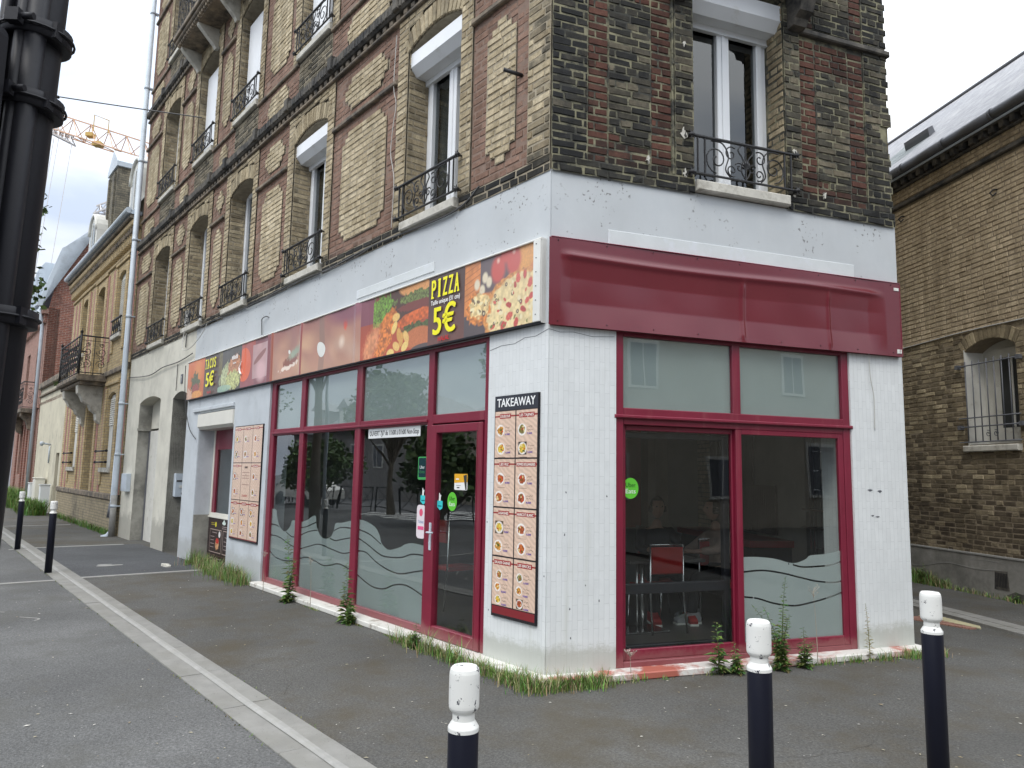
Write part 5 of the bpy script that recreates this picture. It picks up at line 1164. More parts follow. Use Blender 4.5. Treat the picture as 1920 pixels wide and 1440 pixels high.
menu_board('menu_board', 1.17, 1.71, 3, 3, [('COUSCOUS', 'LES TAJINES', 'PIZZAS'), ('LES RIZ', 'TAKEAWAY', 'BOULANGERES'), ('LASAGNES', 'LES BRICKS', 'SALADE GARNIE')], 0, .03, at(FA, 7.32, .018, .55), 9, 'wide nine-panel menu board on the pale blue wall left of the glazing', (1, 1), .006)
# dark menu poster below the hatch
PW, PH = 1.55, .80; c = Canvas(PW, PH, .006, (52, 38, 40)); FP = at(FA, 9.28, -.281, -.04)
for x0, x1 in ((.12, .72), (.80, 1.40)): c.line([(x0, .22), (x1, .22), (x1, .60), (x0, .60), (x0, .22)], .004, (200, 180, 170))
for x0, x1 in ((.05, .45), (.5, .9), (.95, 1.4)): c.line([(x0, .0), (x0, .17), (x1, .17), (x1, 0)], .003, (120, 96, 84), .8)
c.ell(.52, .36, .10, .10, (200, 150, 110), jag=.4, tex=.5, ts=.02, seed=2); c.ell(.52, .42, .09, .05, (190, 50, 44), jag=.4, seed=3); c.ell(.40, .69, .045, .045, (216, 206, 60), soft=.1); c.ell(.62, .53, .05, .055, (236, 232, 230), soft=.1); c.ell(.82, .73, .09, .03, (220, 236, 228), soft=.1); c.ell(.82, .76, .04, .03, (220, 236, 228), soft=.1)
for k, (x, y, w) in enumerate(((.16, .71, .18), (.16, .68, .18), (.74, .67, .22), (.74, .64, .22), (.24, .55, .24), (.16, .48, .2), (.16, .42, .18), (.16, .36, .2), (.16, .30, .18), (.9, .5, .3), (.86, .43, .2), (.86, .36, .24), (.86, .3, .2), (.1, .12, .2), (.56, .12, .2), (1.0, .12, .2), (.56, .07, .22))):
    c.line([(x+w*t, y+.004*math.sin(t*40)) for t in np.linspace(0, 1, 16)], .0035, (214, 200, 60) if k < 2 else (196, 180, 176), .85)
T = thing('menu_poster', 'dark brown menu poster under the serving hatch, lower edge in the weeds', 'poster', FP); put('printed_sheet', c.mesh('poster', 'print', lambda X: -X, dfn=lambda X, Y: .012+0*X), T, FP); b = MB(); b.box(-PW, 0, -.002, .010, 0, PH); obj('board', b, 'black_metal', T, FP)

# --- stickers
def disc(b, x, z, rx, rz, y, col, m=0, n=28): b.face([(x+rx*math.cos(2*math.pi*k/n), y, z+rz*math.sin(2*math.pi*k/n)) for k in range(n)], m, col)
def rrect(b, x0, x1, z0, z1, y, col, r=.015):
    P = []
    for cx, cz, a in ((x1-r, z1-r, 0), (x0+r, z1-r, 90), (x0+r, z0+r, 180), (x1-r, z0+r, 270)): P += [(cx+r*math.cos(R(a+t)), y, cz+r*math.sin(R(a+t))) for t in (0, 30, 60, 90)]
    b.face(P, 0, col)
grn = tuple(lin(96, 190, 60)); dkg = tuple(lin(20, 60, 30)); wt = (.8, .82, .8)
def sticker(name, b, fr, label): o = obj(name, b, 'print', None, fr); tag(o, label, 'sticker'); return o
b = MB(flip=True); f_ = at(FB, .80, .0665 if False else .076, 1.50); disc(b, 0, 0, .075, .088, .0, grn); b.text('Uber', 0, .010, .038, .0008, 1, c=dkg, wmax=.095); b.text('Eats', 0, -.042, .038, .0008, 1, c=wt, wmax=.095)
sticker('sticker', b, f_, 'round green sticker reading Uber Eats on the left pane of the short side')
b = MB(); disc(b, 0, 0, .078, .088, 0, grn); b.text('Uber', 0, .010, .038, .0008, -1, c=dkg, wmax=.095); b.text('Eats', 0, -.042, .038, .0008, -1, c=wt, wmax=.095)
sticker('sticker', b, at(FA, 1.38, -.036, 1.335), 'round green sticker reading Uber Eats on the glass of the entrance door')
b = MB(); rrect(b, -.105, .105, -.075, .075, 0, (.8, .8, .78)); b.face([(.105, .0006, .075), (-.105, .0006, .075), (-.105, .0006, .0), (.105, .0006, -.01)][::-1], 0, tuple(lin(226, 170, 50))); b.face([(-.04, .001, .06), (-.095, .001, .07), (-.095, .001, -.07), (-.075, .001, -.072)], 0, tuple(lin(60, 62, 60)))
b.box(.03, .08, .001, .0015, .02, .032, 0, wt); b.box(.0, .07, .001, .0015, -.035, -.030, 0, (.3, .3, .3)); b.box(.02, .06, .001, .0015, -.058, -.048, 0, (.03, .03, .03))
sticker('sticker', b, at(FA, 1.245, -.036, 1.52), 'yellow and white square sticker high on the entrance door glass')
teal = tuple(lin(60, 196, 200))
for u, z, lab in ((1.585, 1.335, 'small turquoise pointing-hand sticker low left on the entrance door glass'), (1.905, 1.375, 'small turquoise pointing-hand sticker on the glazing beside the door frame')):
    b = MB(); b.face([(.05, 0, .0), (.05, 0, -.06), (.0, 0, -.09), (-.045, 0, -.07), (-.045, 0, .0)], 0, teal); b.face([(.02, .0008, .0), (-.012, .0008, .0), (-.012, .0008, .03), (-.02, .0008, .05), (-.008, .0008, .062), (.002, .0008, .045), (.006, .0008, .075), (.018, .0008, .07), (.018, .0008, .03)], 0, wt); b.box(-.03, .035, .0008, .0012, -.055, -.045, 0, tuple(lin(20, 110, 120)))
    sticker('sticker', b, at(FA, u, -.036 if u < 1.7 else -.047, z), lab)
b = MB(); rrect(b, -.06, .10, -.17, .16, 0, tuple(lin(225, 215, 220)), .04); disc(b, .02, .085, .032, .038, .0008, tuple(lin(220, 90, 120))); b.box(-.035, .075, .0008, .0012, -.085, -.05, 0, tuple(lin(226, 90, 140))); b.text('Ticket', .02, -.02, .03, .0008, -1, c=tuple(lin(60, 110, 170)), wmax=.1)
sticker('sticker', b, at(FA, 1.915, -.047, 1.12), 'tall white and pink rounded sticker on the glazing beside the door handle')
b = MB(); rrect(b, -.07, .09, -.11, .12, 0, tuple(lin(70, 160, 90)), .015); rrect(b, -.058, .078, -.085, .108, .0006, tuple(lin(12, 50, 56)), .01); b.text('Uber', .01, .0, .032, .0012, -1, c=wt, wmax=.09); b.text('Eats', .01, -.045, .032, .0012, -1, c=tuple(lin(60, 130, 80)), wmax=.09)
sticker('sticker', b, at(FA, 1.93, -.047, 1.64), 'dark rectangular sticker with a green edge on the glazing beside the door')
b = MB(); rrect(b, -.55, .55, -.055, .055, 0, (.78, .8, .8), .004); b.text('OUVERT 7J/7 de 11h00 à 01h00 Non-Stop', 0, -.026, .052, .0008, -1, c=(.03, .03, .035), wmax=1.04, bold=.0012)
o = obj('window_banner', b, 'print', None, at(FA, 2.545, -.046, 2.025)); tag(o, 'white strip reading OUVERT 7J/7 at the top of the glazing left of the door', 'banner')
# ------------------------------------------------------------ ground, pavement, kerbs
def wA(u, n): v = FA @ Vector((u, n, 0)); return (v.x, v.y)
def wR(u, n): v = FR @ Vector((u, n, 0)); return (v.x, v.y)
def sheet(name, poly, z, m): b = MB(); b.face([(x, y, z) for x, y in poly]); return struct(obj(name, b, m))
sheet('ground', [(-260, -260), (260, -260), (260, 300), (-260, 300)], -.16, 'asphalt_road')
b = MB(); b.face([(u, n, -.014) for u, n in ((-60, 2.19), (-60, 9.5), (70, 9.5), (70, 2.19))]); b.box(-60, 70, 9.4, 9.5, -.2, -.015); struct(obj('parking_lot', b, 'asphalt_lot', None, FA))
b = MB(); b.face([(u, n, .0) for u, n in ((-60, -60), (-60, 1.88), (70, 1.88), (70, -60))]); struct(obj('pavement', b, 'asphalt_walk', None, FA))
b = MB(); b.face([(u, n, .004) for u, n in ((8.05, .0), (7.97, 1.86), (12.94, 1.86), (12.9, .0))]); b.face([(u, n, -.0095) for u, n in ((-2, 6.0), (-2, 9), (3, 9), (3.3, 6.0))]); struct(obj('asphalt_repair', b, 'asphalt_patch', None, FA))
b = MB(); q_ = random.Random(2); u = -10.0
while u < 60:
    L_ = .98; b.bbox(u, u+L_-.006, 1.872, 2.03, -.12, .012+q_.uniform(-.002, .002), .004, 0); b.bbox(u, u+L_-.006, 2.034, 2.20, -.12, .000+q_.uniform(-.002, .002), .004, 0); u += L_
# worn bright arris between kerb and gutter
for k in range(700):
    u = -6+k*.07; w = .030+.006*math.sin(k*.37)+.002*q_.random(); w2 = 2.046+.003*math.sin(k*.21); w3 = 2.046+.003*math.sin((k+1)*.21); wn = .022+.003*math.sin((k+1)*.37); w = .022+.003*math.sin(k*.37); b.face([(u, 2.018-w, .0145), (u+.07, 2.018-wn, .0145), (u+.07, 2.022, .0145), (u, 2.022, .0145)], 1); b.face([(u, 2.022, .0145), (u+.07, 2.022, .0145), (u+.07, w3, .0030), (u, w2, .0030)], 1)
struct(obj('kerb', b, ['kerb_stone', 'kerb_worn'], None, FA))
b = MB()
for u in (8.0, 12.93, 19.4): b.box(u-.07, u+.05, .02 if u < 9 else .3, 1.868, -.05, .009); b.box(u-.05, u+.05, 2.2, 7 if u < 10 else 2.3, -.05, -.006)
for k in range(30): b.box(7.93+q_.uniform(0, .02), 8.02, .1+k*.058, .15+k*.058, .0, .0095+q_.uniform(0, .003))
struct(obj('concrete_strip', b, 'kerb_worn', None, FA))
b = MB(); cr_ = random.Random(12)
for (x, y, a, n) in ((-1.6, 5.6, 2.2, 26), (1.2, 4.6, .3, 22), (-3.2, 8.4, 2.4, 20), (4.3, 7.2, 1.2, 16)):
    P = [(x, y)]
    for k in range(n): a += cr_.gauss(0, .35); x += .07*math.cos(a); y += .07*math.sin(a); P.append((x, y))
    for (p, q) in zip(P, P[1:]):
        nA_ = (Vector((*p, 0))-Vector(OC)).dot(Vector((-.7786, -.6275, 0))); z = .0035 if nA_ < 1.85 else -.0105
        if 1.82 < nA_ < 2.24: continue
        d = Vector((q[0]-p[0], q[1]-p[1])).normalized(); s_ = Vector((-d.y, d.x))*cr_.uniform(.0008, .002)
        b.face([(p[0]-s_.x, p[1]-s_.y, z), (q[0]-s_.x, q[1]-s_.y, z), (q[0]+s_.x, q[1]+s_.y, z), (p[0]+s_.x, p[1]+s_.y, z)])
struct(obj('asphalt_crack', b, 'lintel_dark'))
# faint chalk scribble on the lot and worn paint
b = MB()
for P in ([(8.0, 2.35), (7.9, 3.0), (7.85, 3.25), (7.7, 3.3), (7.75, 3.05), (7.55, 3.1), (7.5, 3.4)], [(6.4, 3.4), (6.1, 3.2), (5.9, 3.25), (5.6, 3.0)], [(5.2, 2.9), (5.0, 2.75), (4.9, 2.8)]):
    S = spline(P, 5)
    for a, c in zip(S, S[1:]):
        d = Vector((c[0]-a[0], c[1]-a[1])); 
        if d.length < 1e-5: continue
        p = Vector((-d.y, d.x)).normalized()*.012; b.face([(a[0]-p.x, a[1]-p.y, -.0105), (c[0]-p.x, c[1]-p.y, -.0105), (c[0]+p.x, c[1]+p.y, -.0105), (a[0]+p.x, a[1]+p.y, -.0105)])
struct(obj('chalk_line', b, 'kerb_worn', None, FA))
b = MB()
for x, n_, w in ((9.3, 1.25, .22), (9.45, 1.3, .12)): b.prism([(x+w*math.cos(t)*(1+.3*math.sin(3*t))*.4, n_+w*.9*math.sin(t)) for t in np.linspace(0, 6, 14)], .0042, .0085, axis='z')
struct(obj('plaster_spill', b, 'kerb_worn', None, FA))
# side street: far pavement along the right building, kerb stones, paver strip
KB = [(5.02, 12.5), (5.20, 11.0), (5.31, 10.02), (5.43, 9.33), (5.54, 8.49), (5.62, 8.0), (5.86, 7.2), (6.3, 6.3), (7.2, 5.2), (9, 4.2), (13, 3.4)]
S = spline(KB, 5); KBf = [(4.3, 17), (3.0, 26), (1.6, 36)][::-1]+[(x, y) for x, y, *_ in S]
b = MB(); rgt = [wR(u, .1) for u in (27, 16, 5, 2.5, 1.0, 0, -1, -2, -3, -4, -5, -7, -11)]
poly = [(x+.14, y, .031) for x, y in KBf]+[(*p, .031) for p in rgt[::-1]]; b.face(poly); struct(obj('pavement', b, 'asphalt_walk'))
b = MB()
for i, (a, c) in enumerate(zip(KBf, KBf[1:])):
    d = Vector((c[0]-a[0], c[1]-a[1])).normalized(); p = Vector((-d.y, d.x))
    if p.x < 0: p = -p
    for (w0, w1, h) in ((-.02, .16, .034), (-.19, -.022, .030)):
        q = [(a[0]+p.x*w0, a[1]+p.y*w0), (c[0]+p.x*w0, c[1]+p.y*w0), (c[0]+p.x*w1, c[1]+p.y*w1), (a[0]+p.x*w1, a[1]+p.y*w1)]; g_ = .004
        b.prism([(q[0][0]+d.x*g_, q[0][1]+d.y*g_), (q[1][0]-d.x*g_, q[1][1]-d.y*g_), (q[2][0]-d.x*g_, q[2][1]-d.y*g_), (q[3][0]+d.x*g_, q[3][1]+d.y*g_)], -.1, h, axis='z')
struct(obj('kerb', b, 'kerb_stone'))
mat('paver_red', (.30, .16, .12), .9, .3, 12, .4, 60); mat('paver_yellow', (.40, .36, .22), .9, .2, 6, .4, 60)
b = MB()
for k in range(22):
    a = Vector((4.62, 9.05))+Vector((.46, -.63))*(k/22.0); d = Vector((.28, .10))*(1-k/30)
    b.prism([(a.x, a.y), (a.x+.012, a.y-.018), (a.x+.012+d.x, a.y-.018+d.y), (a.x+d.x, a.y+d.y)], .0, .012+.004*(k % 2), axis='z')
b.prism([(4.92, 9.2), (5.20, 8.45), (5.28, 8.6), (5.12, 9.35)], .0, .010, 1, axis='z'); struct(obj('paver_strip', b, ['paver_red', 'paver_yellow']))

# ------------------------------------------------------------ right-hand brick building
RB = thing('brick_outbuilding', 'long ochre brick building with slate roof and barred window across the side street', 'building', at(FR, 5, -3, 0))
hole = [(-.12, .82, 2.13, 3.66)]
b = MB(); backing(b, -4, 26, .0, 6.78, hole, -.45, -.012, 0)
bricks(b, lambda z, k: minus(-1.9, 4.2, [(-.34, 1.02, 3.45, 3.80), (-.12, .82, 2.13, 3.7)])(z, k), .60, 3.80, .0, 1, lambda a, z: .40-.35*math.exp(-((z-3.1)/.7)**2)+.2*math.exp(-((z-.9)/.6)**2), seed=200, jit=.005, tone=(0, 1), L=.20)
bricks(b, rect(-1.9, 4.2), 3.82, 6.18, .004, 2, .10, seed=201, jit=.003, tone=(.1, .9)); bricks(b, rect(-1.9, 4.2), 6.27, 6.50, .004, 2, .25, seed=202)
for u0, u1, z0, z1, m in ((4.2, 26, .6, 3.8, 6), (4.2, 26, 3.8, 6.5, 7), (-4, -1.9, .6, 3.8, 6), (-4, -1.9, 3.8, 6.5, 7)): b.box(u0, u1, -.012, .003, z0, z1, m)
voussoirs(b, -.12, .82, 3.50, 3.64, .006, 1, .20, .05, seed=9); arch_fill(b, -.12, .82, 3.50, 3.64, -.45, -.012, 0)
bricks(b, lambda z, k: [(-.34, -.12), (.82, 1.02)], 3.45, 3.80, .0, 1, .3, seed=204)
b.bbox(-4, 26, -.01, .05, 6.19, 6.26, .012, 4); b.bbox(-4, 26, -.01, .06, 6.49, 6.53, .01, 4); b.bbox(-4, 26, -.01, .13, 6.62, 6.78, .02, 4)
for k in range(96):
    u = -3.9+k*.19; b.prism([(u, 6.53), (u+.09, 6.53), (u+.09, 6.62), (u, 6.62)], .0, .11, 4)
obj('brick_wall', b, ['mortar_dark', 'dirty_brick', 'ochre_brick', 'cream_brick', 'lintel_dark', 'red_brick', 'shader_dirty', 'shader_ochre'], RB, FR) if False else None
brickshader('shader_dirty', (.30, .25, .15), (.18, .14, .09), (.13, .10, .07), (.10, .085, .06), (.45, .6)); brickshader('shader_ochre', (.42, .31, .19), (.36, .27, .16), (.28, .21, .14), (.2, .16, .1), (.6, .8))
obj('brick_wall', b, ['mortar_dark', 'dirty_brick', 'ochre_brick', 'cream_brick', 'lintel_dark', 'red_brick', 'shader_dirty', 'shader_ochre'], RB, FR)
b = MB(); 
b.prism([(-4, .0), (26, .0), (26, .60), (-4, .60)], -.2, .055, 0); b.bbox(-4, 26, .05, .066, .575, .605, .005, 1)
P = [(u, .36+.05*math.sin(u*2.2)+.03*math.sin(u*5+1)) for u in np.arange(.3, 2.3, .08)]; b.tube([(u, .055, z) for u, z in P], .006, 4, 1)
P = [(u, .48+.04*math.sin(u*3.2)) for u in np.arange(.2, .9, .08)]; b.tube([(u, .055, z) for u, z in P], .004, 4, 1)
b.prism([(-4, .01), (.28, .01), (.20, .10), (.06, .16), (-.06, .14), (-.2, .26), (-.5, .28), (-4, .3)], .055, .0585, 2)
b.prism([(.16, .155), (.42, .15), (.40, .40), (.18, .41)], .052, .059, 2)
for k in range(8): b.box(.19+k*.027, .198+k*.027, .059, .066, .19, .38, 3)
obj('plinth', b, ['cement', 'kerb_worn', 'lintel_dark', 'iron'], RB, FR)
mat('roof_slate_base', (.30, .30, .31), .45)
m_ = brickshader('roof_slates', (.33, .33, .345), (.24, .24, .26), (.12, .12, .13), (.42, .41, .41), (.52, .7), w=.22, h=.13, ms=.006, bs=.7, rough=.6)
b = MB(); b.face([(-4, .16, 6.80), (26, .16, 6.80), (26, -4.0, 10.25), (-4, -4.0, 10.25)]); b.face([(-4, -8.2, 6.8), (-4, -4, 10.25), (26, -4, 10.25), (26, -8.2, 6.8)]); b.face([(-4, .16, 6.8), (-4, -4, 10.25), (-4, -8.2, 6.8)]); b.face([(26, .16, 6.8), (26, -8.2, 6.8), (26, -4, 10.25)])
me_ = b; RF = obj('roof', b, 'roof_slates', RB, FR)
b = MB(); b.tube([(-4, -4, 10.27), (26, -4, 10.27)], .05, 8); obj('ridge_cap', b, 'zinc_dark', RF, FR)
b = MB(); b.prism([(-.60, 7.36), (-.56, 7.50), (-1.16, 8.00), (-1.20, 7.86)], 2.75, 3.35, axis='x'); b.prism([(-1.14, 7.84), (-1.10, 8.03), (-1.20, 8.09), (-1.26, 7.95)], 2.72, 3.38, 1, axis='x'); obj('skylight', b, ['clear_glass', 'zinc_dark'], RF, FR)
b = MB(); pr = [(.19+.075*math.cos(t), 6.76+.075*math.sin(t)) for t in np.linspace(math.pi, 2*math.pi, 9)]; b.prism(pr+[(.25, 6.775), (.19, 6.70), (.13, 6.775)][::1], -4, 26, axis='x') if False else None
for k in range(32): b.tube([(-4+k*.95, .20, 6.73), (-4+(k+1)*.95-.01, .20, 6.73)], .072, 12, 0); b.tube([(-4+k*.95-.02, .20, 6.73), (-4+k*.95+.02, .20, 6.73)], .080, 12, 0)
b.tube([(-4, .13, 6.66), (26, .13, 6.66)], .02, 8, 1)
obj('gutter', b, ['zinc_dark', 'zinc'], RB, FR)
b = MB(); b.box(-4, 26, -8.2, -8.0, 0, 6.8); b.box(-4.0, -3.7, -8, -.45, 0, 6.8); b.box(25.7, 26, -8, -.45, 0, 6.8); obj('rear_wall', b, 'shader_ochre', RB, FR)
w = MB(); w.box(.80, .82, -.30, .004, 2.13, 3.55, 0); w.box(-.12, .82, -.32, -.30, 2.13, 3.7, 0); w.bbox(-.06, .58, -.30, -.26, 2.16, 2.24, .005, 0)
w.bbox(-.10, .56, -.30, -.25, 2.2, 3.52, .008, 0); w.box(.00, .44, -.252, -.248, 2.38, 3.38, 1); w.bbox(.205, .235, -.25, -.235, 2.38, 3.38, .004, 0)
WR = obj('window', w, ['wood_white', 'dark_room'], RB, FR)
b = MB(); b.bbox(-.14, .86, -.30, .07, 2.04, 2.13, .012); obj('window_sill', b, 'stone_sill', WR, FR)
b = MB()
for z in (3.30, 2.53, 2.40, 2.18): b.tube([(-.20, .05, z), (.92, .05, z)], .010, 6)
for k in range(7): b.tube([(-.06+k*.135, .05, 2.18), (-.06+k*.135, .05, 3.36)], .008, 6)
for x in (.24, .38): b.tube([(a, .05, z) for a, _, z in spiral(x, 2.29, .05, .01, 1.2, 1.4, 14)], .006, 5)
for x in (-.2, .92):
    for z in (3.30, 2.40): b.box(x-.03, x+.03, .0, .06, z-.03, z+.03)
obj('window_bars', b, 'zinc_dark', WR, FR)
b = MB(); b.tube([(u, .012, 3.81+.012*math.sin(u*2.1)) for u in np.arange(-4, 12, .3)], .009, 5); o = obj('wall_cable', b, 'cable_white', None, FR); tag(o, 'pale cable running along the right brick wall above the barred window', 'cable')
for u, z in ((1.98, 6.02), (.02, 5.73)):
    b = MB(); b.tube([(u, .0, z), (u, .06, z-.01), (u+.03, .09, z-.05), (u, .07, z-.10), (u-.04, .05, z-.07)], .012, 6); o = obj('iron_hook', b, 'iron', None, FR)
    tag(o, 'rusty iron wall hook near the corner building on the right brick wall' if u > 1 else 'rusty iron wall hook above the barred window on the right brick wall', 'hook')

# ------------------------------------------------------------ yellow-brick terraced house
brickshader('yellow_brick', (.52, .40, .22), (.42, .31, .16), (.30, .25, .17), (.24, .18, .11), (.56, .7)); brickshader('pink_brick', (.42, .20, .17), (.36, .17, .14), (.3, .2, .16), None, None)
brickshader('red_house_brick', (.26, .09, .06), (.18, .065, .05), (.34, .27, .22), (.10, .05, .04), (.55, .7)); brickshader('pale_red_brick', (.38, .2, .16), (.30, .16, .12), (.32, .24, .2), (.16, .09, .07), (.55, .7)); brickshader('chimney_brick', (.20, .18, .13), (.30, .26, .18), (.12, .11, .09), (.05, .05, .045), (.42, .6))
YH = thing('terraced_house', 'yellow brick terraced house with pink brick stripes, corbelled iron balcony and arched dormers', 'house', at(FA, 19.6, -4, 0))
ups = [(16.30, 17.22, 5.02, 6.75), (18.86, 19.98, 4.25, 6.78), (21.42, 22.36, 5.05, 6.85)]; los = [(16.32, 17.35, 1.58, 3.55), (18.90, 19.98, .05, 3.60), (21.32, 22.42, 1.58, 3.55)]
cel = [(17.0, 17.55, .10, .62), (22.0, 22.5, .12, .6)]
b = MB(); backing(b, 15.12, 24.15, -.2, 7.75, ups+los+cel, -.4, .0, 0)
for u0, u1, z0, z1 in ups+los:
    arch_fill(b, u0, u1, z1-.16, z1-.03, -.4, -.001, 0)
    b.bbox(u0-.30, u0-.06, 0, .035, z0-.45 if z0 > 1 else .6, z1+.1, .01, 0); b.bbox(u1+.06, u1+.30, 0, .035, z0-.45 if z0 > 1 else .6, z1+.1, .01, 0)
    b.bbox(u0-.30, u1+.30, 0, .045, z1+.16, z1+.26, .012, 0)
for u in (15.2, 17.62, 18.35, 20.35, 20.95, 22.9, 23.5):
    for z0, z1 in ((.95, 3.7), (4.4, 6.9)): b.box(u, u+.22, .0, .012, z0, z1, 1)
b.bbox(15.12, 24.15, -.01, .06, 3.98, 4.12, .02, 2); b.bbox(15.12, 24.15, -.01, .05, 7.0, 7.08, .015, 0); b.bbox(15.12, 24.17, -.01, .08, .80, .95, .02, 2); b.bbox(15.12, 24.15, -.01, .05, -.2, .80, .02, 3)
for k in range(48): u = 15.2+k*.188; b.bbox(u, u+.09, 0, .12, 7.16, 7.50, .01, 0); b.bbox(u+.01, u+.08, 0, .17, 7.36, 7.50, .01, 2)
b.bbox(15.12, 24.18, 0, .20, 7.50, 7.66, .03, 0); b.bbox(15.12, 24.2, 0, .26, 7.66, 7.76, .02, 2)
obj('brick_wall', b, ['yellow_brick', 'pink_brick', 'moulding', 'rear_brick'], YH, FA)
b = MB(); b.tube([(15.1, .30, 7.84), (24.2, .30, 7.84)], .075, 8); b.box(15.1, 24.2, .0, .26, 7.76, 7.86); obj('gutter', b, 'zinc', YH, FA)
b = MB(); b.face([(15.1, .2, 7.85), (24.2, .2, 7.85), (24.2, -1.1, 10.2), (15.1, -1.1, 10.2)]); b.face([(15.1, -1.1, 10.2), (24.2, -1.1, 10.2), (24.2, -5, 11.0), (15.1, -5, 11.0)]); b.face([(15.1, -5, 11), (24.2, -5, 11), (24.2, -9, 7.8), (15.1, -9, 7.8)]); b.face([(24.2, .2, 7.85), (24.2, -9, 7.8), (24.2, -5, 11), (24.2, -1.1, 10.2)]); obj('roof', b, 'slate', YH, FA)
b = MB(); b.box(15.12, 24.15, -9, -8.8, 0, 7.8); b.box(23.9, 24.15, -8.8, -.4, 0, 7.8); obj('rear_wall', b, 'yellow_brick', YH, FA)
ch = MB(); ch.box(20.45, 21.7, -.95, -.32, 7.9, 11.0); ch.prism([(20.38, 10.85), (21.78, 10.85), (21.78, 11.0), (21.08, 11.55), (20.38, 11.0)], -1.0, -.27, 1); ch.box(20.6, 20.75, -.32, -.26, 8.4, 10.7, 0); ch.box(21.4, 21.55, -.32, -.26, 8.4, 10.7, 0); obj('chimney', ch, ['chimney_brick', 'zinc'], YH, FA)
for u in (16.2, 21.9):
    d = MB(); pts = [(u+.62*math.cos(t), 9.0+.62*math.sin(t)) for t in np.linspace(0, math.pi, 12)]
    d.prism([(u+.62, 8.0)]+pts+[(u-.62, 8.0)], -.9, -.02, 0); pi_ = [(u+.36*math.cos(t), 8.95+.36*math.sin(t)) for t in np.linspace(0, math.pi, 10)]; d.prism([(u+.36, 8.2)]+pi_+[(u-.36, 8.2)], -.02, .0, 1); d.bbox(u-.02, u+.02, .0, .012, 8.2, 9.25, .003, 0)
    for t0 in (0,): d.tube([(x, .0, z) for x, z in [(u+.56*math.cos(t), 9.0+.56*math.sin(t)) for t in np.linspace(0, math.pi, 12)]], .05, 6)
    obj('dormer', d, ['wood_white', 'window_glass'], YH, FA)
def shutters(u0, u1, z0, z1, par, open_=False, louv=.45):
    s = MB(); zl = z1-(z1-z0)*louv; s.bbox(u0+.03, u0+(u1-u0)*.97, -.12, -.08, z0, z1-.08, .006)
    n = int((z1-.16-zl)/.055)
    for side in ((u0+.07, (u0+u1)/2-.04), ((u0+u1)/2+.04, u1-.07)):
        for k in range(n): s.prism([(-.075, zl+k*.055), (-.05, zl+k*.055+.01), (-.065, zl+k*.055+.045), (-.08, zl+k*.055+.04)], side[0], side[1], axis='x')
    s.box((u0+u1)/2-.008, (u0+u1)/2+.008, -.085, -.072, z0, z1-.1, 1)
    return obj('shutter', s, ['wood_white', 'zinc_dark'], par, FA)
shutters(*ups[0], YH, louv=.95); shutters(*los[0], YH); shutters(*los[2], YH)
for (u0, u1, z0, z1) in (ups[1], ups[2], los[1]):
    s = MB(); s.bbox(u0+.02, u1-.02, -.34, -.28, z0, z1-.03, .006, 0); s.box(u0+.14, (u0+u1)/2-.06, -.279, -.275, z0+.3, z1-.18, 1); s.box((u0+u1)/2+.06, u1-.14, -.279, -.275, z0+.3, z1-.18, 1)
    obj('window' if z0 > 1 else 'front_door', s, ['wood_white', 'window_glass'] if z0 > 1 else ['matte', 'dark_room'], YH, FA)
for u0, u1, z0, z1 in ups[:1]+ups[2:]+los[:1]+los[2:]:
    s = MB(); s.bbox(u0-.08, u1+.08, -.2, .09, z0-.12, z0, .015); obj('window_sill', s, 'stone_sill', YH, FA)
b = MB()
for k in range(5): b.tube([(16.27+k*.24, .07, 5.06), (16.27+k*.24, .07, 5.40)], .01, 5)
for k in range(4): b.tube([(x, .07, z) for x, y, z in spiral(16.4+k*.24, 5.22, .09, .02, k, 1.4, 12)], .010, 5)
b.bbox(16.2, 17.35, .05, .09, 5.40, 5.44, .005); b.bbox(16.2, 17.35, .05, .09, 5.02, 5.05, .005); obj('window_guard', b, 'iron', YH, FA)
for u0, u1, z0, z1 in (los[0], los[2]):
    b = MB()
    for z in (1.72, 2.0): b.tube([(u0-.1, .16, z), (u1+.12, .16, z)], .022, 8); b.tube([(u1+.1, .16, z), (u1+.15, .16, z)], .035, 8); b.tube([(u0-.1, .16, z), (u0-.15, .16, z)], .035, 8)
    obj('window_rail', b, 'black_metal', YH, FA)
# balcony
bl = MB(); bl.bbox(17.75, 21.05, 0, .72, 3.86, 4.02, .04); bl.bbox(17.85, 20.95, 0, .62, 3.76, 3.86, .03)
YB = obj('balcony', bl, 'moulding', YH, FA)
pr = [(.0, 2.75), (.10, 2.85), (.12, 3.02), (.24, 3.12), (.30, 3.25), (.44, 3.33), (.52, 3.5), (.58, 3.55), (.60, 3.76), (.0, 3.76)]
for u in (18.15, 20.35): b = MB(); b.prism(pr, u, u+.35, axis='x'); obj('bracket', b, 'stone_sill', YB, FA)
b = MB(); z0, z1 = 4.02, 5.05
def railrun(b, A, B_, z0, z1, step=.28, y_of=None):
    A, B_ = Vector(A), Vector(B_); L_ = (B_-A).length; n = int(L_/step); d = (B_-A)/n
    b.tube([(*A, z1), (*B_, z1)], .022, 5); b.tube([(*A, z0+.05), (*B_, z0+.05)], .014, 5); b.tube([(*A, z1-.12), (*B_, z1-.12)], .008, 5)
    for k in range(n+1): p = A+d*k; b.tube([(*p, z0), (*p, z1)], .012 if k % 2 else .009, 4)
    for k in range(n):
        c0 = A+d*(k+.5); dd = d.normalized()
        for zc, r0, s in ((z0+.28, .12, 1), (z0+.62, .13, -1), (z0+.45, .07, 1), (z0+.80, .06, 1)):
            P = spiral(0, zc, r0, .02, k*1.3, 1.5*s, 16); b.tube([(c0.x+dd.x*x, c0.y+dd.y*x, z) for x, _, z in P], .009, 4)
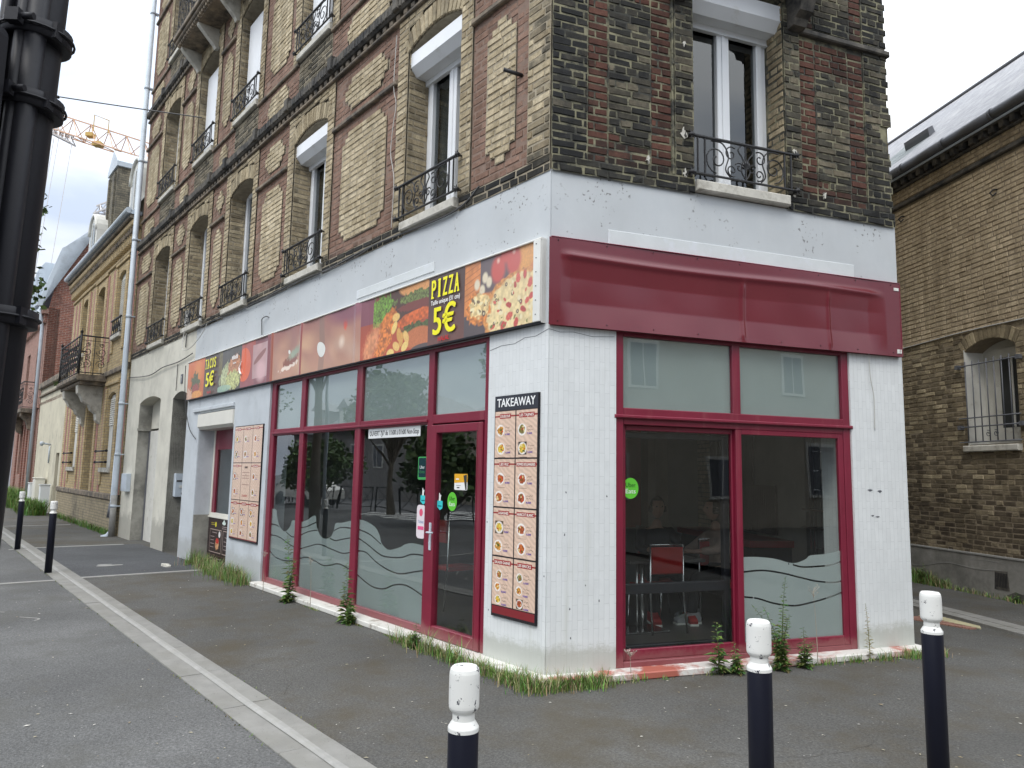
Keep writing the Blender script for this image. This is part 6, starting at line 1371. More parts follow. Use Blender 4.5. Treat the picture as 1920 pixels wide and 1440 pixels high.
railrun(b, (17.82, .0), (17.82, .66), z0, z1); railrun(b, (17.82, .66), (20.98, .66), z0, z1); railrun(b, (20.98, .66), (20.98, 0), z0, z1)
for u in (17.82, 20.98): b.tube([(u, .66, z0), (u, .66, z1+.06)], .03, 6); b.lathe(u, .66, [(.01, z1+.05), (.045, z1+.09), (.01, z1+.15), (.004, z1+.2)], 8)
obj('railing', b, 'iron', YB, FA)
b = MB()
for k in range(40): u = 23.0+q_.uniform(-.5, .5); b.tube([(21.2+q_.uniform(-.3, .2), .6+q_.uniform(-.1, .15), 3.98), (21.2+q_.uniform(-.4, .2), .66+q_.uniform(-.1, .2), 4.10)], [.012, .002], 3, 0, (.08, .13, .03))
o = obj('moss_tuft', b, 'leaf', None, FA); tag(o, 'green moss tuft on the end of the yellow house balcony slab', 'moss', kind='stuff')

# ------------------------------------------------------------ cream yard wall, red house, white house
CW = thing('yard_wall', 'tall cream rendered yard wall with a moulded coping between the yellow and the red house', 'wall', at(FA, 27.3, -.2, 0))
mat('cream_render', (.58, .54, .42), .9, .15, 1.5, .2, 25, stain=(.36, .33, .26), sscale=1.0, srange=(.52, .7))
b = MB(); backing(b, 24.16, 30.6, -.2, 4.6, [(24.7, 25.4, .0, 2.05)], -.35, -.02, 0); b.box(24.16, 30.6, -.33, -.02, 3.98, 4.10, 1); obj('wall', b, ['cream_render', 'pink_brick'], CW, FA)
b = MB(); b.bbox(24.16, 30.6, -.42, .10, 4.6, 4.86, .04); b.bbox(24.16, 30.6, -.4, .05, 4.30, 4.38, .015); obj('coping', b, 'moulding', CW, FA)
b = MB(); b.box(24.7, 25.4, -.22, -.18, .0, 2.05); obj('gate', b, 'moulding', CW, FA)
b = MB(); b.tube([(26.6, .0, 2.35), (26.6, .25, 2.4)], .03, 6); b.lathe(26.6, .28, [(.03, 2.3), (.07, 2.36), (.07, 2.44), (.02, 2.46)], 10); b.tube([(26.8, .01, 2.3), (26.8, .01, 1.7)], .025, 6); o = obj('wall_lamp', b, 'zinc', None, FA); tag(o, 'small grey wall lamp on the cream yard wall', 'lamp')
RH = thing('terraced_house', 'red brick house with zinc mansard roof and an iron balcony behind the cream yard wall', 'house', at(FA, 35, -4, 0))
u0_ = 30.6; wr = [(31.9, 33.0, 4.6, 6.6), (35.2, 36.2, 4.6, 6.6), (32.0, 33.0, 1.2, 3.4), (35.2, 36.2, 1.2, 3.4)]
b = MB(); backing(b, u0_, 38.6, -.2, 8.0, wr, -.4, .0, 1)
b.face([(u0_, 0, -.2), (u0_, -9, -.2), (u0_, -9, 11), (u0_, -5, 12.9), (u0_, -1.5, 11.6), (u0_, -.4, 10.5), (u0_, 0, 8.0)][::-1], 0)
for k in range(40): b.bbox(u0_+.1+k*.2, u0_+.2+k*.2, 0, .12, 7.4, 7.75, .01, 0)
b.bbox(u0_, 38.6, 0, .2, 7.75, 7.95, .02, 1); b.bbox(u0_, 38.6, 0, .06, 3.9, 4.05, .02, 1); b.box(u0_, 38.6, -9, -8.8, 0, 8)
for u in (31.2, 33.4, 34.4, 36.7): b.bbox(u, u+.3, 0, .06, .0, 3.9, .01, 0)
obj('brick_wall', b, ['red_house_brick', 'pale_red_brick'], RH, FA)
for (a, c, z0, z1) in wr: s = MB(); s.bbox(a, c, -.34, -.28, z0, z1, .005, 0); s.box(a+.12, c-.12, -.28, -.275, z0+.1, z1-.12, 1); obj('window', s, ['wood_white', 'window_glass'], RH, FA)
b = MB(); b.face([(u0_-.1, .25, 8.0), (38.7, .25, 8.0), (38.7, -.45, 10.6), (u0_-.1, -.45, 10.6)]); b.face([(u0_-.1, -.45, 10.6), (38.7, -.45, 10.6), (38.7, -1.5, 11.7), (u0_-.1, -1.5, 11.7)]); b.face([(u0_-.1, -1.5, 11.7), (38.7, -1.5, 11.7), (38.7, -5, 13), (u0_-.1, -5, 13)])
b.prism([(.28, 8.0), (-.42, 10.65), (-1.5, 11.78), (-5, 13.1), (-5, 12.9), (-1.5, 11.55), (-.25, 10.5), (.45, 8.0)][::1], u0_-.22, u0_-.0, axis='x'); RHR = obj('mansard_roof', b, 'zinc', RH, FA)
for u in (32.6, 35.8): d = MB(); d.prism([(.3, 8.3), (.3, 9.9), (.1, 10.2), (-.8, 10.2), (-.6, 8.3)], u-.5, u+.5, axis='x'); d.box(u-.35, u+.35, .3, .31, 8.5, 9.8, 1); obj('dormer', d, ['zinc', 'window_glass'], RHR, FA)
b = MB(); b.tube([(31.0, .3, 7.95), (31.0, .16, 7.5), (31.0, .12, 7.2), (31.0, .12, .3)], .07, 8); obj('downpipe', b, 'zinc', RH, FA)
b = MB(); b.bbox(31.5, 36.4, 0, .55, 3.75, 3.92, .03); b.prism([(0, 3.0), (.2, 3.1), (.3, 3.4), (.5, 3.6), (.5, 3.75), (0, 3.75)], 31.8, 32.1, axis='x'); b.prism([(0, 3.0), (.2, 3.1), (.3, 3.4), (.5, 3.6), (.5, 3.75), (0, 3.75)], 35.8, 36.1, axis='x'); rb_ = obj('balcony', b, 'moulding', RH, FA)
b = MB(); railrun(b, (31.55, 0), (31.55, .5), 3.92, 5.0); railrun(b, (31.55, .5), (36.35, .5), 3.92, 5.0, .4); obj('railing', b, 'iron', rb_, FA)
WH = thing('white_house', 'pale rendered house at the far left end of the street beyond the red brick house', 'house', at(FA, 45, -4, 0))
mat('pale_render', (.62, .66, .72), .9, .08, 1, 0); b = MB(); backing(b, 38.7, 56, -.2, 9.5, [(41, 42.2, 1, 3), (45, 46.2, 1, 3), (41, 42.2, 5, 7), (45, 46.2, 5, 7)], -8, .05, 0); obj('wall', b, 'pale_render', WH, FA)
b = MB(); b.prism([(-8.4, 9.5), (.4, 9.5), (-4, 12.5)], 38.6, 56.2, axis='x'); obj('roof', b, 'slate', WH, FA)
for (a, z) in ((41, 1), (45, 1), (41, 5), (45, 5)): s = MB(); s.box(a, a+1.2, -.25, -.2, z, z+2); obj('window', s, 'window_glass', WH, FA)
# utility cabinets by the yard wall
for i, (u, w, h, m, lab) in enumerate(((26.9, .55, 1.15, 'ivory_pvc', 'largest cream utility cabinet against the cream yard wall'), (28.3, .35, .95, 'white_pvc', 'narrow white utility cabinet left of the larger cream cabinet'), (25.5, .14, .95, 'white_pvc', 'thin white marker post between the cabinet and the yard gate'))):
    b = MB(); b.bbox(u, u+w, .05, .35, -.02, h, .02); b.bbox(u+.04, u+w-.04, .35, .36, .25, h-.06, .005); b.bbox(u-.02, u+w+.02, .03, .38, h, h+.03, .01); o = obj('utility_cabinet' if i < 2 else 'marker_post', b, m, None, FA); tag(o, lab, 'cabinet' if i < 2 else 'post')

# ------------------------------------------------------------ street things
def bollard(x, y, r, h, lab, seed, lean=0):
    fr = Matrix.Translation((x, y, -.014 if lean is None else 0)); T = thing('bollard', lab, 'bollard', fr, 'black bollards with white heads')
    b = MB(); b.lathe(0, 0, [(r*1.0, -.0), (r, h-.185), (r*.98, h-.18)], 32); obj('post', b, 'bollard_dark', T, fr)
    b = MB(); b.lathe(0, 0, [(r*.99, h-.187), (r*1.01, h-.186), (r*1.01, h-.176), (r*.99, h-.173), (r*.78, h-.158), (r*.73, h-.155), (r*.72, h-.137), (r*.74, h-.134), (r*.93, h-.124), (r*.985, h-.118), (r*1.0, h-.110), (r*1.0, h-.105), (r*1.0, h-.03), (r*.985, h-.018), (r*.93, h-.007), (r*.82, h-.001), (r*.78, h), (r*.4, h+.001), (.001, h+.001)], 56, sm=False); obj('head', b, 'bollard_white', T, fr)
mat('bollard_dark', (.006, .007, .016), .42, .15, 5, .04, 60, spec=.35, stain=(.16, .15, .13), sscale=38, srange=(.735, .76))
mat('bollard_white', (.72, .72, .69), .42, .05, 6, .05, 60, stain=(.02, .02, .035), sscale=22, srange=(.585, .60))
bollard(-.127, 2.34, .046, 1.024, 'nearest bollard, in front of the tiled corner', 1)
bollard(.961, 2.95, .046, 1.062, 'bollard in front of the sliding shop window, its head scratched black', 2)
bollard(1.962, 3.56, .046, 1.092, 'bollard at the right end of the short side, beyond the sliding window', 3)
bollard(-6.95, 11.54, .050, 1.07, 'nearer of the two distant bollards on the kerb at the left', 4); bollard(-9.44, 14.63, .050, 1.10, 'farthest bollard on the kerb at the left edge', 5)
PL = thing('street_pole', 'black signal pole with strapped-on conduits close to the camera at the left edge', 'pole', Matrix.Translation((-1.21, 1.66, -.014)))
til = Matrix.Translation((-1.215, 1.66, 0)) @ Matrix.Rotation(R(1.6), 4, 'Y')
b = MB(); b.lathe(0, 0, [(.056, 0), (.056, 4.2), (.03, 4.22)], 28); b.lathe(0, 0, [(.11, 0), (.11, .03), (.06, .05)], 20); obj('post', b, 'black_metal', PL, til)
b = MB(); b.tube([(.032, -.050, .05), (.032, -.050, 3.9)], .024, 14); b.tube([(.010, -.066, .05), (.010, -.066, 3.9)], .013, 10); b.tube([(-.035, -.058, .05), (-.035, -.058, 3.9)], .012, 10); obj('conduit', b, 'black_metal', PL, til)
for z in (1.93, 2.43, 2.60, 3.3):
    b = MB(); b.tube([(.078*math.cos(t)+.008, .078*math.sin(t)-.010, z) for t in np.linspace(0, 6.283, 25)], .003, 5, cap=False)
    b.lathe(.008, -.010, [(.070, z-.020), (.074, z-.018), (.074, z+.018), (.070, z+.020)], 28); b.bbox(.0, .03, -.11, -.085, z-.015, z+.015, .004); b.tube([(.035, -.10, z), (.06, -.10, z)], .008, 8); b.bbox(.06, .080, -.05, -.02, z-.018, z+.02, .004); obj('clamp', b, 'black_metal', PL, til)
SB_ = thing('signal_box', 'rounded black signal housing cut off by the left edge beside the street pole', 'signal', Matrix.Translation((-1.34, 1.47, 0)))
b = MB(); P = []
for cx, cz, a in ((-1.150, 2.53, 0), (-1.45, 2.53, 90), (-1.45, 1.75, 180), (-1.150, 1.75, 270)): P += [(cx+.03*math.cos(R(a+t)), cz+.03*math.sin(R(a+t))) for t in (0, 22, 45, 67, 90)]
b.prism(P, 1.42, 1.54); obj('housing', b, 'black_metal', SB_); b = MB(); b.box(-1.24, -1.16, 1.54, 1.64, 2.1, 2.14); obj('bracket', b, 'black_metal', SB_); b = MB(); b.box(-1.24, -1.17, 1.54, 1.64, 2.5, 2.53); obj('bracket', b, 'black_metal', SB_)
# overhead cable and cranes
b = MB(); A_, B_ = Vector((-14.5, 13.2, 9.55)), Vector((-5.9, 13.3, 8.13)); b.tube([tuple(A_.lerp(B_, t)-Vector((0, 0, .12*math.sin(math.pi*t)))) for t in np.linspace(0, 1, 14)], .012, 5); b.tube([tuple(A_.lerp(B_, .66)-Vector((.06, 0, .10))), tuple(A_.lerp(B_, .68)-Vector((-.06, 0, .12)))], .03, 6)
o = obj('overhead_cable', b, 'cable'); tag(o, 'thin dark overhead cable crossing the sky to the corner building', 'cable')
mat('crane_orange', (.62, .38, .24), .6, .2, 1, 0); mat('crane_yellow', (.55, .36, .10), .6, .1, 1, 0); mat('crane_white', (.55, .52, .50), .6, .1, 1, 0)
def truss(b, A, B_, n, w, r, h=None):
    A, B_ = Vector(A), Vector(B_); d = (B_-A).normalized(); s = d.cross(Vector((0, 0, 1))).normalized()*w/2; h = h or w*.9; up = Vector((0, 0, h))
    L3 = lambda t: (A.lerp(B_, t)+s, A.lerp(B_, t)-s, A.lerp(B_, t)+up)
    for q in range(3): b.tube([tuple(L3(0)[q]), tuple(L3(1)[q])], r*1.5, 4)
    for k in range(n):
        p, q = L3(k/n), L3((k+1)/n); mid = L3((k+.5)/n)
        for a, c in ((p[0], mid[2]), (mid[2], q[0]), (p[1], mid[2]), (mid[2], q[1]), (p[0], q[1]), (p[0], p[1])): b.tube([tuple(a), tuple(c)], r, 3)
CR = thing('tower_crane', 'orange and white tower crane jib crossing the sky above the yellow house', 'crane', Matrix.Translation((-10, 82, 0)))
J0, J1 = Vector((-62, 76, 41.0)), Vector((-12, 77, 25.8)); b = MB(); truss(b, J0, J1, 26, 1.5, .055, 2.0); obj('jib', b, 'crane_orange', CR)
b = MB(); b.box(-45.8, -45.1, 75.6, 76.4, 36.5, 36.9); b.box(-45.0, -44.1, 75.6, 76.4, 35.5, 35.9); b.tube([(-45.2, 76, 37.2), (-45.2, 76, 39.0), (-43.6, 76, 38.4), (-43.6, 76, 36.8)], .06, 4); obj('trolley', b, 'crane_yellow', CR)
b = MB(); truss(b, (-50.9, 75.6, 37.4), (-47.0, 75.6, 35.5), 6, 1.0, .07, .8)
for x in (-49.3, -48.8, -47.3): b.tube([(x, 76, 36.3), (x-2.6, 76, 2)], .03, 3)
obj('hoist', b, 'crane_white', CR)
b = MB(); truss(b, (-12, 78, 0), (-12.01, 78, 40), 22, 1.8, .08, 0.01); b.box(-13, -11, 77, 79, -.1, 40) if False else None; obj('mast', b, 'crane_orange', CR)
C2 = thing('tower_crane', 'small pale distant tower crane jib beside the yellow house chimney', 'crane', Matrix.Translation((-95, 230, 0)))
b = MB(); truss(b, (-132.5, 228, 80.5), (-100, 230, 95.5), 14, 3, .18, 3); truss(b, (-104, 230, 0), (-104.02, 230, 92), 20, 3, .2, .01); obj('jib', b, 'crane_white', C2)

# ------------------------------------------------------------ small fittings on the corner building
b = MB(); P = [(1.0, .01, 4.30), (1.45, .03, 4.15), (3.0, .03, 4.19), (4.2, .03, 4.15), (5.6, .035, 4.17), (6.82, .03, 4.14), (8.3, .03, 4.17), (9.83, .02, 4.17)]; b.tube(spline(P, 8), .010, 5); b.tube([(x, y+.015, z-.02+.02*math.sin(x*3)) for x, y, z in spline(P[2:], 8)], .006, 5)
o = obj('facade_cable', b, 'cable', None, FA); tag(o, 'dark cable running along the top edge of the blue-grey fascia', 'cable')
b = MB(); b.tube(spline([(14.95, .03, 3.72), (13.6, .04, 3.62), (12.8, .03, 3.60), (11.9, .04, 3.66), (10.8, .03, 3.66), (9.86, .04, 3.72)], 8), .010, 5)
b.tube([(10.87, .02, 3.62), (10.87, .02, 3.10)], .008, 5); b.tube([(10.4, .02, 4.5), (10.4, .02, 4.1), (10.42, .02, 3.9)], .010, 5)
o = obj('facade_cable', b, 'cable', None, FA); tag(o, 'dark sagging cable across the old render above the house doors', 'cable')
b = MB(); b.bbox(10.30, 10.44, 0, .07, 4.30, 4.60, .01); b.tube(spline([(10.38, .05, 4.3), (10.42, .08, 4.05), (10.2, .12, 3.82), (9.7, .12, 3.80), (9.3, .06, 4.0), (9.1, .04, 4.17)], 8), .007, 5); b.tube(spline([(10.40, .04, 4.3), (10.5, .06, 4.1), (10.36, .08, 4.0), (10.30, .05, 4.15)], 6), .006, 5)
o = obj('junction_box', b, 'cable_white', None, FA); tag(o, 'small white junction box with looping white wires between the far windows', 'junction box')
b = MB(); b.tube(spline([(10.06, .09, 3.5), (10.0, .10, 3.2), (9.95, .09, 2.9), (9.9, .06, 2.6), (9.7, .04, 2.3), (9.35, .03, 2.12)], 8), .008, 5); o = obj('facade_cable', b, 'cable', None, FA); tag(o, 'loose cable hanging from the far end of the food banner beside the shutter box', 'cable')
b = MB(); b.tube(spline([(6.43, .02, 3.60), (6.43, .03, 3.78), (6.40, .04, 3.84), (6.28, .03, 3.86), (6.22, .0, 3.84)], 6), .007, 5); o = obj('cable_hook', b, 'cable', None, FA); tag(o, 'short bent cable sticking out of the blue-grey fascia above the banner', 'cable')
b = MB(); b.tube([(.40, .0, 5.16), (.47, .16, 5.19)], .018, 8); b.lathe(0, 0, [(.001, 0), (.002, .001)], 3); o = obj('iron_stub', b, 'iron', None, FA); tag(o, 'rusty iron stub sticking out of the brick near the corner', 'iron stub')
b = MB(); P = [(2.66, .03, 6.6), (2.68, .035, 6.0), (2.62, .03, 5.75), (2.66, .035, 5.5), (2.70, .03, 5.2), (2.64, .03, 5.0), (2.60, .03, 4.8), (2.62, .03, 4.3)]; b.tube(spline(P, 8), .005, 4); o = obj('facade_cable', b, 'cable_white', None, FA); tag(o, 'thin white cable hanging down the brick left of the nearest window', 'cable')
b = MB(flip=True); P = [(3.36, .03, 2.86), (3.38, .02, 2.6), (3.42, .015, 2.4), (3.42, .01, 2.1)]; b.tube(spline(P, 6), .004, 4); o = obj('facade_cable', b, 'cable_white', None, FB); tag(o, 'thin white wire hanging below the right end of the burgundy sign', 'cable')
# security camera bits on the jamb: small white rail brackets under hatch ends
# ------------------------------------------------------------ trees
def leafcol(r, base=(.07, .12, .035)): k = r.uniform(.55, 1.5); return (base[0]*k*r.uniform(.8, 1.2), base[1]*k, base[2]*k*r.uniform(.7, 1.2))
def tree(x, y, h, cr, lab, seed, nleaf=5000, ls=.13, trunk_h=None, base=(.07, .12, .035), clumps=26):
    r = random.Random(seed); fr = Matrix.Translation((x, y, -.1)); T = thing('broadleaf_tree', lab, 'tree', fr); th = trunk_h or h*.35
    b = MB(); b.tube([(0, 0, 0), (.03, .02, th*.5), (0, .05, th), (.1, .0, h*.7), (.12, .05, h*.88)], [.17, .14, .12, .07, .02], 9)
    cl = []
    for k in range(clumps):
        a = r.uniform(0, 6.28); e = r.uniform(-.45, 1.2); q = cr*r.uniform(.45, .95); c = Vector((math.cos(a)*math.cos(e)*q, math.sin(a)*math.cos(e)*q, th+ (h-th)*.48+math.sin(e)*(h-th)*.42)); cl.append((c, cr*r.uniform(.2, .36)))
        s = Vector((0, .03, th*r.uniform(.85, 1.2))); b.tube([tuple(s), tuple(s.lerp(c, .5)+Vector((0, 0, .15))), tuple(c)], [.06, .035, .01], 5)
    obj('trunk', b, 'bark', T, fr); b = MB()
    for k in range(nleaf):
        c, q = cl[r.randrange(len(cl))]; d = Vector((r.gauss(0, 1), r.gauss(0, 1), r.gauss(0, .8))); d = d.normalized()*q*r.random()**.4; p = c+d
        a, e = r.uniform(0, 6.28), r.uniform(-.9, .9); u = Vector((math.cos(a)*math.cos(e), math.sin(a)*math.cos(e), math.sin(e))); v = u.cross(Vector((r.gauss(0, 1), r.gauss(0, 1), r.gauss(0, 1)))).normalized(); s = ls*r.uniform(.6, 1.2)
        b.face([tuple(p), tuple(p+u*s*.5+v*s*.35), tuple(p+u*s), tuple(p+u*s*.5-v*s*.35)], 0, leafcol(r, base))
    obj('crown', b, 'leaf', T, fr); return T
tree(-13.3, 15.0, 8.9, 3.15, 'leafy street tree at the left edge, mostly hidden behind the black pole', 5, 7000, .16, 4.4)
# trees, houses, fence and car across the main street: seen only in the shop glass
for i, (x, y, h, cr, lab) in enumerate(((-22.5, 16.2, 6.0, 2.0, 'middle-sized street tree across the main road, mirrored in the wide upper pane'), (-35, 32, 9.0, 3.6, 'large tree across the main road, mirrored in the far upper pane'), (-16.6, 12.2, 3.0, 1.7, 'dark round shrub tree across the lot, mirrored in the entrance door'), (-24.5, 20.5, 3.0, 1.8, 'low bushy tree by the road fence, mirrored in the lower glazing'), (-20.0, 9.0, 10.2, 3.0, 'tall tree across the lot with hanging branches, mirrored above the door'))):
    tree(x, y, h, cr, lab, 20+i, 3800 if i != 2 else 3000, .24 if i < 4 else .26, h*.12 if i in (2, 3) else None)
def dist_house(name, lab, fr, w, d, h, rh, wall, wins, hip=True):
    T = thing(name, lab, 'house', fr); b = MB(); b.box(-w/2, w/2, -d, 0, -.2, h); o = obj('wall', b, wall, T, fr)
    b = MB(); e = .4; i_ = w*.22 if hip else 0
    P = [(-w/2-e, e, h), (w/2+e, e, h), (w/2+e, -d-e, h), (-w/2-e, -d-e, h)]; Rg = [(-w/2+i_, -d/2, h+rh), (w/2-i_, -d/2, h+rh)]
    b.face([P[0], P[1], Rg[1], Rg[0]]); b.face([P[2], P[3], Rg[0], Rg[1]]); b.face([P[1], P[2], Rg[1]]); b.face([P[3], P[0], Rg[0]]); rf = obj('roof', b, 'slate', T, fr)
    for (x, z, ww, hh) in wins: b = MB(); b.bbox(x-ww/2, x+ww/2, .0, .05, z, z+hh, .01); b.box(x-ww/2+.1, x+ww/2-.1, .05, .055, z+.1, z+hh-.1, 1); b.box(x-.02, x+.02, .055, .06, z+.1, z+hh-.1, 0); obj('window', b, ['wood_white', 'zinc_dark'], T, fr)
    return T, rf
mat('beige_wall', (.42, .38, .31), .9, .15, 1, 0); mat('grey_wall', (.26, .25, .24), .9, .15, 1, 0)
def facing(x, y, toward=(0, 0)):     # +y of the frame looks at the corner building
    d = Vector((.7786, .6275, 0)); return Matrix(((d.y, d.x, 0, x), (-d.x, d.y, 0, y), (0, 0, 1, -.1), (0, 0, 0, 1)))
T, rf = dist_house('street_house', 'grey mansard house with white dormers across the main road, mirrored in the shop glass', facing(-41, 27), 16, 8, 4.4, 2.8, 'grey_wall', [(-5, 2.0, 1.1, 1.5), (-2, 2.0, 1.1, 1.5), (2, 2.0, 1.1, 1.5), (5, 2.0, 1.1, 1.5), (-4, .2, 1, 1.3)])
for x in (-4.5, 0, 4.5): d = MB(); fr_ = facing(-41, 27); d.box(x-.8, x+.8, -2.2, .1, 4.3, 6.0, 0); d.box(x-.5, x+.5, .1, .14, 4.6, 5.8, 1); d.prism([(x-1, 6.0), (x+1, 6.0), (x, 6.7)], -2.2, .25, 0); obj('dormer', d, ['slate', 'wood_white'], rf, fr_)
dist_house('street_house', 'beige house with a hipped slate roof across the main road, mirrored above the door', facing(-33, 12.5), 13, 9, 4.6, 3.2, 'beige_wall', [(-4, 2.6, 1.4, 1.2), (0, 2.6, 2.0, 1.2), (4, 2.6, 1.4, 1.2), (2, .1, 1, 2)])
b = MB(); fr_ = facing(-24.8, 18.6)
for k in range(12):
    x = -11+k*1.8; b.tube([(x, 0, 0), (x, 0, 1.0)], .03, 5); b.tube([(x+1.4, 0, 0), (x+1.4, 0, 1.0)], .03, 5); b.tube([(x, 0, 1), (x+1.4, 0, 1)], .025, 5); b.tube([(x, 0, .2), (x+1.4, 0, .2)], .02, 5); b.tube([(x, 0, .2), (x+1.4, 0, 1)], .012, 4); b.tube([(x, 0, 1), (x+1.4, 0, .2)], .012, 4)
o = obj('road_barrier', b, 'black_metal', None, fr_); tag(o, 'row of black crossed metal barriers along the main road, mirrored in the glass', 'barrier')
CA = thing('parked_car', 'white hatchback parked across the main road, mirrored in the shop glass', 'car', facing(-28.5, 23)); f_ = facing(-28.5, 23)
b = MB(); pr = [(-2.1, .35), (2.1, .35), (2.12, .8), (1.5, .98), (.8, 1.5), (-1.3, 1.52), (-1.95, 1.1), (-2.12, .8)]; b.prism(pr, -.85, .85, 0); obj('body', b, 'wood_white', CA, f_)
b = MB(); b.prism([(-1.2, 1.02), (1.25, 1.02), (.72, 1.42), (-1.1, 1.44)], -.86, .86); obj('window', b, 'dark_room', CA, f_)
for x in (-1.3, 1.3):
    for y_ in (-.8, .8): b = MB(); b.tube([(x, y_-.1, .32), (x, y_+.1, .32)], .32, 16); obj('wheel', b, 'black_metal', CA, f_)
b = MB(); fr_ = facing(-19.4, 17.7); b.tube([(0, 0, 0), (0, 0, 7.5), (0, 1.2, 7.9)], [.09, .06, .05], 8); o = obj('street_lamp', b, 'zinc', None, fr_); tag(o, 'grey street lamp column across the road, mirrored in the glazing', 'lamp')
b = MB()
for k in range(5): b.box(-3+k*1.1, -2.5+k*1.1, -8, 6, 0, .004)
o = struct(obj('road_marking', b, 'white_strip', None, facing(-20.5, 15.4)))
# buildings behind the camera on the side street, mirrored in the short-side windows
fB = lambda x, y, a: Matrix.Translation((x, y, -.1)) @ Matrix.Rotation(R(a), 4, 'Z')
dist_house('street_house', 'pale rendered corner house behind the camera, mirrored in the sliding window', fB(17.5, -3.8, 20), 13, 8, 7.5, 2.5, 'beige_wall', [(-4, 1, 1.2, 1.4), (0, 1, 1.2, 1.4), (4, 1, 1.2, 2), (-3, 4.5, 1.1, 1.6), (3, 4.5, 1.1, 1.6)])
dist_house('street_house', 'darker brick house behind the camera, mirrored in the left upper pane', fB(6.5, -9.5, 8), 11, 8, 8.5, 3, 'grey_wall', [(-3, 1, 1.2, 1.4), (1, 1, 1.2, 1.4), (-3, 4.5, 1.1, 1.6), (1, 4.5, 1.1, 1.6)])

# ------------------------------------------------------------ weeds and grass
gr = random.Random(77)
def blade(b, x, y, z, h, a, bend, w, c):
    d = Vector((math.cos(a), math.sin(a), 0)); s = Vector((-d.y, d.x, 0))*w; P = [Vector((x, y, z))+d*bend*t*t+Vector((0, 0, h*t*(1-.25*bend/h*t))) for t in (0, .4, .75, 1)]
    for k in range(3):
        w0, w1 = (1, .85, .55, .06)[k], (1, .85, .55, .06)[k+1]; b.face([tuple(P[k]-s*w0), tuple(P[k]+s*w0), tuple(P[k+1]+s*w1), tuple(P[k+1]-s*w1)], 0, c)
def grasscol(): 
    k = gr.random()
    return (.13*gr.uniform(.6, 1.3), .24*gr.uniform(.6, 1.3), .045) if k < .62 else (.34*gr.uniform(.7, 1.1), .29*gr.uniform(.7, 1.1), .14)
def strip(lab, fr, pts, n, h, spread, sgn=1):
    b = MB(); cls = [gr.choice(pts)+(gr.uniform(.35, 1.3), gr.uniform(.03, .11)) for _ in range(max(6, n//90))]
    for k in range(n):
        u, w_, hs, sp_ = gr.choice(cls); u += gr.gauss(0, sp_); w = w_+abs(gr.gauss(0, spread*hs)); hh = h*gr.uniform(.25, 1.15)*hs
        blade(b, u, sgn*w, -.005, hh, gr.uniform(0, 6.28), hh*gr.uniform(.1, .8), gr.uniform(.0018, .004), grasscol())
    o = obj('grass', b, 'leaf', None, fr); tag(o, lab, 'grass', kind='stuff'); return o
L1 = lambda a, c, w, s=.06: [(a+(c-a)*t, w) for t in np.arange(0, 1, s/abs(c-a))]
strip('thick green and straw grass along the pavement under the small menu board', FA, L1(6.05, 9.1, .05)+L1(6.2, 7.6, .12)+L1(7.3, 9.25, -.12), 3600, .22, .10)
strip('sparse low grass growing along the ledge of the long side glazing', FA, L1(.9, 6.0, .16), 500, .08, .03)
strip('clump of grass below the entrance door at the ledge', FA, L1(.9, 1.9, .17)+L1(1.5, 1.8, .17), 1400, .17, .06)
strip('thick grass under the tiled corner on the long side', FA, L1(-.12, .75, .17), 1900, .14, .07)
strip('thick grass under the tiled corner on the short side', FB, L1(-.1, .35, -.19), 900, .11, .05, 1) if False else None
def stripB(lab, a, c, w, n, h, sp):
    b = MB()
    for k in range(n):
        if k % 40 == 0: uc, hs = gr.uniform(a, c), gr.uniform(.4, 1.35)
        u = min(max(uc+gr.gauss(0, .05), a-.05), c+.05); w_ = w+abs(gr.gauss(0, sp)); hh = h*gr.uniform(.3, 1.1)*hs; blade(b, u, -w_, -.005, hh, gr.uniform(0, 6.28), hh*gr.uniform(.1, .8), gr.uniform(.0018, .0038), grasscol())
    o = obj('grass', b, 'leaf', None, FB); tag(o, lab, 'grass', kind='stuff')
stripB('thick grass under the tiled corner on the short side', -.12, .42, .16, 1500, .13, .06); stripB('thin grass below the red ledge of the short side', .42, 3.0, .16, 420, .07, .03); stripB('grass at the right end of the red ledge', 3.0, 3.9, .15, 700, .09, .06)
b = MB()
for k in range(1500): u = gr.uniform(1.2, 3.2); hh = gr.uniform(.08, .30)*(1 if u > 1.5 else .6); blade(b, u, .08+abs(gr.gauss(0, .06)), .028, hh, gr.uniform(0, 6.28), hh*.5, .004, grasscol())
for k in range(300): u = gr.uniform(-.6, 1.2); hh = gr.uniform(.03, .10); blade(b, u, .07+abs(gr.gauss(0, .04)), .028, hh, gr.uniform(0, 6.28), hh*.5, .004, grasscol())
o = obj('grass', b, 'leaf', None, FR); tag(o, 'green grass at the foot of the right brick building', 'grass', kind='stuff')
b = MB()
for (a, c, w0, n, h) in ((15.3, 18.0, .05, 500, .18), (18, 24, .08, 500, .22), (24, 28, .3, 2400, .55), (29, 37, .3, 3000, .8)):
    for k in range(n): hh = h*gr.uniform(.3, 1.1); blade(b, gr.uniform(a, c), w0+abs(gr.gauss(0, .22 if a > 20 else .06)), 0, hh, gr.uniform(0, 6.28), hh*.5, .010 if a > 20 else .006, (.10*gr.uniform(.6, 1.4), .19*gr.uniform(.6, 1.3), .035))
o = obj('grass', b, 'leaf', None, FA); tag(o, 'overgrown green weeds along the far left house walls', 'grass', kind='stuff')
b = MB()
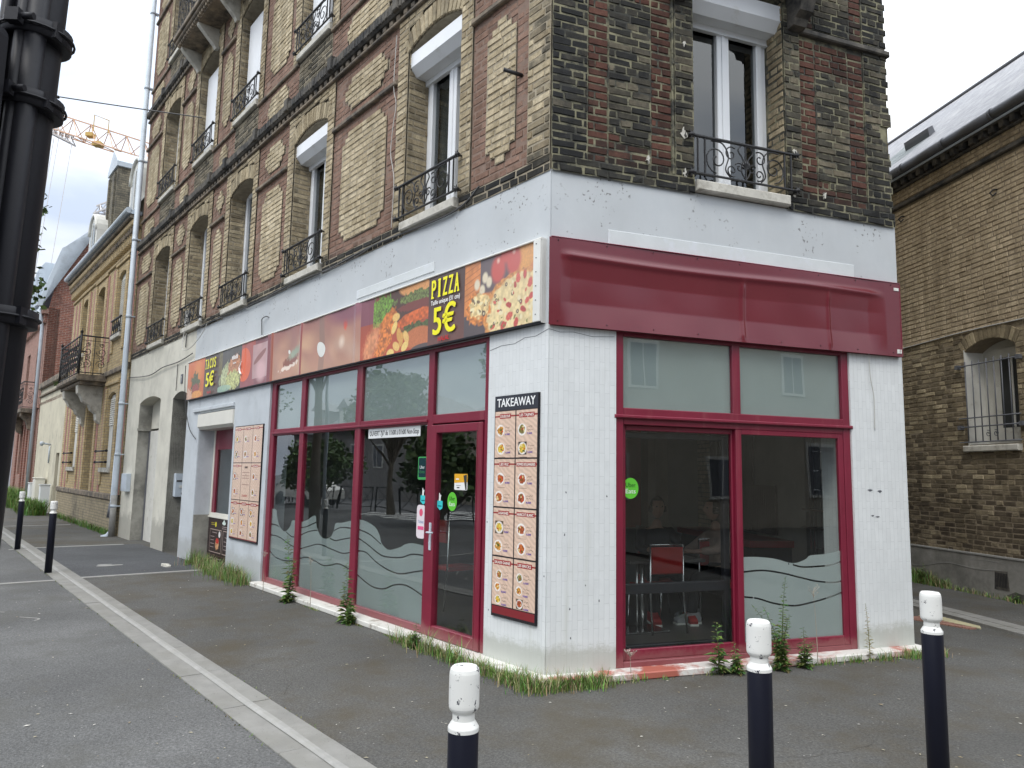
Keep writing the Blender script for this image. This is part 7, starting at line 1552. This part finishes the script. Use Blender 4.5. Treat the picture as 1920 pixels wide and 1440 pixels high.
for k in range(2600):
    u = gr.uniform(-4, 24); side = gr.random(); m_ = .5+.5*math.sin(u*1.7)+.4*math.sin(u*4.3+1)
    if gr.random() > m_*.7: continue
    n_ = 1.865+gr.gauss(0, .010) if side < .65 else 2.21+abs(gr.gauss(0, .012)); hh = gr.uniform(.006, .022); blade(b, u, n_, -.005, hh, gr.uniform(0, 6.28), hh*.8, .004, (.16*gr.uniform(.5, 1.2), .18*gr.uniform(.6, 1.2), .04))
o = obj('moss', b, 'leaf', None, FA); tag(o, 'low moss and grass in the joints on both sides of the kerb', 'moss', kind='stuff')
def weed(fr, x, y, h, lab, kind='leafy', sgn=1, seed=0, z=0, name='weed'):
    r = random.Random(seed); b = MB(); st = MB(); fr2 = fr @ Matrix.Translation((x, y, z)); T = thing(name, lab, 'weed', fr2, 'tall weeds along the foot of the shop')
    nst = {'leafy': 3, 'dry': 1, 'spike': 1, 'bush': 14}[kind]
    for s_ in range(nst):
        a0 = r.uniform(0, 6.28); ln = h*(1 if s_ == 0 else r.uniform(.35, .7)); lean = ln*r.uniform(.02, .12)*((5.5 if kind == 'bush' else 2.5) if s_ else 1)
        P = [Vector((math.cos(a0)*lean*t*t, math.sin(a0)*lean*t*t*.6, ln*t)) for t in np.linspace(0, 1, 9)]
        col = (.10, .15, .05) if kind in ('leafy', 'bush') else (.34, .30, .24) if kind == 'dry' else (.22, .20, .08)
        st.tube([tuple(p) for p in P], [.0045*(1-.75*t) for t in np.linspace(0, 1, 9)], 5, 0, col)
        if kind == 'dry':
            for k in range(14):
                t = r.uniform(.72, 1); p = P[-1].lerp(P[5], 1-t) if t < 1 else P[-1]; a = r.uniform(0, 6.28); q = p+Vector((math.cos(a), math.sin(a)*.6, .9))*r.uniform(.02, .06); st.tube([tuple(p), tuple(q)], .0014, 3, 0, col)
                for _ in range(3): e = q+Vector((r.uniform(-.012, .012), r.uniform(-.012, .012), r.uniform(0, .014))); st.tube([tuple(q), tuple(e)], .0016, 3, 0, (.42, .38, .32))
            continue
        nl = int(ln*(95 if kind != 'spike' else 130))
        for k in range(nl):
            t = (k+.5)/nl; i = min(int(t*8), 7); p = P[i].lerp(P[i+1], t*8-i); a = k*2.4+r.uniform(-.4, .4); L_ = (.105*(1-t)**.6+.028)*r.uniform(.6, 1.2)*(1 if kind != 'spike' else .4)*(.65 if kind == 'bush' else 1)
            d = Vector((math.cos(a), math.sin(a), r.uniform(-.15, .7))).normalized(); s = Vector((-math.sin(a), math.cos(a), 0))*L_*.20; m = p+d*L_*.5; e = p+d*L_+Vector((0, 0, -L_*.25))
            c = (.13*r.uniform(.6, 1.3), .21*r.uniform(.6, 1.25), .05) if kind != 'spike' else r.choice([(.30, .26, .10), (.20, .22, .07), (.36, .24, .10)])
            b.face([tuple(p), tuple(m-s), tuple(e), tuple(m+s)], 0, c)
    obj('stem', st, 'leaf', T, fr2)
    if b.f: obj('leaves', b, 'leaf', T, fr2)
weed(FA, 4.50, .20, .80, 'tall thin weed in front of the second pane from the left', 'leafy', seed=1); weed(FA, 3.90, .19, .55, 'dry thin stalk between the two green weeds on the long side', 'dry', seed=2)
weed(FA, 2.95, .20, .62, 'bushy green weed with a tall spike, below the widest pane', 'leafy', seed=3); weed(FA, 2.85, .22, .28, 'low bushy weed beside the tall spike below the widest pane', 'bush', seed=33); weed(FA, 5.35, .2, .5, 'thin dark stalk before the leftmost pane', 'dry', seed=4)
weed(FA, 4.45, .24, .22, 'low bushy weed at the foot of the thin weed', 'bush', seed=34); weed(FA, 1.55, .22, .24, 'small bushy weed below the entrance door', 'bush', seed=35)
weed(FB, 1.48, -.17, .42, 'upright leafy weed before the left sliding pane', 'leafy', seed=5); weed(FB, 1.62, -.22, .26, 'low spreading weed at the foot of the left sliding pane', 'bush', seed=36)
weed(FB, 2.06, -.24, .78, 'feathery green weed just behind the scratched bollard', 'bush', seed=6); weed(FB, 2.32, -.22, .34, 'low ferny weed right of the scratched bollard', 'bush', seed=7)
weed(FB, 2.52, -.15, .62, 'pale dry seed head on a straight stalk before the right sliding pane', 'dry', seed=8); weed(FB, 3.10, -.16, .50, 'reddish-yellow flowering weed spike at the right end of the window', 'spike', seed=9)
weed(FB, .68, -.14, .20, 'small dry twig at the left end of the sliding window', 'dry', seed=10); weed(FB, 1.95, -.16, .16, 'short pale twig beside the middle bar of the sliding window', 'dry', seed=11)
weed(FR, 1.75, .14, .32, 'bushy weed in the grass at the foot of the right building', 'bush', seed=12, z=.03); weed(FR, -.02, .12, .14, 'small weed under the vent of the right building', 'bush', seed=13, z=.03)
# litter
b = MB(); r = random.Random(3)
for k in range(7): x, y = 8.75+r.uniform(-.10, .10), .50+r.uniform(-.06, .06); b.prism([(x+.05*math.cos(t)*r.uniform(.6, 1.2), y+.04*math.sin(t)*r.uniform(.6, 1.2)) for t in np.linspace(0, 5.5, 7)], .0, .01+.03*r.random(), axis='z')
o = obj('paper_litter', b, 'litter', None, FA); tag(o, 'crumpled white paper at the foot of the pilaster beside the grass', 'litter')
b = MB()
for k in range(900):
    x, y = r.uniform(-7, 6.5), r.uniform(2.6, 12)
    n_ = (Vector((x, y, 0))-Vector(OC)).dot(Vector((-.7786, -.6275, 0))); nb = (Vector((x, y, 0))-Vector(OC)).dot(Vector((.3457, -.9383, 0)))
    if (n_ < .12 and nb < .12) or 1.86 < n_ < 2.22: continue
    s = r.uniform(.004, .016)*(1.6 if r.random() < .08 else 1); a = r.uniform(0, 6.28); z = .006 if n_ < 1.9 else -.008; c = r.choice([(.42, .39, .32), (.55, .53, .48), (.25, .2, .12), (.36, .32, .22)])
    b.face([(x+s*math.cos(a), y+s*math.sin(a), z), (x+s*.5*math.cos(a+1.6), y+s*.5*math.sin(a+1.6), z+.002), (x-s*math.cos(a), y-s*math.sin(a), z), (x+s*.5*math.cos(a-1.6), y+s*.5*math.sin(a-1.6), z+.001)], 0, c)
o = obj('leaf_litter', b, 'matte'); tag(o, 'scattered pale leaf bits and grit over the asphalt', 'litter', kind='stuff')

# ------------------------------------------------------------ groups for repeats
GR = {'sticker': 'stickers on the shop glass', 'cable': 'cables on the walls', 'tree': 'street trees', 'menu board': 'menu boards on the shop wall', 'person': 'people sitting in the shop', 'chair': 'red dining chairs in the shop', 'cabinet': 'utility cabinets by the yard wall', 'crane': 'tower cranes in the distance', 'hook': 'iron hooks in the right brick wall', 'shopfront': 'burgundy shop glazing'}
for o in C.objects:
    if o.parent is None and 'category' in o and 'group' not in o and o['category'] in GR: o['group'] = GR[o['category']]
